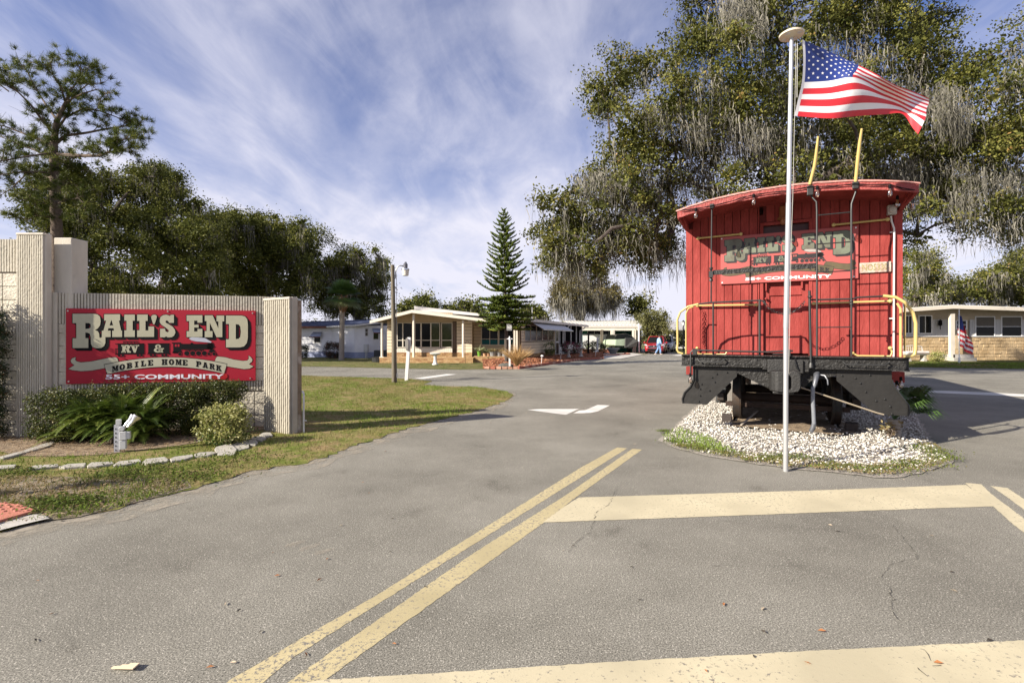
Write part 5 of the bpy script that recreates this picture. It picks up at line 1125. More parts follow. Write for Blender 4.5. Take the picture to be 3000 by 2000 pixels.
# house body behind (depth) and the long wing
b = MB(); b.box(A.p0.x+.05, A.p1.x+2.5, 32.8, 40.5, 0, 2.55); wb(b, 'rear_wall', M_bsid, hs)
lg = thing('long_wing', 'low beige wing with striped window awning and dark screened porch beside the road', 'house', (0.55, 30, 0))
D0 = Wall((0.55, 30.0), (0.55+.36*16.4, 30+.933*16.4)); 
aS = D0.at(1530); aE = D0.at(1624); ze = 2.6
b = MB(); D0.slab(b, 3.0, aE+.1, .0, 2.6, -3.4, -.02); D0.slab(b, 0, 3.0, 0, 2.6, -.12, -.02); wb(b, 'wall_core', MATS['shadow_gap'], lg)
b = MB(); D0.lap(b, 0, aE+.1, .5, 1.28, .19); D0.lap(b, 0, aS+.5, 1.28, 2.5, .19); D0.lap(b, aE-.1, aE+.1, 1.28, 2.5, .19); wb(b, 'lap_siding', M_bsid, lg)
b = MB(); D0.bricks(b, 0, aE+.1, 0, .5); wb(b, 'brick_skirt', M_brick, lg)
b = MB(); F0 = Wall((.0-.05, 29.98), (.56, 29.98)); 
b = MB(); 
for px in (1507, 1514): X = PX(px, 29.8); b.box(X-.05, X+.05, 29.75, 29.85, .2, 2.5)
wb(b, 'porch_post', M_btrim, lg)
for x0, x1 in ((1536,1552),(1553,1569),(1571,1586),(1588,1603),(1605,1619)): window(lg, D0, D0.at(x0), D0.at(x1), 1.34, 2.3, M_btrim, M_glass, fw=.03)
b = MB(); a0, a1 = D0.at(1548)-.2, D0.at(1640)
b.cur = 0; ns = 16
for i in range(ns):
    q0 = i/ns; q1 = (i+1)/ns; b.cur = i % 2
    o0, o1 = .05+1.0*q0, .05+1.0*q1; z0_, z1_ = 2.62-.55*q0, 2.62-.55*q1; s0, s1 = a0-.4*q0, a1-.0*q0
    b.add([D0.pt(a0, z0_, o0), D0.pt(a1, z0_, o0), D0.pt(a1, z1_, o1), D0.pt(a0, z1_, o1), D0.pt(a0, z0_-.02, o0), D0.pt(a1, z0_-.02, o0), D0.pt(a1, z1_-.02, o1), D0.pt(a0, z1_-.02, o1)], [(0, 1, 2, 3), (7, 6, 5, 4), (0, 4, 5, 1), (1, 5, 6, 2), (2, 6, 7, 3), (3, 7, 4, 0)])
b.cur = 0; D0.slab(b, a0, a1, 2.0, 2.06, 1.05, 1.08); wb(b, 'window_awning', [mat('awning_white', (.6, .58, .54), .5), mat('awning_grey', (.28, .28, .33), .5)], lg)
# screened porch
s0, s1 = D0.at(1638), D0.at(1706)
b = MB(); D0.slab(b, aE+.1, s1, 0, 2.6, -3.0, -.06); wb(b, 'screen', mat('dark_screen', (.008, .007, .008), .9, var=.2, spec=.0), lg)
b = MB(); D0.slab(b, s0, s1, 0, .95, -.05, .0); wb(b, 'knee_wall', M_wh, lg)
b = MB()
for px in (1640, 1655, 1673, 1689, 1705): q = D0.at(px); D0.slab(b, q-.04, q+.04, .95, 2.55, -.06, .02)
D0.slab(b, s0, s1, .93, 1.0, -.05, .03); wb(b, 'screen_post', M_wh, lg)
b = MB(); q0, q1 = D0.at(1627), D0.at(1637); D0.slab(b, q0, q1, .1, 2.35, -.05, .02); dr = wb(b, 'door', M_wh, lg)
b = MB(); D0.slab(b, q0+.12, q1-.12, .3, 1.15, .02, .025); D0.slab(b, q0+.12, q1-.12, 1.25, 2.2, .02, .025); wb(b, 'pane', M_glass, dr, lg.location)
b = MB(); D0.slab(b, -.3, s1+.3, 2.58, 2.66, -3.4, .45); wb(b, 'roof', M_sh, lg)
b = MB(); D0.slab(b, -.3, s1+.3, 2.5, 2.68, .45, .52); D0.slab(b, -.3, -.24, 2.5, 2.68, -3.4, .45); wb(b, 'gutter', mat('gutter_cream', (.58, .52, .47), .5), lg)
for px in (1649, 1698):
    q = D0.at(px)-.35; b = MB(); b.tube([D0.pt(q+.5, 2.5, .48), D0.pt(q+.4, 2.35, .4), D0.pt(q, 2.15, .1), D0.pt(q, .1, .1)], .05, 6); wb(b, 'downspout', M_wh, lg, smooth=True)
b = MB(); D0.slab(b, 2, 7, 2.67, 3.1, -5, -3); wb(b, 'upper_roof', M_wroof, lg)
# ---- carport house, teal walls, white seam roof
cp = thing('carport_house', 'teal mobile home with white standing seam roof and open carport', 'house', (10, 52, 0))
dK = 51.0; b = MB(); b.box(PX(1716, dK+1), PX(1878, 55), 55, 60, 0, 2.6); wb(b, 'teal_wall', mat('teal_panel', (.01, .12, .09), .7, var=.1, stretch=(6, 6, .3)), cp)
b = MB(); x0, x1 = PX(1702, dK), PX(1872, dK)
K = Wall((x0, dK), (x1, dK)); K.slab(b, 0, K.L, PZ(968, dK), PZ(957, dK), -.05, .05); K.slab(b, 0, K.L, PZ(959, dK), PZ(957, dK)+.03, .05, .1); wb(b, 'carport_beam', M_btrim, cp)
b = MB(); K.slab(b, -.1, K.L+.1, PZ(956, dK)+.02, PZ(956, dK)+.08, -9, .1); wb(b, 'carport_roof', M_wroof, cp)
b = MB(); rx0, rx1 = PX(1650, 57), PX(1885, 55); ya, yb_ = 51.2, 57.5; za, zb_ = PZ(953, 51.2), PZ(939, 57.5)
b.add([(rx0, ya, za), (rx1, ya, za), (rx1, yb_, zb_), (rx0, yb_, zb_), (rx0, ya, za-.06), (rx1, ya, za-.06), (rx1, yb_, zb_-.06), (rx0, yb_, zb_-.06), (rx0, 62, za-.4), (rx1, 62, za-.4)], [(0, 1, 2, 3), (7, 6, 5, 4), (0, 4, 5, 1), (1, 5, 6, 2), (3, 2, 9, 8), (0, 3, 7, 4)])
wb(b, 'metal_roof', M_wroof, cp)
b = MB(); n = 24
for i in range(n+1):
    X = rx0+(rx1-rx0)*i/n; b.bar((X, ya, za+.03), (X+.0, yb_, zb_+.03), .07, .07)
wb(b, 'roof_seam', mat('seam_grey', (.3, .29, .27), .5), cp)
for px, w in ((1793, .3), (1798, .16), (1855, .2), (1861, .12)):
    X = PX(px, dK); b = MB(); b.box(X-w/2, X+w/2, dK-.1-w*.2, dK+.1-w*.2, 0, PZ(966, dK)); wb(b, 'carport_post', M_btrim, cp)
b = MB(); X = PX(1763, dK); b.box(X-.12, X+.12, dK-.1, dK+.1, 0, PZ(966, dK)); wb(b, 'timber_post', M_pole, cp)
b = MB(); b.box(PX(1708, 52), PX(1788, 52), 52, 52.15, 0, PZ(979, 52)); wb(b, 'white_knee_wall', M_wh, cp)
W_ = Wall((PX(1716, 54.9), 54.9), (PX(1878, 54.9), 54.9)); window(cp, W_, W_.at(1722), W_.at(1782), PZ(979, 55), PZ(963, 55), M_wh, M_glass, mullions=[W_.at(1741), W_.at(1762)], fw=.05)
# ---- far building at the end of the street
fb = thing('far_house', 'pale low house with grey shingle roof at the far end of the street', 'house', (22, 72, 0))
b = MB(); b.box(PX(1950, 72), PX(2060, 72), 72, 80, 0, 2.5); wb(b, 'wall', M_wh, fb)
b = MB(); b.prism([(71, PZ(964, 71)), (76, PZ(942, 76)), (81, PZ(964, 71)), (81, PZ(966, 71)-.1), (71, PZ(966, 71)-.1)], lambda y, z, d: (d, y, z), PX(1945, 72), PX(2070, 72)); wb(b, 'roof', mat('grey_shingle', (.32, .31, .31), .9, var=.2, scale=20), fb)
# ---- blue house at left
bh = thing('blue_house', 'pale blue lap sided mobile home with dark blue metal roof and small awnings', 'house', (-13, 38, 0))
M_blue = mat('pale_blue_siding', (.85, .85, .88), .6, var=.05, scale=2); M_blsk = mat('blue_skirt', (.32, .36, .52), .7, var=.1); M_broof = mat('blue_metal_roof', (.1, .12, .2), .45, var=.3, scale=6, col2=(.25, .28, .36), c2=(.55, .7)); M_rustt = mat('rust_trim', (.16, .06, .04), .7)
p0 = (PX(840, 38.4), 38.4); p1 = (PX(972, 38.4), 38.4); p2 = (PX(1039, 36.6), 36.6); p3 = (PX(1140, 37.8), 37.8)
ws = [Wall(p0, p1), Wall(p1, p2), Wall(p2, p3)]
for w in ws:
    b = MB(); w.slab(b, -.0, w.L, 0, 2.45, -.2, -.018); w.lap(b, 0, w.L, .45, 2.45, .2, .03); wb(b, 'lap_siding', M_blue, bh)
    b = MB(); w.slab(b, 0, w.L, 0, .45, -.0, .02); wb(b, 'skirting', M_blsk, bh)
b = MB(); b.box(p0[0], p3[0]-.1, 39, 46, 0, 2.4); wb(b, 'rear_wall', M_blue, bh)
ez = PZ(956, 38); 
b = MB(); b.add([(p0[0]-.5, 37.9, ez), (p1[0]+.1, 37.9, ez), (PX(1040, 36.2), 36.2, PZ(950, 36.2)), (PX(1145, 37.4), 37.4, PZ(937, 37.4)), (PX(1145, 42), 42, PZ(934, 42)), (p0[0]-.5, 42, PZ(942, 42)), (p0[0]-.5, 46, 2.4), (PX(1145, 46), 46, 2.5)], [(0, 1, 5), (1, 2, 4, 5), (2, 3, 4), (5, 4, 7, 6)]); rf = wb(b, 'roof', M_broof, bh)
sm = rf.modifiers.new('t', 'SOLIDIFY'); sm.thickness = .08
b = MB()
for i in range(26): X = p0[0]+i*.5; b.bar((X, 37.85, ez+.03), (X+.2, 42, PZ(942, 42)+.05), .05, .05) if X < p1[0] else None
wb(b, 'roof_seam', M_broof, bh)
b = MB(); b.bar((p0[0]-.5, 37.85, ez-.06), (p1[0]-.2, 37.85, ez-.06), .04, .16); wb(b, 'eave_trim', M_rustt, bh)
b = MB(); b.bar((p1[0]-.2, 37.85, ez-.03), (PX(1040, 36.1), 36.1, PZ(953, 36.1)), .05, .1); b.bar((PX(1040, 36.1), 36.1, PZ(953, 36.1)), (PX(1145, 37.3), 37.3, PZ(941, 37.3)), .05, .12); wb(b, 'gutter', M_wh, bh)
def awn(w, root, x0, x1, z0, z1, out):
    b = MB(); a0, a1 = w.at(x0), w.at(x1); b.add([w.pt(a0, z1, .03), w.pt(a1, z1, .03), w.pt(a1+.1, z0, out), w.pt(a0-.05, z0, out), w.pt(a0, z1-.04, .03), w.pt(a1, z1-.04, .03), w.pt(a1+.1, z0-.05, out), w.pt(a0-.05, z0-.05, out)], [(0, 1, 2, 3), (7, 6, 5, 4), (0, 4, 5, 1), (1, 5, 6, 2), (2, 6, 7, 3), (3, 7, 4, 0)]); b2 = wb(b, 'window_awning', mat('blue_awning', (.3, .33, .42), .5), root)
    b = MB(); b.bar(w.pt(a0-.05, z0-.03, out+.01), w.pt(a1+.1, z0-.03, out+.01), .02, .07); wb(b, 'awning_edge', M_rustt, b2, root.location)
window(bh, ws[0], ws[0].at(922), ws[0].at(939), PZ(1003, 38.4), PZ(975, 38.4), M_wh, M_glass, rails=[PZ(988, 38.4)]); awn(ws[0], bh, 918, 944, PZ(986, 38), PZ(972, 38.4), .7)
window(bh, ws[2], ws[2].at(1070), ws[2].at(1077), PZ(983, 37), PZ(963, 37), M_wh, M_blind, rails=[PZ(973, 37)]); window(bh, ws[2], ws[2].at(1094), ws[2].at(1108), PZ(993, 37.3), PZ(974, 37.3), M_wh, M_glassg); awn(ws[2], bh, 1090, 1112, PZ(974, 37), PZ(961, 37.3), .7)
b = MB(); ws[0].slab(b, ws[0].at(872), ws[0].at(880), .4, 2.2, 0, .05); wb(b, 'door', M_glass, bh)
el = MB(); q = ws[2].pt(ws[2].at(1070), 0, .25); el.box(q.x-.14, q.x+.16, q.y-.1, q.y+.1, PZ(1030, 37), PZ(1008, 37)); el.box(q.x-.05, q.x, q.y-.03, q.y+.03, 0, PZ(1030, 37)); el.box(q.x+.05, q.x+.1, q.y-.03, q.y+.03, 0, PZ(1030, 37))
tag(el.build('meter_cabinet', M_gbox, bevel=.01), 'grey electric meter cabinet on legs against the pale blue house', 'electric box')
b = MB(); X = PX(1114, 36.5); b.box(X-.42, X+.42, 36.3, 37.0, .05, .6); b.box(X-.38, X+.38, 36.28, 36.3, .1, .55)
for k in range(9): b.box(X-.4, X+.4, 36.265, 36.279, .1+k*.05, .12+k*.05)
tag(b.build('air_conditioner', mat('dark_unit', (.04, .045, .05), .5), bevel=.01), 'dark slatted air conditioning unit at the corner of the pale blue house', 'air conditioner')
b = MB(); X = PX(1106, 30.2); b.lathe([(.33, .04), (.36, .3), (.38, .34), (.34, .35), (.3, .2)], (X, 30.3, 0), 14, Matrix.Diagonal(Vector((1.1, .6, 1)))); tag(b.build('garden_tub', mat('black_plastic', (.015, .015, .015), .5)), 'black oval garden tub by the first porch post', 'tub')
M_redbush = leafmat('red_bush_leaf', [(.02, .018, .012), (.04, .03, .015), (.06, .045, .02), (.3, .03, .03)], .5, .1, .4)
bush('flowering_shrub', 'dark round shrub with red flowers before the pale blue house', 'shrub', [(PX(978, 36), 36, .6, .62, .55, .58)], 6000, .07, M_redbush); bush('round_shrub', 'dark clipped ball shrub beside the blue house door, behind the short pillar', 'shrub', [(PX(885, 36.5), 36.5, .5, .42, .42, .5)], 4500, .06, M_thuja)
# ---- right hand ranch house
rh = thing('ranch_house', 'white and tan stone ranch house with shallow roof in the shade of the oak', 'house', (29, 33.5, 0))
dR = 33.5; Rw = Wall((PX(2560, dR), dR), (PX(3150, dR), dR)); M_rw = mat('ranch_white', (.5, .49, .47), .7, var=.05, stretch=(1, 1, .3)); M_st = mat('tan_stone', (.42, .31, .18), .9, var=.25, scale=3, bump=.9, bscale=6, col2=(.33, .23, .12), c2=(.45, .6)); M_fas = mat('ranch_fascia', (.6, .54, .45), .6, var=.05)
zst = PZ(986, dR)
b = MB(); Rw.slab(b, 0, Rw.L, 0, 2.9, -.3, -.02); Rw.slab(b, 0, .3, 0, 2.8, -8, -.3); wb(b, 'wall_core', M_rw, rh)
b = MB(); Rw.ribs(b, 0, Rw.at(2790), zst-.0, 2.75, .2, .015); Rw.ribs(b, Rw.at(2841), Rw.L, zst, 2.75, .2, .015); wb(b, 'vertical_siding', M_rw, rh)
b = MB(); rs = random.Random(9)
for (a0, a1) in ((0, Rw.at(2790)), (Rw.at(2841), Rw.L)):
    z_ = 0; 
    while z_ < zst-.05:
        a = a0; h = .22; 
        while a < a1-.05:
            w = rs.uniform(.25, .5); c = min(a+w, a1); hh = rs.uniform(.16, .22)
            Rw.slab(b, a+.012, c-.012, z_+.008, min(z_+hh, zst), -.02, rs.uniform(.02, .06)); a = c
        z_ += h
Rw.slab(b, 0, Rw.L, 0, zst, -.05, .015); wb(b, 'stone_base', M_st, rh, bevel=.012)
b = MB(); Rw.slab(b, 0, Rw.at(2790), zst, zst+.05, .0, .08); Rw.slab(b, Rw.at(2841), Rw.L, zst, zst+.05, .0, .08); wb(b, 'sill_band', M_wh, rh)
yr0 = 32.2; pts = [(PX(2540, yr0), PZ(911, yr0)), (PX(2792, yr0), PZ(894, yr0)), (PX(3180, yr0), PZ(907, yr0))]
b = MB(); b.prism(pts+[(x, z-.22) for x, z in reversed(pts)], lambda x, z, d: (x, d, z), yr0-.05, yr0); wb(b, 'fascia', M_fas, rh)
b = MB(); b.prism([(x, z+.03) for x, z in pts]+[(x, z-.1) for x, z in reversed(pts)], lambda x, z, d: (x, d, z), yr0+.002, 45); wb(b, 'roof', M_wroof, rh)
b = MB(); b.prism([(PX(2560, dR), 2.7)]+[(x, z-.1) for x, z in pts][0:3]+[(PX(3150, dR), 2.7)], lambda x, z, d: (x, d, z), dR-.01, dR+.08); wb(b, 'gable_infill', mat('tan_gable', (.4, .33, .24), .8), rh)
for (x0, x1, kind) in ((2652,2669,0),(2692,2727,0),(2858,2911,1),(2934,2990,1),(3015,3070,1)):
    z1_ = PZ(926 if kind == 0 else 929, dR); z0_ = PZ(975 if kind == 0 else 984, dR)
    w = window(rh, Rw, Rw.at(x0), Rw.at(x1), z0_, z1_, M_wh, M_glass, mullions=[(Rw.at(x0)+Rw.at(x1))/2] if kind == 0 else [], rails=[(z0_+z1_)/2] if kind else [], fw=.06)
    if kind: 
        b = MB(); Rw.slab(b, Rw.at(x0), Rw.at(x1), (z0_+z1_)/2, z1_, .0352, .04); wb(b, 'blind', M_blind, w, rh.location)
b = MB(); Rw.slab(b, Rw.at(2793), Rw.at(2840), PZ(1023, dR), PZ(924, dR), -.3, -.02); Rw.slab(b, Rw.at(2798), Rw.at(2836), PZ(1022, dR), PZ(926, dR), -.02, .03); dr = wb(b, 'door', mat('tan_door', (.45, .36, .24), .6), rh)
b = MB(); Rw.slab(b, Rw.at(2798), Rw.at(2832), PZ(965, dR), PZ(938, dR), .03, .05); dw = wb(b, 'door_window', M_wh, dr, rh.location)
b = MB()
for i in range(2):
    for j in range(2): Rw.slab(b, Rw.at(2802+i*15), Rw.at(2813+i*15), PZ(962-j*12, dR), PZ(952-j*12, dR), .05, .055)
wb(b, 'pane', M_glass, dw, rh.location)
b = MB(); X = PX(2788, 32.5); b.box(X-.13, X+.13, 32.4, 32.6, 0, PZ(918, 32.5)); wb(b, 'porch_post', M_fas, rh)
b = MB(); b.box(PX(2785, 32.6), PX(2845, 32.6), 32.4, 33.4, 0, .42); b.box(PX(2795, 32), PX(2862, 32), 32.0, 32.4, 0, .22); wb(b, 'steps', M_conc, rh)
b = MB(); q = Rw.pt(Rw.at(2749), PZ(948, dR), .05); b.lathe([(.02, -.4), (.03, -.15), (.12, -.1), (.1, .15), (.13, .18), (.02, .28)], tuple(q+Vector((0, -.1, 0))), 6); wb(b, 'wall_lamp', M_blk, rh)
x, y = G(2810, 1063); t = thing('small_flagpole', 'thin white pole with a small drooping American flag on the ranch house lawn', 'flagpole', (x, y, 0))
b = MB(); b.tube([(0, 0, 0), (0, 0, PZ(907, y))], .025, 6); b.lathe([(.06, 0), (.06, .35), (.03, .36)], (0, 0, 0), 8); b.build('pole', M_wh, t)
b = MB(); zt_ = PZ(914, y); 
for j in range(12):
    for i in range(6):
        def q(i_, j_):
            a = i_/6; c = j_/12; sw = .25+1.1*math.sin(min(1, c*1.25)*PI*.5)*(1 if c < .6 else 1-.9*(c-.6)); return (a*sw*(.3+.7*c)*.75+.02, .12*math.sin(a*9+c*3), zt_-.15-c*1.9-a*.55+(.35*a if c < .3 else 0))
        b.cur = 2 if (j < 5 and i < 4) else (0 if j % 2 else 1)
        b.add([q(i, j), q(i+1, j), q(i+1, j+1), q(i, j+1)], [(0, 1, 2, 3)])
b.build('flag', [M_fr, M_fw, M_fb], t, fix=False)
t = thing('garden_bench', 'pale curved garden bench with a folded blanket against the tan stone wall', 'bench', (PX(2683, 32), 32, 0))
b = MB(); b.box(-.75, .75, -.2, .25, .42, .5); b.build('seat', M_conc, t, bevel=.03); b = MB(); b.tube([(-.7, .25, .5), (-.6, .27, .95), (0, .28, 1.02), (.6, .27, .95), (.7, .25, .5)], .03, 6)
for k in range(9): b.tube([(-.55+k*.14, .26, .5), (-.55+k*.14, .27, .95)], .015, 5)
b.build('backrest', M_conc, t)
for s in (-1, 1): b = MB(); b.prism([(-.2, 0), (.2, 0), (.1, .2), (.14, .42), (-.14, .42), (-.1, .2)], lambda p, q, d: (s*.5+p*.6, d, q), -.15, .2); b.build('leg', M_conc, t)
b = MB(); b.box(-.72, .72, -.26, .2, .502, .66); tag(b.build('folded_blanket', mat('pink_blanket', (.6, .5, .47), .9, var=.25, scale=6), loc=t.location, bevel=.06), 'pinkish folded blanket lying on the pale garden bench', 'blanket')
bush('low_shrub', 'low yellow green plant in a pot left of the ranch house steps', 'shrub', [(PX(2745, 31.5), 31.5, .3, .4, .3, .28)], 1500, .08, M_vari)
# ---------------------------------------------------------------- small garden things
M_terra = mat('terracotta', (.4, .24, .14), .8); M_gpot = mat('grey_pot', (.2, .2, .2), .7); M_green = mat('green_pot', (.1, .25, .02), .5)
M_spike = leafmat('spiky_leaf', [(.1, .13, .05), (.2, .24, .11), (.35, .36, .2)], .5, .2, .4); M_dryleaf = leafmat('dry_spiky', [(.16, .1, .05), (.25, .18, .08), (.15, .16, .07)], .6, .2, .3)
M_dgrass = leafmat('dry_ornamental', [(.3, .17, .06), (.5, .32, .14), (.62, .45, .24)], .7, .3, .2)
def spikes(parent, n, h, spread, m, w=.03, z0=0, droop=.5):
    V = []; F = []; vv = []
    for i in range(n):
        a = random.uniform(0, 2*PI); el = random.uniform(.3, 1.5); L = h*random.uniform(.6, 1.1); d = Vector((math.cos(a)*spread*math.cos(el), math.sin(a)*spread*math.cos(el), 1)).normalized(); p = Vector((random.uniform(-.04, .04), random.uniform(-.04, .04), z0)); s = d.cross(Vector((random.uniform(-1, 1), random.uniform(-1, 1), .1))).normalized()
        m1 = p+d*L*.6; e = p+d*L+Vector((d.x, d.y, -.4))*L*droop*.4; o = len(V); V += [p-s*w/2, p+s*w/2, m1+s*w*.4, m1-s*w*.4, e]; F += [(o, o+1, o+2), (o, o+2, o+3), (o+3, o+2, o+4)]; vv += [random.random()]*5
    return np_mesh('foliage', np.array([tuple(v) for v in V]), np.array(F), m, parent, vv)
def pot(name, label, px, py, zb_, r_, h, m, leaf, n=40, hh=.5, d=None, spread=1.2):
    dd = d or (HC-zb_)*FOC/(py-HY); t = thing(name, label, 'potted plant', (PX(px, dd), dd, zb_), 0, 'potted plants along the brick planter')
    b = MB(); b.lathe([(r_*.72, 0), (r_*.95, h*.9), (r_*1.08, h*.9), (r_*1.08, h), (r_*.9, h), (r_*.85, h*.8)], (0, 0, 0), 12); b.build('pot', m, t)
    spikes(t, n, hh, spread, leaf, z0=h*.8); return t
pz = .385
for k in ((1404,'spiky pale agave in a bright green pot at the left end of the planter',.13,.3,M_green,M_spike,.55,60,1.8),(1420,'aloe in a small terracotta pot, second on the planter',.12,.2,M_terra,M_spike,.5,40,1.2),(1431,'aloe in the smallest terracotta pot, third on the planter',.11,.18,M_terra,M_spike,.4,30,1.2),(1444,'brownish bromeliad in a wide dark grey pot on the planter',.23,.26,M_gpot,M_dryleaf,.4,80,1.8),(1463,'spiky plant in a grey pot right of the wide one',.18,.25,M_gpot,M_dryleaf,.35,40,1.2),(1478,'grey pot with drooping leaves at the right end of the planter',.2,.27,M_gpot,M_dryleaf,.4,50,1.6)):
    pot('potted_plant', k[1], k[0], 0, pz, k[2], k[3], k[4], k[5], k[7], k[6], d=30.35, spread=k[8])
x, y = G(1515, 1068, .25); t = thing('ornamental_grass', 'large clump of dry straw coloured ornamental grass beside the small pine', 'ornamental grass', (x, y, .2))
spikes(t, 420, 1.15, 1.1, M_dgrass, .022, 0, .5)
x, y = G(1493, 1069, .2); t = thing('white_post', 'slim white garden post with a small cross top before the dry grass', 'post', (x, y, .15)); h = PZ(985, y)-.15
b = MB(); b.box(-.045, .045, -.045, .045, 0, h-.15); b.lathe([(.06, h-.15), (.06, h-.1), (.03, h-.06), (.03, h)], (0, 0, 0), 8); b.box(-.14, .14, -.03, .03, h-.14, h-.1); b.build('shaft', M_wh, t)
x, y = G(1482, 1074, .1); b = MB(); b.sphere((0, 0, .08), .3, 10, 6, (1.3, .6, .5)); tag(b.build('garden_rock', mat('dark_rock', (.08, .08, .07), .9, bump=.8), loc=(x, y, .06)), 'flat dark rock in the mulch at the foot of the white post', 'rock')
t = thing('house_number', 'small dark number plaque hanging on the trunk of the small pine', 'number plaque', (PX(1492, 26.0), 25.98, PZ(958, 26)-.18))
b = MB(); b.box(-.14, .14, -.01, .01, 0, .34); b.build('plate', M_gpot, t)
b = MB()
for q in font_polys('163', .02): b.sheet([q], lambda x, y: (-.11+x*.22, -.012, .1+y*.15))
b.build('lettering', M_wh, t, fix=False)
def birdbath(px, py, z0, label, s=1.0, m=None):
    x, y = G(px, py, z0); t = thing('bird_bath', label, 'bird bath', (x, y, z0)); m = m or M_wh
    b = MB(); b.lathe([(.17*s, 0), (.17*s, .05*s), (.1*s, .12*s), (.075*s, .3*s), (.09*s, .5*s), (.1*s, .54*s)], (0, 0, 0), 14); b.build('pedestal', m, t, smooth=True)
    b = MB(); b.lathe([(.08*s, .54*s), (.25*s, .58*s), (.31*s, .64*s), (.3*s, .66*s), (.2*s, .6*s), (.01, .59*s)], (0, 0, 0), 18); b.build('basin', m, t, smooth=True)
birdbath(1275, 1068.5, 0, 'white bird bath on the lawn in front of the beige house')
birdbath(1666, 1046, .2, 'grey concrete bird bath left of the screened porch flowers', .9, M_conc); birdbath(1702, 1044, .2, 'grey concrete bird bath right of the screened porch flowers', .95, M_conc)
x, y = G(1375, 1068); b = MB(); b.tube([(-.1, 0, 0), (-.1, 0, 1.2), (-.05, 0, 1.32), (.05, 0, 1.33), (.1, 0, 1.25)], .012, 5); tag(b.build('shepherd_hook', M_blk, loc=(PX(1368, 29.3), 29.3, 0)), 'thin black shepherd hook standing by the right porch post', 'garden hook')
for px, py, lab in ((1586, 1064, 'white mushroom garden light leaning in the mulch near the dry grass'), (1642, 1055, 'short dark garden light at the brick edge before the porch door'), (1744, 1045.5, 'white drooping garden light by the driveway')):
    x, y = G(px, py, .1); t = thing('garden_light', lab, 'garden light', (x, y, .06)); b = MB(); b.tube([(0, 0, 0), (.03, 0, .4)], .015, 6); b.build('stake', M_wh, t); b = MB(); b.sphere((.05, 0, .45), .09, 10, 6, (1, 1, .7)); b.build('lamp', M_wh if 'dark' not in lab else M_gpot, t)
M_flow = leafmat('flower_mix', [(.03, .05, .02), (.06, .09, .03), (.05, .07, .03), (.5, .05, .15), (.6, .2, .3)], .5, .2, .3)
bush('flower_planter', 'dark planter overflowing with pink flowers before the screened porch', 'flower planter', [(PX(1673, 37.5), 37.5, .75, .75, .35, .42)], 3500, .08, M_flow)
bush('potted_shrub', 'green shrub in a big black pot at the end of the beige wing', 'potted plant', [(PX(1611, 33.8), 33.8, .85, .35, .3, .38), (PX(1611, 33.8), 33.8, .45, .32, .3, .25)], 1800, .07, M_frond)
bush('dark_plants', 'mass of dark pot plants around the black post', 'potted plants', [(PX(1730, 46), 46, .65, 1.0, .4, .6), (PX(1752, 47), 47, .5, .8, .4, .5)], 4000, .1, M_thuja)
x, y = G(1724, 1046); b = MB(); b.box(-.06, .06, -.06, .06, 0, PZ(978, y)); b.box(-.12, .12, -.05, .05, PZ(980, y), PZ(976, y)); tag(b.build('black_post', M_blk, loc=(x, y, 0)), 'tall black carved post standing by the potted plants', 'post')
x, y = G(1750.5, 1037.5); b = MB(); b.box(-.08, .08, -.06, .06, 0, PZ(988, y)); tag(b.build('white_post', M_wh, loc=(x, y, 0)), 'plain white post before the carport', 'post')
x, y = G(1796, 1037); t = thing('urn_planter', 'grey urn planter at the foot of the white carport posts', 'planter', (x, y, 0)); b = MB(); b.lathe([(.25, 0), (.3, .1), (.5, .42), (.62, .48), (.6, .54), (.5, .5)], (0, 0, 0), 16); b.build('urn', M_gpot, t, smooth=True)
for px, py, w, lab in ((1722, 1034, 1.1, 'long terracotta trough left before the white knee wall'), (1770, 1035, 1.5, 'long terracotta trough right before the white knee wall')):
    x, y = G(px, py); t = thing('terracotta_trough', lab, 'planter', (x, y, 0), 0, 'terracotta troughs by the carport'); b = MB(); b.box(-w/2, w/2, -.2, .2, 0, .38); b.box(-w/2-.03, w/2+.03, -.23, .23, .32, .40); b.build('trough', mat('red_clay', (.22, .08, .05), .8), t, bevel=.02); spikes(t, 40, .9, 1.2, M_spike, .06, .35)
# brick edging of the mulch bed
def edging(pts, label, n0=0):
    b = MB(); P_ = [Vector(p) for p in pts]
    for a, c in zip(P_, P_[1:]):
        k = max(1, int((c-a).length/.24)); d = (c-a).normalized()
        for j in range(k):
            p = a.lerp(c, (j+.5)/k); b.cur = random.choice([0, 0, 1]); z1_ = .14+random.uniform(-.01, .015); b.bar((p.x-d.x*.11, p.y-d.y*.11, .06), (p.x+d.x*.11, p.y+d.y*.11, .06+random.uniform(-.01, .01)), .1, z1_)
    o = b.build('brick_edging', [mat('red_brick', (.36, .12, .08), .9, var=.25, scale=14), mat('pale_brick', (.5, .28, .2), .9, var=.25, scale=14)]); tag(o, label, 'brick edging')
edging([G(1418,1081), G(1470,1081.2), G(1518,1080.8)], 'row of pink bricks edging the front of the mulch bed')
edging([G(1518,1081), G(1600,1069), G(1692,1055.5), G(1768,1051.5), G(1740,1047)], 'long dark row of bricks edging the mulch bed along the road')
edging([G(1740,1043), G(1810,1041), G(1845,1039), G(1830,1036)], 'curved brick row before the carport posts')
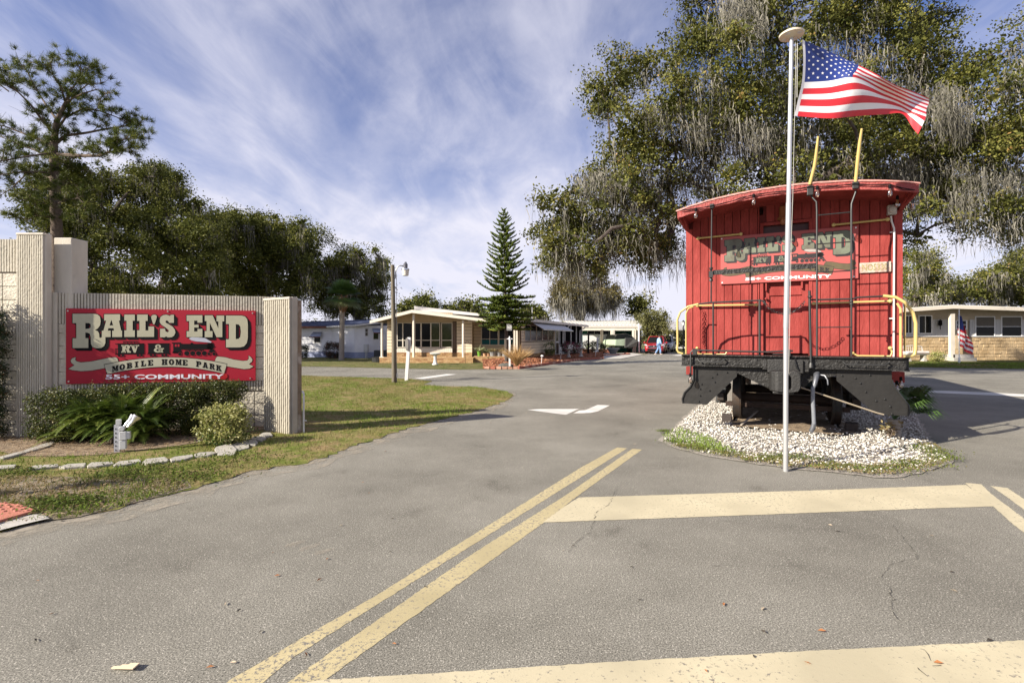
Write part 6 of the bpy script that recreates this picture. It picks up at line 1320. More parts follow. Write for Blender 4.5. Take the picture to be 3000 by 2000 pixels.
# boat under cover
t = thing('boat', 'pale green runabout boat on a trailer under a dark cover in the carport', 'boat', (PX(1822, 49.5), 49.5, 0), math.radians(8))
b = MB(); b.prism([(-1.1, .75), (-1.05, 1.35), (1.0, 1.45), (1.35, 1.2), (1.15, .7)], lambda x, z, d: (x, d, z), -.9, 3.4); b.build('hull', mat('pale_green_hull', (.35, .42, .3), .4), t, bevel=.12)
b = MB(); b.prism([(-.95, 1.38), (-.7, 1.85), (.3, 1.95), (.9, 1.7), (1.25, 1.4)], lambda x, z, d: (x, d, z), -.5, 2.4); b.build('windscreen', M_glass, t, bevel=.1)
b = MB(); b.prism([(-.15, .55), (-.1, 1.5), (.9, 1.5), (1.15, 1.2), (1.1, .62)], lambda x, z, d: (x, d+.1*math.sin(x*9), z), -1.15, -.92); b.build('cover', mat('dark_tarp', (.05, .05, .045), .7, var=.3, bump=.6), t, bevel=.05)
b = MB(); b.box(-.7, -.55, -1, 3, .45, .6); b.box(.6, .75, -1, 3, .45, .6); b.build('trailer_frame', M_rail, t)
for s in (-1, 1): b = MB(); b.lathe([(.1, -.1), (.3, -.1), (.32, -.06), (.32, .06), (.3, .1), (.1, .1)], (0, 0, 0), 16, Matrix.Translation((s*.95, .6, .32)) @ Matrix.Rotation(PI/2, 4, 'Y')); b.build('wheel', M_blk, t)
# ---------------------------------------------------------------- cars
def car(label, loc, rz_, paint_, L=4.4, Wd=1.86, H=1.68, pickup=False):
    t = thing('parked_car', label, 'car', loc, rz_); hw = Wd/2
    # local: front at y=0 facing -y, body extends to +y
    ys = [0, .12, .45, 1.0, 1.35, 2.4, 3.6, L-.25, L-.02]; top = [.62, .82, .93, 1.02, 1.06, 1.04, 1.05, 1.02, .8]; wd = [.78, .9, .965, .99, 1, 1, 1, .97, .9]; bot = [.3, .24, .22, .22, .22, .22, .22, .26, .36]
    b = MB(); rings = []
    for y, tz, w, bz in zip(ys, top, wd, bot):
        w *= hw; m_ = (tz+bz)/2; rings.append([(-w*.94, y, bz), (w*.94, y, bz), (w, y, m_-.05), (w*.985, y, tz-.12), (w*.86, y, tz), (0, y, tz+.03), (-w*.86, y, tz), (-w*.985, y, tz-.12), (-w, y, m_-.05)])
    vs = [p for r_ in rings for p in r_]; fs = []; k = 9
    for i in range(len(rings)-1):
        for j in range(k): a, c = i*k+j, i*k+(j+1) % k; fs.append((a, c, c+k, a+k))
    fs += [tuple(range(k-1, -1, -1)), tuple((len(rings)-1)*k+j for j in range(k))]; b.add(vs, fs); b.build('body', paint_, t, smooth=True, bevel=.02)
    roof_y = (1.95, 3.5 if not pickup else 2.9); belt = 1.03; b = MB()
    cab_ = [(-.84*hw, 1.18, belt), (.84*hw, 1.18, belt), (.9*hw, L-.5 if not pickup else 3.1, belt), (-.9*hw, L-.5 if not pickup else 3.1, belt), (-.66*hw, roof_y[0], H-.05), (.66*hw, roof_y[0], H-.05), (.68*hw, roof_y[1], H-.05), (-.68*hw, roof_y[1], H-.05)]
    b.add(cab_, [(0, 1, 5, 4), (1, 2, 6, 5), (2, 3, 7, 6), (3, 0, 4, 7), (4, 5, 6, 7)]); b.build('greenhouse', M_glass, t, bevel=.03)
    b = MB()
    for s in (-1, 1):
        b.bar((s*.85*hw, 1.16, belt), (s*.665*hw, roof_y[0]-.02, H-.03), .07, .05); b.bar((s*.9*hw, cab_[2][1], belt), (s*.69*hw, roof_y[1], H-.03), .12, .06); b.bar((s*.87*hw, 2.5, belt), (s*.675*hw, 2.5, H-.04), .07, .04, up=(0, 1, 0))
    b.box(-.68*hw, .68*hw, roof_y[0]-.04, roof_y[1]+.05, H-.06, H); b.build('roof', paint_, t, bevel=.02)
    b = MB(); b.prism([(-.52, .60), (.52, .60), (.58, .74), (.36, .80), (-.36, .80), (-.58, .74)], lambda x, z, d: (x, d, z), -.03, .05); gr = b.build('grille', M_blk, t)
    b = MB(); b.tube([(-.60, -.03, .77), (-.3, -.06, .70), (0, -.07, .69), (.3, -.06, .70), (.60, -.03, .77)], .022, 6); b.tube([(-.5, -.035, .58), (0, -.06, .52), (.5, -.035, .58)], .016, 6); b.lathe([(.07, -.01), (.07, .01)], (0, -.08, .72), 12, Matrix.Rotation(PI/2, 4, 'X')); b.build('chrome_trim', M_silver, gr)
    b = MB(); b.box(-.6, .6, -.02, .05, .3, .5); b.build('lower_intake', M_blk, t, bevel=.03)
    for s in (-1, 1):
        b = MB(); b.prism([(s*.56, .76), (s*.86, .80), (s*.9, .92), (s*.72, .90)], lambda x, z, d: (x, d+abs(x)*.25-.1, z), -.03, .12); b.build('headlight', mat('headlight', (.7, .7, .72), .15, .4), t, bevel=.01)
        b = MB(); b.sphere((s*1.03, 1.35, 1.06), .12, 10, 6, (.9, .6, .65)); b.bar((s*.85, 1.35, 1.03), (s*1.0, 1.35, 1.05), .04, .04); b.build('wing_mirror', paint_, t, smooth=True)
        for yy in (.88, L-.85):
            Mw = Matrix.Translation((s*(hw-.12), yy, .34)) @ Matrix.Rotation(PI/2, 4, 'Y'); b = MB(); b.lathe([(.2, -.12), (.32, -.12), (.345, -.08), (.345, .08), (.32, .12), (.2, .12)], (0, 0, 0), 20, Mw); w = b.build('wheel', M_blk, t, smooth=True)
            b = MB(); b.lathe([(.03, -.125), (.2, -.118), (.2, .118), (.03, .125)], (0, 0, 0), 12, Mw); b.build('rim', M_silver, w)
    return t
yaw = -math.radians(22)
car('red metallic SUV facing the camera at the end of the driveway', (PX(1916, 46.6), 46.6, 0), yaw, mat('car_red', (.35, .006, .012), .25, .2, var=.03, coat=1.0))
car('silver pickup partly hidden behind the red SUV', (PX(1946, 53), 53.2, 0), yaw, mat('car_silver', (.45, .46, .48), .3, .5, var=.03), L=5.2, pickup=True, H=1.8)
# ---------------------------------------------------------------- street lamp and utility bits far off
t = thing('lantern_lamp', 'black lamp post with white glass lantern at the far end of the street', 'street lamp', (PX(2002, 58), 58, 0)); zt_ = PZ(948, 58)
b = MB(); b.tube([(0, 0, 0), (0, 0, zt_-.15)], [.09, .05], 8); b.build('post', M_blk, t); b = MB(); b.lathe([(.06, -.1), (.12, -.08), (.19, .28), (.12, .3)], (0, 0, zt_-.1), 8); b.build('lantern', M_wh, t); b = MB(); b.lathe([(.22, .2), (.08, .34), (.01, .42)], (0, 0, zt_), 8); b.build('cap', M_blk, t)
b = MB(); X = PX(1872, 50); b.tube([(X, 50, 0), (X, 50, PZ(948, 50))], .1, 8); tag(b.build('white_pole', M_wh), 'white round pole standing between the carport and the bushy tree', 'pole')
b = MB(); X = PX(1559, 38); b.tube([(X, 38, 2.5), (X, 38, PZ(868, 38))], .025, 6)
for k in range(4): b.bar((X-.3+k*.02, 38, PZ(864+k*3, 38)), (X+.35-k*.05, 38.2, PZ(862+k*3, 38)), .02, .02)
tag(b.build('roof_aerial', M_galv), 'thin television aerial on a mast above the low wing', 'aerial')
# ---------------------------------------------------------------- person
pr = thing('person', 'person walking right in a loose light blue shirt and blue jeans, looking away', 'person', (PX(1930, 44.6), 44.6, 0), 0)
def skin(name, verts, edges, radii, m, parent, sub=2):
    me = bpy.data.meshes.new(name); me.from_pydata(verts, edges, []); o = bpy.data.objects.new(name, me); C.objects.link(o); o.parent = parent
    s = o.modifiers.new('s', 'SKIN'); d = me.skin_vertices[0].data if me.skin_vertices else None
    if d is None:
        import bmesh as _b
        bm = _b.new(); bm.from_mesh(me); bm.verts.layers.skin.verify(); bm.to_mesh(me); bm.free(); d = me.skin_vertices[0].data
    for i, r_ in enumerate(radii): d[i].radius = r_ if hasattr(r_, '__len__') else (r_, r_)
    d[0].use_root = True; o.modifiers.new('u', 'SUBSURF').levels = sub; o.modifiers['u'].render_levels = sub; me.materials.append(m); s.use_smooth_shade = True; return o
M_skin = mat('skin', (.35, .19, .13), .6); M_shirt = mat('light_blue_shirt', (.27, .42, .68), .85, var=.08, scale=8, bump=.4, bscale=12); M_jean = mat('blue_jeans', (.16, .27, .46), .85, var=.12, scale=8, bump=.4, bscale=12)
sk = [(0,0,.93),(0,.0,1.12),(.02,0,1.32),(.03,0,1.45),(.05,0,1.53),(.07,0,1.62),(.08,0,1.70),
      (-.0,.1,.90),(-.03,.11,.5),(-.28,.12,.12),(-.22,.12,.05),
      (.0,-.1,.90),(.13,-.1,.5),(.12,-.1,.1),(.24,-.1,.05),
      (.03,-.2,1.4),(.10,-.24,1.15),(.20,-.22,.92),(.23,-.22,.84),
      (.03,.2,1.4),(-.04,.25,1.15),(-.0,.26,.92),(.02,.26,.85)]
ed = [(0,1),(1,2),(2,3),(3,4),(4,5),(5,6),(0,7),(7,8),(8,9),(9,10),(0,11),(11,12),(12,13),(13,14),(3,15),(15,16),(16,17),(17,18),(3,19),(19,20),(20,21),(21,22)]
rd = [(.13,.15),.13,.14,.09,.055,.095,.075,.09,.06,.045,.04,.09,.06,.045,.04,.05,.04,.032,.03,.05,.04,.032,.03]
for hb, hv in ((18, (.23,-.22,.84)), (22, (.02,.26,.85))):
    for k in range(5):
        i = len(sk); sk.append((hv[0]+.012*(k-2)+.02, hv[1]+.012*(k-2), hv[2]-.05)); sk.append((hv[0]+.014*(k-2)+.03, hv[1]+.012*(k-2), hv[2]-.09+.01*abs(k-2))); ed += [(hb, i), (i, i+1)]; rd += [.009, .007]
skin('body', sk, ed, rd, M_skin, pr)
skin('shirt', [(0,0,.9),(0,0,1.12),(.02,0,1.32),(.03,0,1.45),(.045,0,1.5),(.03,-.19,1.41),(.09,-.24,1.16),(.19,-.22,.93),(.03,.19,1.41),(-.04,.25,1.16),(-.0,.26,.93)], [(0,1),(1,2),(2,3),(3,4),(3,5),(5,6),(6,7),(3,8),(8,9),(9,10)], [(.19,.21),(.18,.2),(.17,.19),(.11,.12),.075,.085,.075,.055,.085,.075,.055], M_shirt, pr)
skin('jeans', [(0,0,.95),(0,.1,.86),(-.03,.11,.5),(-.27,.12,.12),(.0,-.1,.86),(.13,-.1,.5),(.12,-.1,.1)], [(0,1),(1,2),(2,3),(0,4),(4,5),(5,6)], [(.15,.17),.115,.09,.075,.115,.09,.075], M_jean, pr)
b = MB(); b.sphere((.055, 0, 1.695), .105, 14, 10, (1, .9, 1.0)); b.build('hair', mat('dark_hair', (.02, .012, .01), .7), pr, smooth=True)
b = MB(); b.lathe([(.012, 0), (.006, .02)], (.165, 0, 1.62), 6, Matrix.Rotation(PI/2, 4, 'Y')); b.sphere((.155, -.035, 1.645), .009, 6, 4); b.sphere((.155, .035, 1.645), .009, 6, 4); b.build('face_features', M_skin, pr)
for (a, c) in ((-.25, .12), (.2, -.1)): b = MB(); b.sphere((a, c, .05), .06, 10, 6, (2.3, .8, .8)); b.build('shoe', mat('pale_shoe', (.5, .42, .36), .8), pr, smooth=True)
# ---------------------------------------------------------------- trees
M_bark = mat('oak_bark', (.075, .06, .05), .95, var=.35, scale=8, bump=.9, bscale=14)
M_oak = leafmat('oak_leaf', [(.036, .044, .009), (.08, .086, .019), (.145, .148, .034), (.23, .215, .055), (.32, .2, .07)], .6, .25, .15)
M_oakd = leafmat('oak_leaf_olive', [(.04, .05, .011), (.095, .106, .022), (.18, .18, .042), (.3, .28, .08)], .6, .25, .12)
M_oakb = leafmat('oak_leaf_brown', [(.06, .05, .02), (.12, .1, .03), (.17, .14, .04), (.22, .14, .05)], .5, .25, .3)
M_moss = leafmat('spanish_moss', [(.09, .085, .07), (.19, .18, .148), (.33, .31, .26)], .95, .2, .03)
O2 = 1.2755
def fill_blobs(poly_ov, n, d0, d1, rpx, seed=1, shrink=.0):
    """blob centres spread over an outline traced on the overview sheet and through a depth range"""
    r_ = random.Random(seed); P_ = [(x*O2, y*O2) for x, y in poly_ov]; xs, ys = [p[0] for p in P_], [p[1] for p in P_]; out = []; tries = 0; keep = []
    while len(out) < n and tries < 20000:
        tries += 1; x, y = r_.uniform(min(xs), max(xs)), r_.uniform(min(ys), max(ys)); rp = rpx*r_.uniform(.7, 1.25)
        if not inside(P_, np.array([x]), np.array([y]))[0]: continue
        rr = rp*.62; ok = all(inside(P_, np.array([x+rr*math.cos(a)]), np.array([y+rr*math.sin(a)]))[0] for a in (0, PI/2, PI, 3*PI/2, PI/4, 3*PI/4))
        if not ok: continue
        if any((x-a)**2+(y-c)**2 < (.45*(rp+q))**2*.6 and tries < 15000 for a, c, q in keep): continue
        keep.append((x, y, rp)); d = r_.uniform(d0, d1); out.append((tuple(P(x, y, d)), rp/FOC*d))
    return out
def limbs(b, top, r0, nodes, seed=1):
    """connect nodes (with positions) to the nearest node closer to the top; pipe radii from the load"""
    pts = [Vector(top)]+sorted([Vector(n) for n in nodes], key=lambda p: (p-Vector(top)).length); par = [0]*len(pts)
    for i in range(1, len(pts)):
        best = 1e9
        for j in range(i):
            d = (pts[i]-pts[j]).length+.35*(pts[j]-pts[0]).length
            if d < best: best = d; par[i] = j
    load = [1]*len(pts)
    for i in range(len(pts)-1, 0, -1): load[par[i]] += load[i]
    rnd = random.Random(seed)
    for i in range(1, len(pts)):
        a, c = pts[par[i]], pts[i]; L = (c-a).length
        ra, rc = r0*(load[i]/load[0])**.62*1.05+.012, r0*((max(1, load[i]-1))/load[0])**.62*.85+.01
        m1 = a.lerp(c, .35)+Vector((rnd.uniform(-1, 1), rnd.uniform(-1, 1), rnd.uniform(-.2, .9)))*L*.13; m2 = a.lerp(c, .7)+Vector((rnd.uniform(-1, 1), rnd.uniform(-1, 1), rnd.uniform(-.3, .8)))*L*.1
        b.tube([a, m1, m2, c], [ra, ra*.85+rc*.15, (ra+rc)/2, rc], 7)
    return pts, par
def crown(root, blobs, dens, leaf, m, name='crown', per=15, sig=1.9, upb=.7, vshift=0.0, inner=1.2):
    base = np.array(root.location); cs = []; vv = []
    for (c, r) in blobs:
        k = max(4, int(dens*r*r)); ns = int(5*r*r)+5 if r < 1.6 else int(9*r)+3; d = unit(RNG.normal(size=(ns, 3))); sub_ = np.array(c)+d*RNG.uniform(.35, 1.05, (ns, 1))*r*np.array([1, 1, .8]); pick = RNG.integers(0, ns, k)
        cen = sub_[pick]+RNG.normal(0, .21*r**.6, (k, 3))*np.array([1, 1, .62]); tone = RNG.normal(0, .13, ns)[pick]
        p = np.repeat(cen, per, 0)+RNG.normal(0, leaf*sig, (k*per, 3))*np.array([1, 1, .75]); cs.append(p)
        vv.append(np.repeat(RNG.uniform(.1, .6, k)+tone, per)+RNG.normal(0, .12, k*per)+vshift)
    cs = np.concatenate(cs); vv = np.clip(np.concatenate(vv), 0, 1); ok = cs[:, 2] > .3; cs, vv = cs[ok], vv[ok]
    V, F = leaves(cs-base, leaf, .62, upb)
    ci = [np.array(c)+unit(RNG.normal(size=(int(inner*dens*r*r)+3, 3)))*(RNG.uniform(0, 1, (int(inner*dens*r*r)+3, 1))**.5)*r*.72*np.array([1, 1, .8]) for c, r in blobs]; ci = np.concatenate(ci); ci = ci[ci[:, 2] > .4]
    V2, F2 = leaves(ci-base, leaf*2.3, .6, 0); F = np.concatenate([F, F2+len(V)]); V = np.concatenate([V, V2]); vv = np.concatenate([vv, RNG.uniform(.05, .4, len(ci))])  # inner leaves take darker tones, painting shade into the crown depth
    return np_mesh(name, V, F, m, root, np.repeat(vv, 4))
def moss(root, pts, m=None, n=16, L=(.5, 1.6), w=.035, spread=.22):
    base = np.array(root.location); pts = np.array([tuple(p) for p in pts]); K = len(pts); nn = K*n
    lg = np.repeat(RNG.uniform(L[0], L[1], K), n)*RNG.uniform(.3, 1.1, nn)
    p0 = np.repeat(pts, n, 0)+RNG.normal(0, 1, (nn, 3))*np.array([spread, spread, spread*.5]); a = RNG.uniform(0, PI, nn); s = np.stack([np.cos(a), np.sin(a), np.zeros(nn)], 1)
    S = 5; V = []; wv = RNG.uniform(.5, 1.3, nn)*w; drift = RNG.normal(0, .05, (nn, 3))*np.array([1, 1, 0]); drift[:, 0] += .05
    for k in range(S+1):
        t = k/S; ww = (wv*(1-t)**.6*(.55+.45*math.sin(t*9+1)) if k < S else wv*0+.001)[:, None]
        off = RNG.normal(0, .03, (nn, 3)); c = p0+drift*t*lg[:, None]*3*.4+off; c[:, 2] = p0[:, 2]-lg*t
        V += [c-s*ww, c+s*ww]
    V = np.stack(V, 1).reshape(-1, 3)-base; o = (np.arange(nn)*2*(S+1))[:, None]; F = np.concatenate([o+np.array([2*k, 2*k+1, 2*k+3, 2*k+2]) for k in range(S)], 0)
    return np_mesh('hanging_moss', V, F, m or M_moss, root, np.repeat(np.clip(np.repeat(RNG.uniform(.1, .8, K), n)+RNG.normal(0, .15, nn), 0, 1), 2*(S+1)))
def tree(name, label, cat, base, toph, blobs, r0, leaf, m, inner=1.2, dens=85, mossn=0, mossL=(.5, 1.6), mossw=.035, group=None, bark=None, per=15, lean=(0, 0), mosspts=None, sig=1.9):
    t = thing(name, label, cat, (base[0], base[1], 0), 0, group); B = Vector((base[0], base[1], 0))
    b = MB(); top = Vector((lean[0], lean[1], toph)); b.tube([(0, 0, -.2), (0, 0, .25), top*.5+Vector((.06, .02, 0)), top], [r0*1.5, r0*1.12, r0*.95, r0*.85], 12)
    pts, par = limbs(b, top, r0*.9, [Vector(c)-B for c, r in blobs]); b.build('trunk', bark or M_bark, t, smooth=True)
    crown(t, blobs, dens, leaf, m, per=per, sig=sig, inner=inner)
    if mossn:
        tot = sum(r for c, r in blobs); mp = []
        for c, r in blobs:
            for k in range(max(1, int(mossn*r/tot))): a = random.uniform(0, 2*PI); q = random.random()**.5*r*.9; mp.append((c[0]+math.cos(a)*q, c[1]+math.sin(a)*q, c[2]-random.uniform(-.3, .75)*r))
        if mosspts: mp += mosspts
        moss(t, mp, L=mossL, w=mossw)
    return t
# big live oak behind the caboose: clump centres (overview sheet x, y, radius, depth)
ob = [(1425,165,62,18),(1395,235,48,18),(1500,150,70,19),(1455,300,66,17),(1600,110,80,19),(1560,225,85,17),(1470,385,66,17),(1550,335,80,18),(1400,345,40,18),(1375,210,34,18),
 (1290,455,46,17),(1262,535,42,17),(1300,500,40,17),(1250,470,24,17),(1365,620,36,17.5),(1450,560,46,18),(1560,500,60,19),(1375,400,36,17.5),(1440,440,50,17.5),(1640,250,80,20),(1750,230,80,20),(1840,200,70,20),(1930,250,80,21),(1620,30,70,20),(2240,300,70,18),(2060,240,70,20),(2180,420,70,19),(2300,460,50,17),(2120,380,70,20),(1325,515,60,18),(1335,590,48,18),(1400,470,60,17),(1405,555,52,18),(1260,600,26,17),(1500,450,60,19),(1530,560,42,19),(1480,590,36,18),
 (1680,50,80,19),(1700,170,90,17),(1690,300,95,18),(1620,360,70,19),(1800,280,95,19),(1800,120,60,20),(1760,380,80,19),(1900,330,90,18),(1950,50,80,19),(2050,50,95,18),(2000,170,70,19),(2110,160,85,18),(1990,290,85,20),(2060,330,85,18),(2150,300,90,19),(2150,60,60,20),(2215,190,80,17),(2290,120,60,17),(2310,230,85,16),(2230,390,90,18),(2310,380,85,17),(2140,450,66,19),(2235,500,72,18),(2325,500,60,17),(2105,540,36,19),(1860,400,80,20),(1950,420,80,20),(2040,430,80,20),(2320,320,80,16),(1880,180,60,21),(1900,50,60,21),(1780,20,70,20),
 (1600,-60,90,19),(1750,-90,110,18),(1950,-80,110,18),(2100,-70,110,18),(1850,-220,150,19),(2050,-220,150,19),(2450,200,120,18),(2480,400,120,18),(2470,20,80,19),(2600,300,140,20)]
blobs = [(tuple(P(x*O2, y*O2, d)), r*1.06*O2/FOC*d) for x, y, r, d in ob]
OK_ = [(1335,300),(1345,230),(1400,130),(1480,110),(1560,110),(1600,40),(1640,-40),(2200,-40),(2190,60),(2230,110),(2290,60),(2400,80),(2400,560),(2300,600),(2210,540),(2170,520),(2090,560),(1560,600),(1500,640),(1400,620),(1300,640),(1225,600),(1215,470),(1250,430),(1330,400)]
blobs += fill_blobs(OK_, 85, 15.5, 21.5, 62, 77)+fill_blobs([(1215,470),(1300,420),(1400,380),(1560,400),(1560,620),(1300,650),(1225,600)], 18, 16, 19, 44, 78)
mp = []
for (x, y, w, k, d) in [(1410,440,60,26,17),(1440,520,50,22,17.5),(1400,560,40,18,17.5),(1360,430,40,12,17),(1330,620,50,12,18),(1480,470,60,20,18),(1540,420,80,26,18),(1620,420,80,22,18.5),(1300,560,40,8,17),(1560,600,40,10,18),(1710,30,60,34,17),(1730,90,40,22,17),(1640,210,60,16,17),(1700,330,90,30,17),(1770,350,90,30,18),(1840,350,90,26,18),(1600,300,70,16,17),(1500,280,60,12,17),(2160,250,40,30,16.5),(2190,290,30,18,16.5),(2060,400,90,34,18),(2100,440,60,26,18),(1990,380,80,26,19),(2240,410,60,22,17),(2250,470,40,20,17),(2310,430,50,20,16.5),(2000,140,50,12,18),(2080,200,50,12,18),(2320,200,30,10,16),(2200,500,40,14,18),(1900,380,90,24,19),(1520,600,50,10,18.5),(2320,520,40,16,17),(1960,120,50,12,19),(1850,260,60,14,18)]:
    for j in range(k): mp.append(tuple(P((x+random.gauss(0, w*.5))*O2, (y-25+random.gauss(0, 16))*O2, d+random.uniform(-.8, .8))))
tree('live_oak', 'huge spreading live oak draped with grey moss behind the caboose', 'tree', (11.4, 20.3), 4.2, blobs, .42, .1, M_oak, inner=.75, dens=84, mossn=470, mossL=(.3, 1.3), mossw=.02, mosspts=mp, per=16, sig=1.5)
# left oaks
A_ = [(30,440),(90,395),(170,358),(250,375),(330,380),(350,366),(395,366),(412,395),(455,415),(465,455),(500,490),(520,560),(520,735),(120,735),(60,560)]
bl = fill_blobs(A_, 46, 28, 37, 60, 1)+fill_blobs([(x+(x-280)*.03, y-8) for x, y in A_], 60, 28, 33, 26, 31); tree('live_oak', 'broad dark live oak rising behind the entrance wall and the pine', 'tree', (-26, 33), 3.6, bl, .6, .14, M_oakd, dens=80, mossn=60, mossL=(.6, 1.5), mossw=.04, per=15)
B_ = [(470,500),(500,478),(545,480),(620,490),(680,500),(725,520),(745,555),(765,600),(750,690),(560,700),(480,690),(490,560)]
bl = fill_blobs(B_, 34, 40, 48, 52, 2)+fill_blobs([(x+(x-620)*.05, y-8) for x, y in B_], 50, 39, 44, 22, 32); tree('live_oak', 'moss hung live oak in the middle of the left tree row', 'tree', (-21.5, 45), 3.4, bl, .6, .17, M_oakd, dens=55, mossn=120, mossL=(.9, 2.2), mossw=.045, per=15)
C_ = [(755,600),(760,570),(800,560),(830,562),(860,570),(900,592),(915,640),(880,670),(890,720),(850,735),(690,720),(720,620)]
bl = fill_blobs(C_, 22, 44, 50, 40, 3)+fill_blobs([(x+(x-820)*.06, y-6) for x, y in C_], 36, 43, 47, 18, 33); tree('live_oak', 'smaller moss hung live oak behind the street lamp pole', 'tree', (-14.5, 47), 3.4, bl, .5, .17, M_oakd, dens=50, mossn=130, mossL=(.9, 2.4), mossw=.045, per=15)
bl = [((x_, random.uniform(52, 58), random.uniform(.8, 2.6)), random.uniform(1.3, 2.2)) for x_ in np.linspace(-62, -12, 44)]
tree('understory_thicket', 'low dense thicket filling the gap behind the pale blue house', 'thicket', (-27, 56), .8, bl, .15, .24, M_oakd, dens=30, mossn=110, mossL=(.6, 1.8), mossw=.07, per=12)
for i, (pl, n, d, rp, lb, m_) in enumerate([([(905,700),(930,680),(975,675),(1010,695),(1010,735),(905,735)],12,66,26,'distant dark oak just right of the lamp pole',M_oakd),([(1010,705),(1060,685),(1100,690),(1120,710),(1120,735),(1010,735)],12,68,24,'distant oak above the ridge of the beige house',M_oakd),([(1190,700),(1230,695),(1255,715),(1265,735),(1190,735)],8,68,22,'distant oak right of the small pine',M_oakd),
   ([(1440,690),(1460,675),(1490,680),(1492,730),(1440,735)],7,62,24,'slender pale green tree behind the white metal roof',M_oak)]):
    bl = fill_blobs(pl, n, d-2, d+2, rp, 10+i); c = bl[0][0]; cx_ = sum(q[0][0] for q in bl)/len(bl); tree('distant_oak', lb, 'tree', (cx_, d), 2.2, bl, .35, .3, m_, dens=20, mossn=60 if i < 3 else 0, mossL=(.6, 1.8), mossw=.09, per=12)
D_ = [(1262,665),(1275,640),(1330,630),(1400,645),(1430,650),(1440,675),(1420,705),(1370,715),(1290,715),(1262,700)]
bl = fill_blobs(D_, 26, 56, 62, 28, 5)+[(tuple(P(1330*O2, 610*O2, 60)), 1.3), (tuple(P(1380*O2, 620*O2, 60)), 1.2), (tuple(P(1300*O2, 625*O2, 60)), 1.1)]; tree('live_oak', 'brownish moss hung oak behind the carport roof', 'tree', (PX(1700, 60), 60), 3.0, bl, .45, .21, M_oakb, dens=34, mossn=330, mossL=(.8, 2.6), mossw=.06, per=13)
M_willow = leafmat('bushy_leaf', [(.08, .08, .03), (.15, .15, .05), (.24, .23, .09), (.34, .31, .16)], .5, .3, .3)
bl = fill_blobs([(1468,760),(1460,720),(1490,708),(1530,715),(1545,735),(1540,770),(1520,790),(1475,795)], 22, 50.5, 53.5, 22, 6); tree('bushy_tree', 'bushy pale green tree behind the red SUV', 'tree', (PX(1905, 52), 52), 1.0, bl, .18, .15, M_willow, dens=75, per=12)
bl = fill_blobs([(1545,800),(1545,760),(1575,745),(1640,745),(1640,800)], 12, 63, 66, 22, 7); tree('garden_shrubs', 'green shrubs beside the far lantern lamp', 'shrubs', (PX(2010, 64), 64), .5, bl, .1, .22, M_willow, dens=30, per=10)
# trees beyond the ranch house
for i, (pl, n, d, rp, lb, m_, mo) in enumerate([([(2085,700),(2085,590),(2110,560),(2150,580),(2160,610),(2180,640),(2200,640),(2190,700)],16,42,38,'mossy tree right behind the caboose roof end, beyond the ranch house',M_oak,120),([(2160,700),(2180,650),(2220,620),(2260,615),(2300,600),(2330,560),(2400,560),(2400,705)],26,44,40,'sunlit yellow green tree over the ranch house roof',M_oak,170),([(1700,740),(1640,640),(1800,560),(2100,560),(2100,700)],22,48,50,'dark tree hidden behind the caboose',M_oakd,60)]):
    bl = fill_blobs(pl, n, d-2, d+3, rp, 20+i); cx_ = sum(q[0][0] for q in bl)/len(bl); tree('background_tree', lb, 'tree', (cx_, d+1), 2.5, bl, .35, .17, m_, dens=38, mossn=mo, mossL=(.5, 1.6), mossw=.05, per=14)
# ---------------------------------------------------------------- tall pine
pd = 27.0; X0 = PX(166, pd); t = thing('pine_tree', 'tall open pine with tufted needles at the left edge', 'tree', (X0, pd, 0))
M_pbark = mat('pine_bark', (.11, .08, .06), .95, var=.4, scale=9, bump=1.0, bscale=10); M_needle = leafmat('pine_needles', [(.03, .045, .008), (.065, .085, .013), (.13, .15, .028), (.25, .24, .06)], .5, .25, .15)
tp = lambda x, y, d=pd: P(x*O2, y*O2, d)-Vector((X0, pd, 0))
b = MB(); tr = [tp(130, 740), tp(131, 540), tp(128, 480), tp(127, 420), tp(124, 370), tp(124, 330), tp(130, 280), tp(152, 235), tp(165, 200)]; tr[0].z = -.2; b.tube(tr, [.36, .27, .25, .23, .2, .17, .13, .09, .05], 12)
tips = []
def branch(pts, r0, seed, sub=True):
    P_ = [tp(x, y, pd+dz) for x, y, dz in pts]; n = len(P_); b.tube(P_, [r0*(1-.8*i/(n-1)) for i in range(n)], 6); rnd = random.Random(seed)
    for i in range(1, n):
        a, c = P_[i-1], P_[i]
        for k in range(3 if sub else 1):
            q = a.lerp(c, rnd.random()); L = rnd.uniform(.35, 1.15)*(.5+.5*i/n)*1.1; d = Vector((rnd.uniform(-1, 1), rnd.uniform(-1, 1), rnd.uniform(-.35, .9))).normalized()+(c-a).normalized()*.7; d.normalize(); e = q+d*L; mdl = q.lerp(e, .5)+Vector((0, 0, rnd.uniform(-.15, .1)))
            b.tube([q, mdl, e], [r0*.3+.008, .016, .008], 4); tips.append((e, d)); tips.append((mdl+Vector((rnd.uniform(-.2, .2), rnd.uniform(-.2, .2), .1)), d))
            for _ in range(5):
                s = q.lerp(e, rnd.uniform(.4, 1)); f = s+Vector((rnd.uniform(-1, 1), rnd.uniform(-1, 1), rnd.uniform(-.4, .8)))*rnd.uniform(.3, .75); b.tube([s, f], [.01, .005], 3); tips.append((f, (f-s).normalized()))
    tips.append((P_[-1], (P_[-1]-P_[-2]).normalized()))
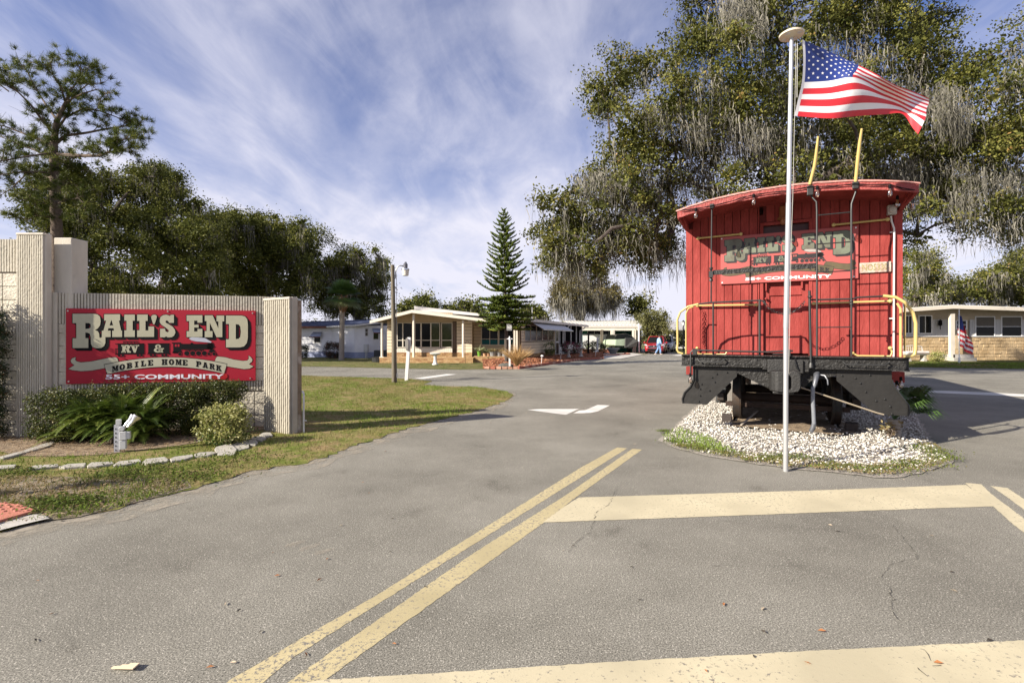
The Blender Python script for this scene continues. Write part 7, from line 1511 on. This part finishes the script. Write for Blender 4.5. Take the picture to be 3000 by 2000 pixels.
BR = [([(128,330,0),(150,312,.3),(200,305,.8),(250,295,1.2),(290,290,1.5),(315,295,1.6)],.09),([(128,355,0),(190,358,-.5),(225,358,-1),(250,350,-1.2),(275,345,-1.4),(300,345,-1.5)],.10),([(250,350,-1.2),(262,330,-1.4),(290,318,-1.6),(320,320,-1.7)],.05),
 ([(130,300,0),(150,270,.4),(190,250,.8),(230,255,1),(270,270,1.2),(300,285,1.3)],.07),([(140,260,0),(170,220,.5),(200,195,1),(235,190,1.3)],.06),([(150,235,0),(140,200,-.5),(120,170,-1),(95,150,-1.3)],.06),([(128,310,0),(100,280,-.6),(70,240,-1.2),(30,200,-1.6),(0,175,-1.8)],.08),
 ([(126,340,0),(90,320,.6),(50,305,1.2),(10,290,1.6),(-30,280,1.8)],.09),([(124,365,0),(80,345,1),(40,330,1.5),(-10,310,1.8)],.07),([(126,400,0),(90,395,-.8),(50,395,-1.3),(10,400,-1.6),(-30,408,-1.8)],.08),([(126,410,0),(100,405,.8),(60,400,1.3),(30,430,1.8),(0,450,2)],.06),([(130,275,0),(105,240,.8),(80,200,1.3),(60,160,1.5),(40,140,1.6)],.06),
 ([(165,205,0),(180,185,.2),(190,165,.3),(180,150,.3)],.04),([(150,235,0),(190,215,-.5),(225,205,-.9),(250,225,-1.1)],.05),([(128,380,0),(150,370,.6),(165,385,1),(180,390,1.2)],.04),([(127,440,0),(100,430,-1),(75,440,-1.6),(60,460,-1.9)],.05),([(127,470,0),(150,460,-.8),(180,455,-1.3),(195,470,-1.5)],.04),([(128,430,0),(160,420,.8),(190,430,1.3)],.04),([(20,210,-1.6),(-20,180,-1.8),(-60,170,-2)],.04),([(127,350,0),(60,360,-1.5),(0,370,-2.5),(-40,380,-3)],.06),([(127,500,0),(85,495,-.8),(55,510,-1.2)],.04)]
for i, (p_, r_) in enumerate(BR): branch(p_, r_, 50+i)
b.build('trunk', M_pbark, t, smooth=True)
V = []; F = []; vv = []
random.shuffle(tips); tips = tips[:int(len(tips)*.62)]; K = 46; n = len(tips); T = np.array([tuple(e) for e, d in tips]); Dd = np.array([tuple(d) for e, d in tips]); ctr = np.repeat(T, K, 0)+RNG.normal(0, .05, (n*K, 3)); dirs = unit(np.repeat(Dd, K, 0)*.8+RNG.normal(0, .75, (n*K, 3))+np.array([0, 0, .25])); L = RNG.uniform(.22, .38, (n*K, 1)); sd = unit(np.cross(dirs, RNG.normal(size=(n*K, 3))))*.012
V = np.stack([ctr-sd, ctr+sd, ctr+dirs*L], 1).reshape(-1, 3); np_mesh('crown', V, np.arange(len(V)).reshape(-1, 3), M_needle, t, np.repeat(np.clip(np.repeat(RNG.uniform(.1, .7, n), K)+RNG.normal(0, .15, n*K), 0, 1), 3))
# ---------------------------------------------------------------- small star pine in the mulch bed
nd = 27.0; X0 = PX(1478, nd); t = thing('norfolk_pine', 'young symmetrical pine with upturned tiered branches in the mulch bed', 'tree', (X0, nd, .15)); H = PZ(612, nd)-.15
b = MB(); b.tube([(.12, 0, 0), (.1, 0, 1), (.05, 0, H*.4), (-.02, 0, H*.8), (-.05, 0, H)], [.13, .11, .08, .035, .008], 9)
M_star = leafmat('star_pine_leaf', [(.03, .045, .008), (.05, .075, .01), (.11, .145, .018), (.28, .3, .045)], .5, .1, .2)
segs = []; rnd = random.Random(4); nw = 27
for i in range(nw):
    f = i/(nw-1); z = H*(.24+.75*f**.92); R = rnd.uniform(.93, 1.05)*1.62*(1-f)**.72*(1 if f > .12 else .9+.8*f)+.08
    low = f < .24; nb_ = rnd.choice([5, 6, 6]) if not low else 9
    for k in range(nb_):
        a = 2*PI*(k+rnd.random()*.45)/nb_+i*.55; Rb = R; R = Rb*rnd.uniform(.8, 1.08); z = H*(.24+.75*f**.92)+rnd.uniform(-.06, .06)*(2.2 if low else 1); d = Vector((math.cos(a), math.sin(a), 0)); x0 = Vector((.12*(1-z/H)-.05*(z/H), 0, z)); up = R*(.30 if not low else .02); pts = []
        for s in range(9):
            u = s/8; pts.append(x0+d*R*u*rnd.uniform(.97, 1.03)+Vector((0, 0, up*u*u-(R*.06)*math.sin(u*PI)-(R*.10*u if low else 0))))
        b.tube(pts, [.014*(1-.7*s/8)+.003 for s in range(9)], 4)
        nn_ = int(R/.048)
        for q in range(nn_):
            u = (q+1)/nn_; j = min(7, int(u*8)); p = pts[j].lerp(pts[j+1], u*8-j if u < 1 else 1); dr = (pts[j+1]-pts[j]).normalized()
            for sg in (-1, 1):
                sd = d.cross(Vector((0, 0, 1)))*sg; ln = .27*(1-.5*u)*rnd.uniform(.7, 1.2)*(.6+.4*R); e = p+(sd*.75+dr*.75+Vector((0, 0, .75 if not low else .5))+Vector((rnd.gauss(0, .3), rnd.gauss(0, .3), rnd.gauss(0, .15)))).normalized()*ln*(1.25 if low else 1); segs.append((p, e, rnd.uniform(.1, .55)+(.35 if rnd.random() < .25 else 0)))
            segs.append((p, p+dr*.12+Vector((0, 0, .05)), rnd.uniform(.1, .5)))
        R = Rb
b.build('trunk', M_bark, t, smooth=True)
A0 = np.array([tuple(s[0]) for s in segs]); A1 = np.array([tuple(s[1]) for s in segs]); n = len(segs); dr = unit(A1-A0); q1 = unit(np.cross(dr, np.array([.3, .5, .8]))); q2 = np.cross(dr, q1); r_ = .024
ringp = [(math.cos(k*2*PI/4), math.sin(k*2*PI/4)) for k in range(4)]
V = np.stack([A0+q1*c*r_+q2*s_*r_ for c, s_ in ringp]+[A0*.25+A1*.75+q1*c*r_*.9+q2*s_*r_*.9 for c, s_ in ringp]+[A1], 1).reshape(-1, 3)
o = (np.arange(n)*9)[:, None]; F = np.concatenate([o+np.array([k, (k+1) % 4, (k+1) % 4+4]) for k in range(4)]+[o+np.array([k, (k+1) % 4+4, k+4]) for k in range(4)]+[o+np.array([k+4, (k+1) % 4+4, 8]) for k in range(4)], 0)
np_mesh('crown', V, F, M_star, t, np.repeat([s[2] for s in segs], 9))
# ---------------------------------------------------------------- palms
M_fan = leafmat('fan_leaf', [(.03, .06, .015), (.05, .1, .02), (.09, .16, .04), (.2, .2, .09)], .45, .2, .5)
def fan_palm(name, label, base, h, r0, nf, fl, lean=0.0, trunk=True, bias=.3, pet=.5, boots=True, rng=(0, 2*PI), droopy=.0, w=.05, el=(-.5, 1.5)):
    t = thing(name, label, 'palm', base); top = Vector((lean, 0, h))
    b = MB(); b.tube([(0, 0, -.1), (0, 0, .1), (lean*.4, 0, h*.5), top], [r0*1.3, r0*1.1, r0, r0*1.05], 12); b.build('trunk', mat('palm_trunk', (.3, .26, .22), .95, var=.2, scale=10, bump=.8, stretch=(1, 1, 3)), t, smooth=True)
    if boots:
        b = MB()
        for i in range(46):
            a = i*2.4; zz = h-.1-.9*(i/46); b.bar((lean+math.cos(a)*r0*.8, math.sin(a)*r0*.8, zz-.15), (lean+math.cos(a)*r0*1.9, math.sin(a)*r0*1.9, zz+.22), .1, .04)
        b.build('leaf_base', mat('palm_boot', (.2, .11, .06), .9, var=.3), t)
    V = []; F = []; vv = []
    for i in range(nf):
        a = random.uniform(*rng); e = random.uniform(*el); d = Vector((math.cos(a)*math.cos(e), math.sin(a)*math.cos(e), math.sin(e))); s0 = top+Vector((0, 0, -.1 if boots else 0)); c = s0+d*pet*random.uniform(.7, 1.2)+Vector((0, 0, -.1 if e < .2 else 0)); side = d.cross(Vector((0, 0, 1))).normalized(); nr = side.cross(d)
        o = len(V); V += [s0-side*.012, s0+side*.012, c]; F.append((o, o+1, o+2)); tint = .15+.5*random.random() if e > -.2 else .9; vv += [.5]*3
        for k in range(26):
            g = (k/25-.5)*2*1.35; dd = (d*math.cos(g)+side*math.sin(g)+nr*(.18*abs(math.sin(g)))).normalized(); L = fl*(.75+.25*math.cos(g))*random.uniform(.85, 1.1); m1 = c+dd*L*.6; e1 = c+dd*L+Vector((0, 0, -.22*L-droopy*L)); sp = dd.cross(nr).normalized()*w*.5
            if m1.z+base[2] < .05: m1.z = .05-base[2]
            o = len(V); V += [c, m1-sp, m1+sp, e1]; F += [(o, o+1, o+2), (o+1, o+3, o+2)]; vv += [max(0, min(1, tint+random.uniform(-.1, .1)))]*4
    np_mesh('crown', np.array([tuple(v) for v in V]), np.array(F), M_fan, t, vv); return t
x, y = G(1000.5, 1055); fan_palm('sabal_palm', 'fan palm with a brown booted crown before the pale blue house', (x, y, 0), PZ(868, y), .17, 60, 1.0, lean=.08)
q = cw(1.42, .75, 0); fan_palm('fan_palm', 'small drooping fan palm at the right side of the caboose', (q.x+.05, q.y, .0), .28, .08, 13, .36, trunk=True, boots=False, pet=.38, droopy=.25, w=.022, rng=(-1.3, 1.5), el=(.25, 1.2))
bush('cut_palm_base', 'clump of cut palm stalks beside the right wheel', 'plant', [(q.x-.08, q.y-.1, .1, .07, .07, .1)], 60, .07, M_dryleaf, twigs=20)
# unseen tree placed up sun, clumps strung out to cast the verge shade
bl = [((-7.25+q_, 3.5+q_*.5+random.uniform(-.06, .06), 1.6+random.uniform(-.1, .15)), .22) for q_ in (-.7, -.4, -.1, .2, .5)]
tree('unseen_shade_tree', 'unseen small tree outside the left edge, placed to shade the sandy verge', 'tree', (-7.3, 3.4), 1.2, bl, .06, .07, M_oak, dens=120, per=10)
# ---------------------------------------------------------------- world, sun, camera
SUN_EL = math.radians(29.0); sdir = Vector((-.893, -.45)).normalized()
w = bpy.data.worlds.new('World'); bpy.context.scene.world = w; w.use_nodes = True; nt = w.node_tree; N, L = nt.nodes, nt.links; N.clear()
out = N.new('ShaderNodeOutputWorld'); bg = N.new('ShaderNodeBackground'); L.new(bg.outputs[0], out.inputs[0])
sky = N.new('ShaderNodeTexSky'); sky.sky_type = 'NISHITA'; sky.sun_disc = False; sky.sun_elevation = SUN_EL
az = math.atan2(sdir.x, sdir.y); sky.sun_rotation = az; sky.air_density = 1.0; sky.dust_density = .3; sky.ozone_density = 3.0
tc = N.new('ShaderNodeTexCoord'); sp = N.new('ShaderNodeSeparateXYZ'); L.new(tc.outputs['Generated'], sp.inputs[0])
def math_(op, a, b_=None, c=None):
    n = N.new('ShaderNodeMath'); n.operation = op
    for i, v in enumerate((a, b_, c)):
        if v is None: continue
        if isinstance(v, (int, float)): n.inputs[i].default_value = v
        else: L.new(v, n.inputs[i])
    return n.outputs[0]
zc = math_('MAXIMUM', sp.outputs[2], 0.0); zz = math_('ADD', zc, .12)
u = math_('DIVIDE', sp.outputs[0], zz); v = math_('DIVIDE', sp.outputs[1], zz)
cmb = N.new('ShaderNodeCombineXYZ'); L.new(u, cmb.inputs[0]); L.new(v, cmb.inputs[1])
def cloud(rot, sc, loc, scale, detail, dist, p0, p1):
    mp = N.new('ShaderNodeMapping'); mp.inputs['Rotation'].default_value = (0, 0, rot); mp.inputs['Scale'].default_value = sc; mp.inputs['Location'].default_value = loc; L.new(cmb.outputs[0], mp.inputs[0])
    n = N.new('ShaderNodeTexNoise'); n.inputs['Scale'].default_value = scale; n.inputs['Detail'].default_value = detail; n.inputs['Roughness'].default_value = .58; n.inputs['Distortion'].default_value = dist; L.new(mp.outputs[0], n.inputs[0])
    r = N.new('ShaderNodeMapRange'); r.interpolation_type = 'SMOOTHSTEP'; r.inputs[1].default_value = p0; r.inputs[2].default_value = p1; L.new(n.outputs[0], r.inputs[0]); return r.outputs[0]
c1 = cloud(-.5, (1.0, .75, 1), (1.3, 4.1, 0), .8, 8, .7, .30, .72)
c2 = cloud(-.95, (2.2, .8, 1), (4.3, 1.7, 0), 1.8, 9, .5, .34, .84)
cl = math_('MULTIPLY_ADD', c2, .42, math_('MULTIPLY', c1, .46))
hz = N.new('ShaderNodeMapRange'); hz.interpolation_type = 'SMOOTHSTEP'; hz.inputs[1].default_value = .0; hz.inputs[2].default_value = .5; hz.inputs[3].default_value = .75; hz.inputs[4].default_value = .0; L.new(sp.outputs[2], hz.inputs[0])
fac = math_('MINIMUM', math_('ADD', cl, hz.outputs[0]), .95)
tint = N.new('ShaderNodeMixRGB'); tint.blend_type = 'MULTIPLY'; tint.inputs[0].default_value = 1; tint.inputs[2].default_value = (.72, .81, 1.2, 1); L.new(sky.outputs[0], tint.inputs[1])
mx = N.new('ShaderNodeMixRGB'); L.new(fac, mx.inputs[0]); L.new(tint.outputs[0], mx.inputs[1]); mx.inputs[2].default_value = (8.0, 7.9, 8.9, 1); L.new(mx.outputs[0], bg.inputs[0])
bg.inputs[1].default_value = .052
sl_ = bpy.data.lights.new('Sun', 'SUN'); sl_.energy = 5.0; sl_.angle = math.radians(.55); sl_.color = (1.0, .92, .79); so = bpy.data.objects.new('Sun', sl_); C.objects.link(so)
to = Vector((-sdir.x*math.cos(SUN_EL), -sdir.y*math.cos(SUN_EL), -math.sin(SUN_EL))); so.rotation_euler = to.to_track_quat('-Z', 'Y').to_euler(); so.location = (-20, -10, 20)
cam = bpy.data.cameras.new('Camera'); co = bpy.data.objects.new('Camera', cam); C.objects.link(co); cam.sensor_width = 36; cam.lens = 36*FOC/3000; co.location = (0, 0, HC); co.rotation_euler = (PI/2, 0, 0)
cam.shift_y = -(1000-HY)/3000; cam.clip_end = 2000; cam.clip_start = .05
sc = bpy.context.scene; sc.camera = co; sc.render.engine = 'CYCLES'; sc.cycles.use_denoising = True; sc.cycles.max_bounces = 6; sc.cycles.transparent_max_bounces = 6
sc.view_settings.view_transform = 'Standard'; sc.view_settings.look = 'None'; sc.view_settings.exposure = 1.12; sc.view_settings.gamma = 1
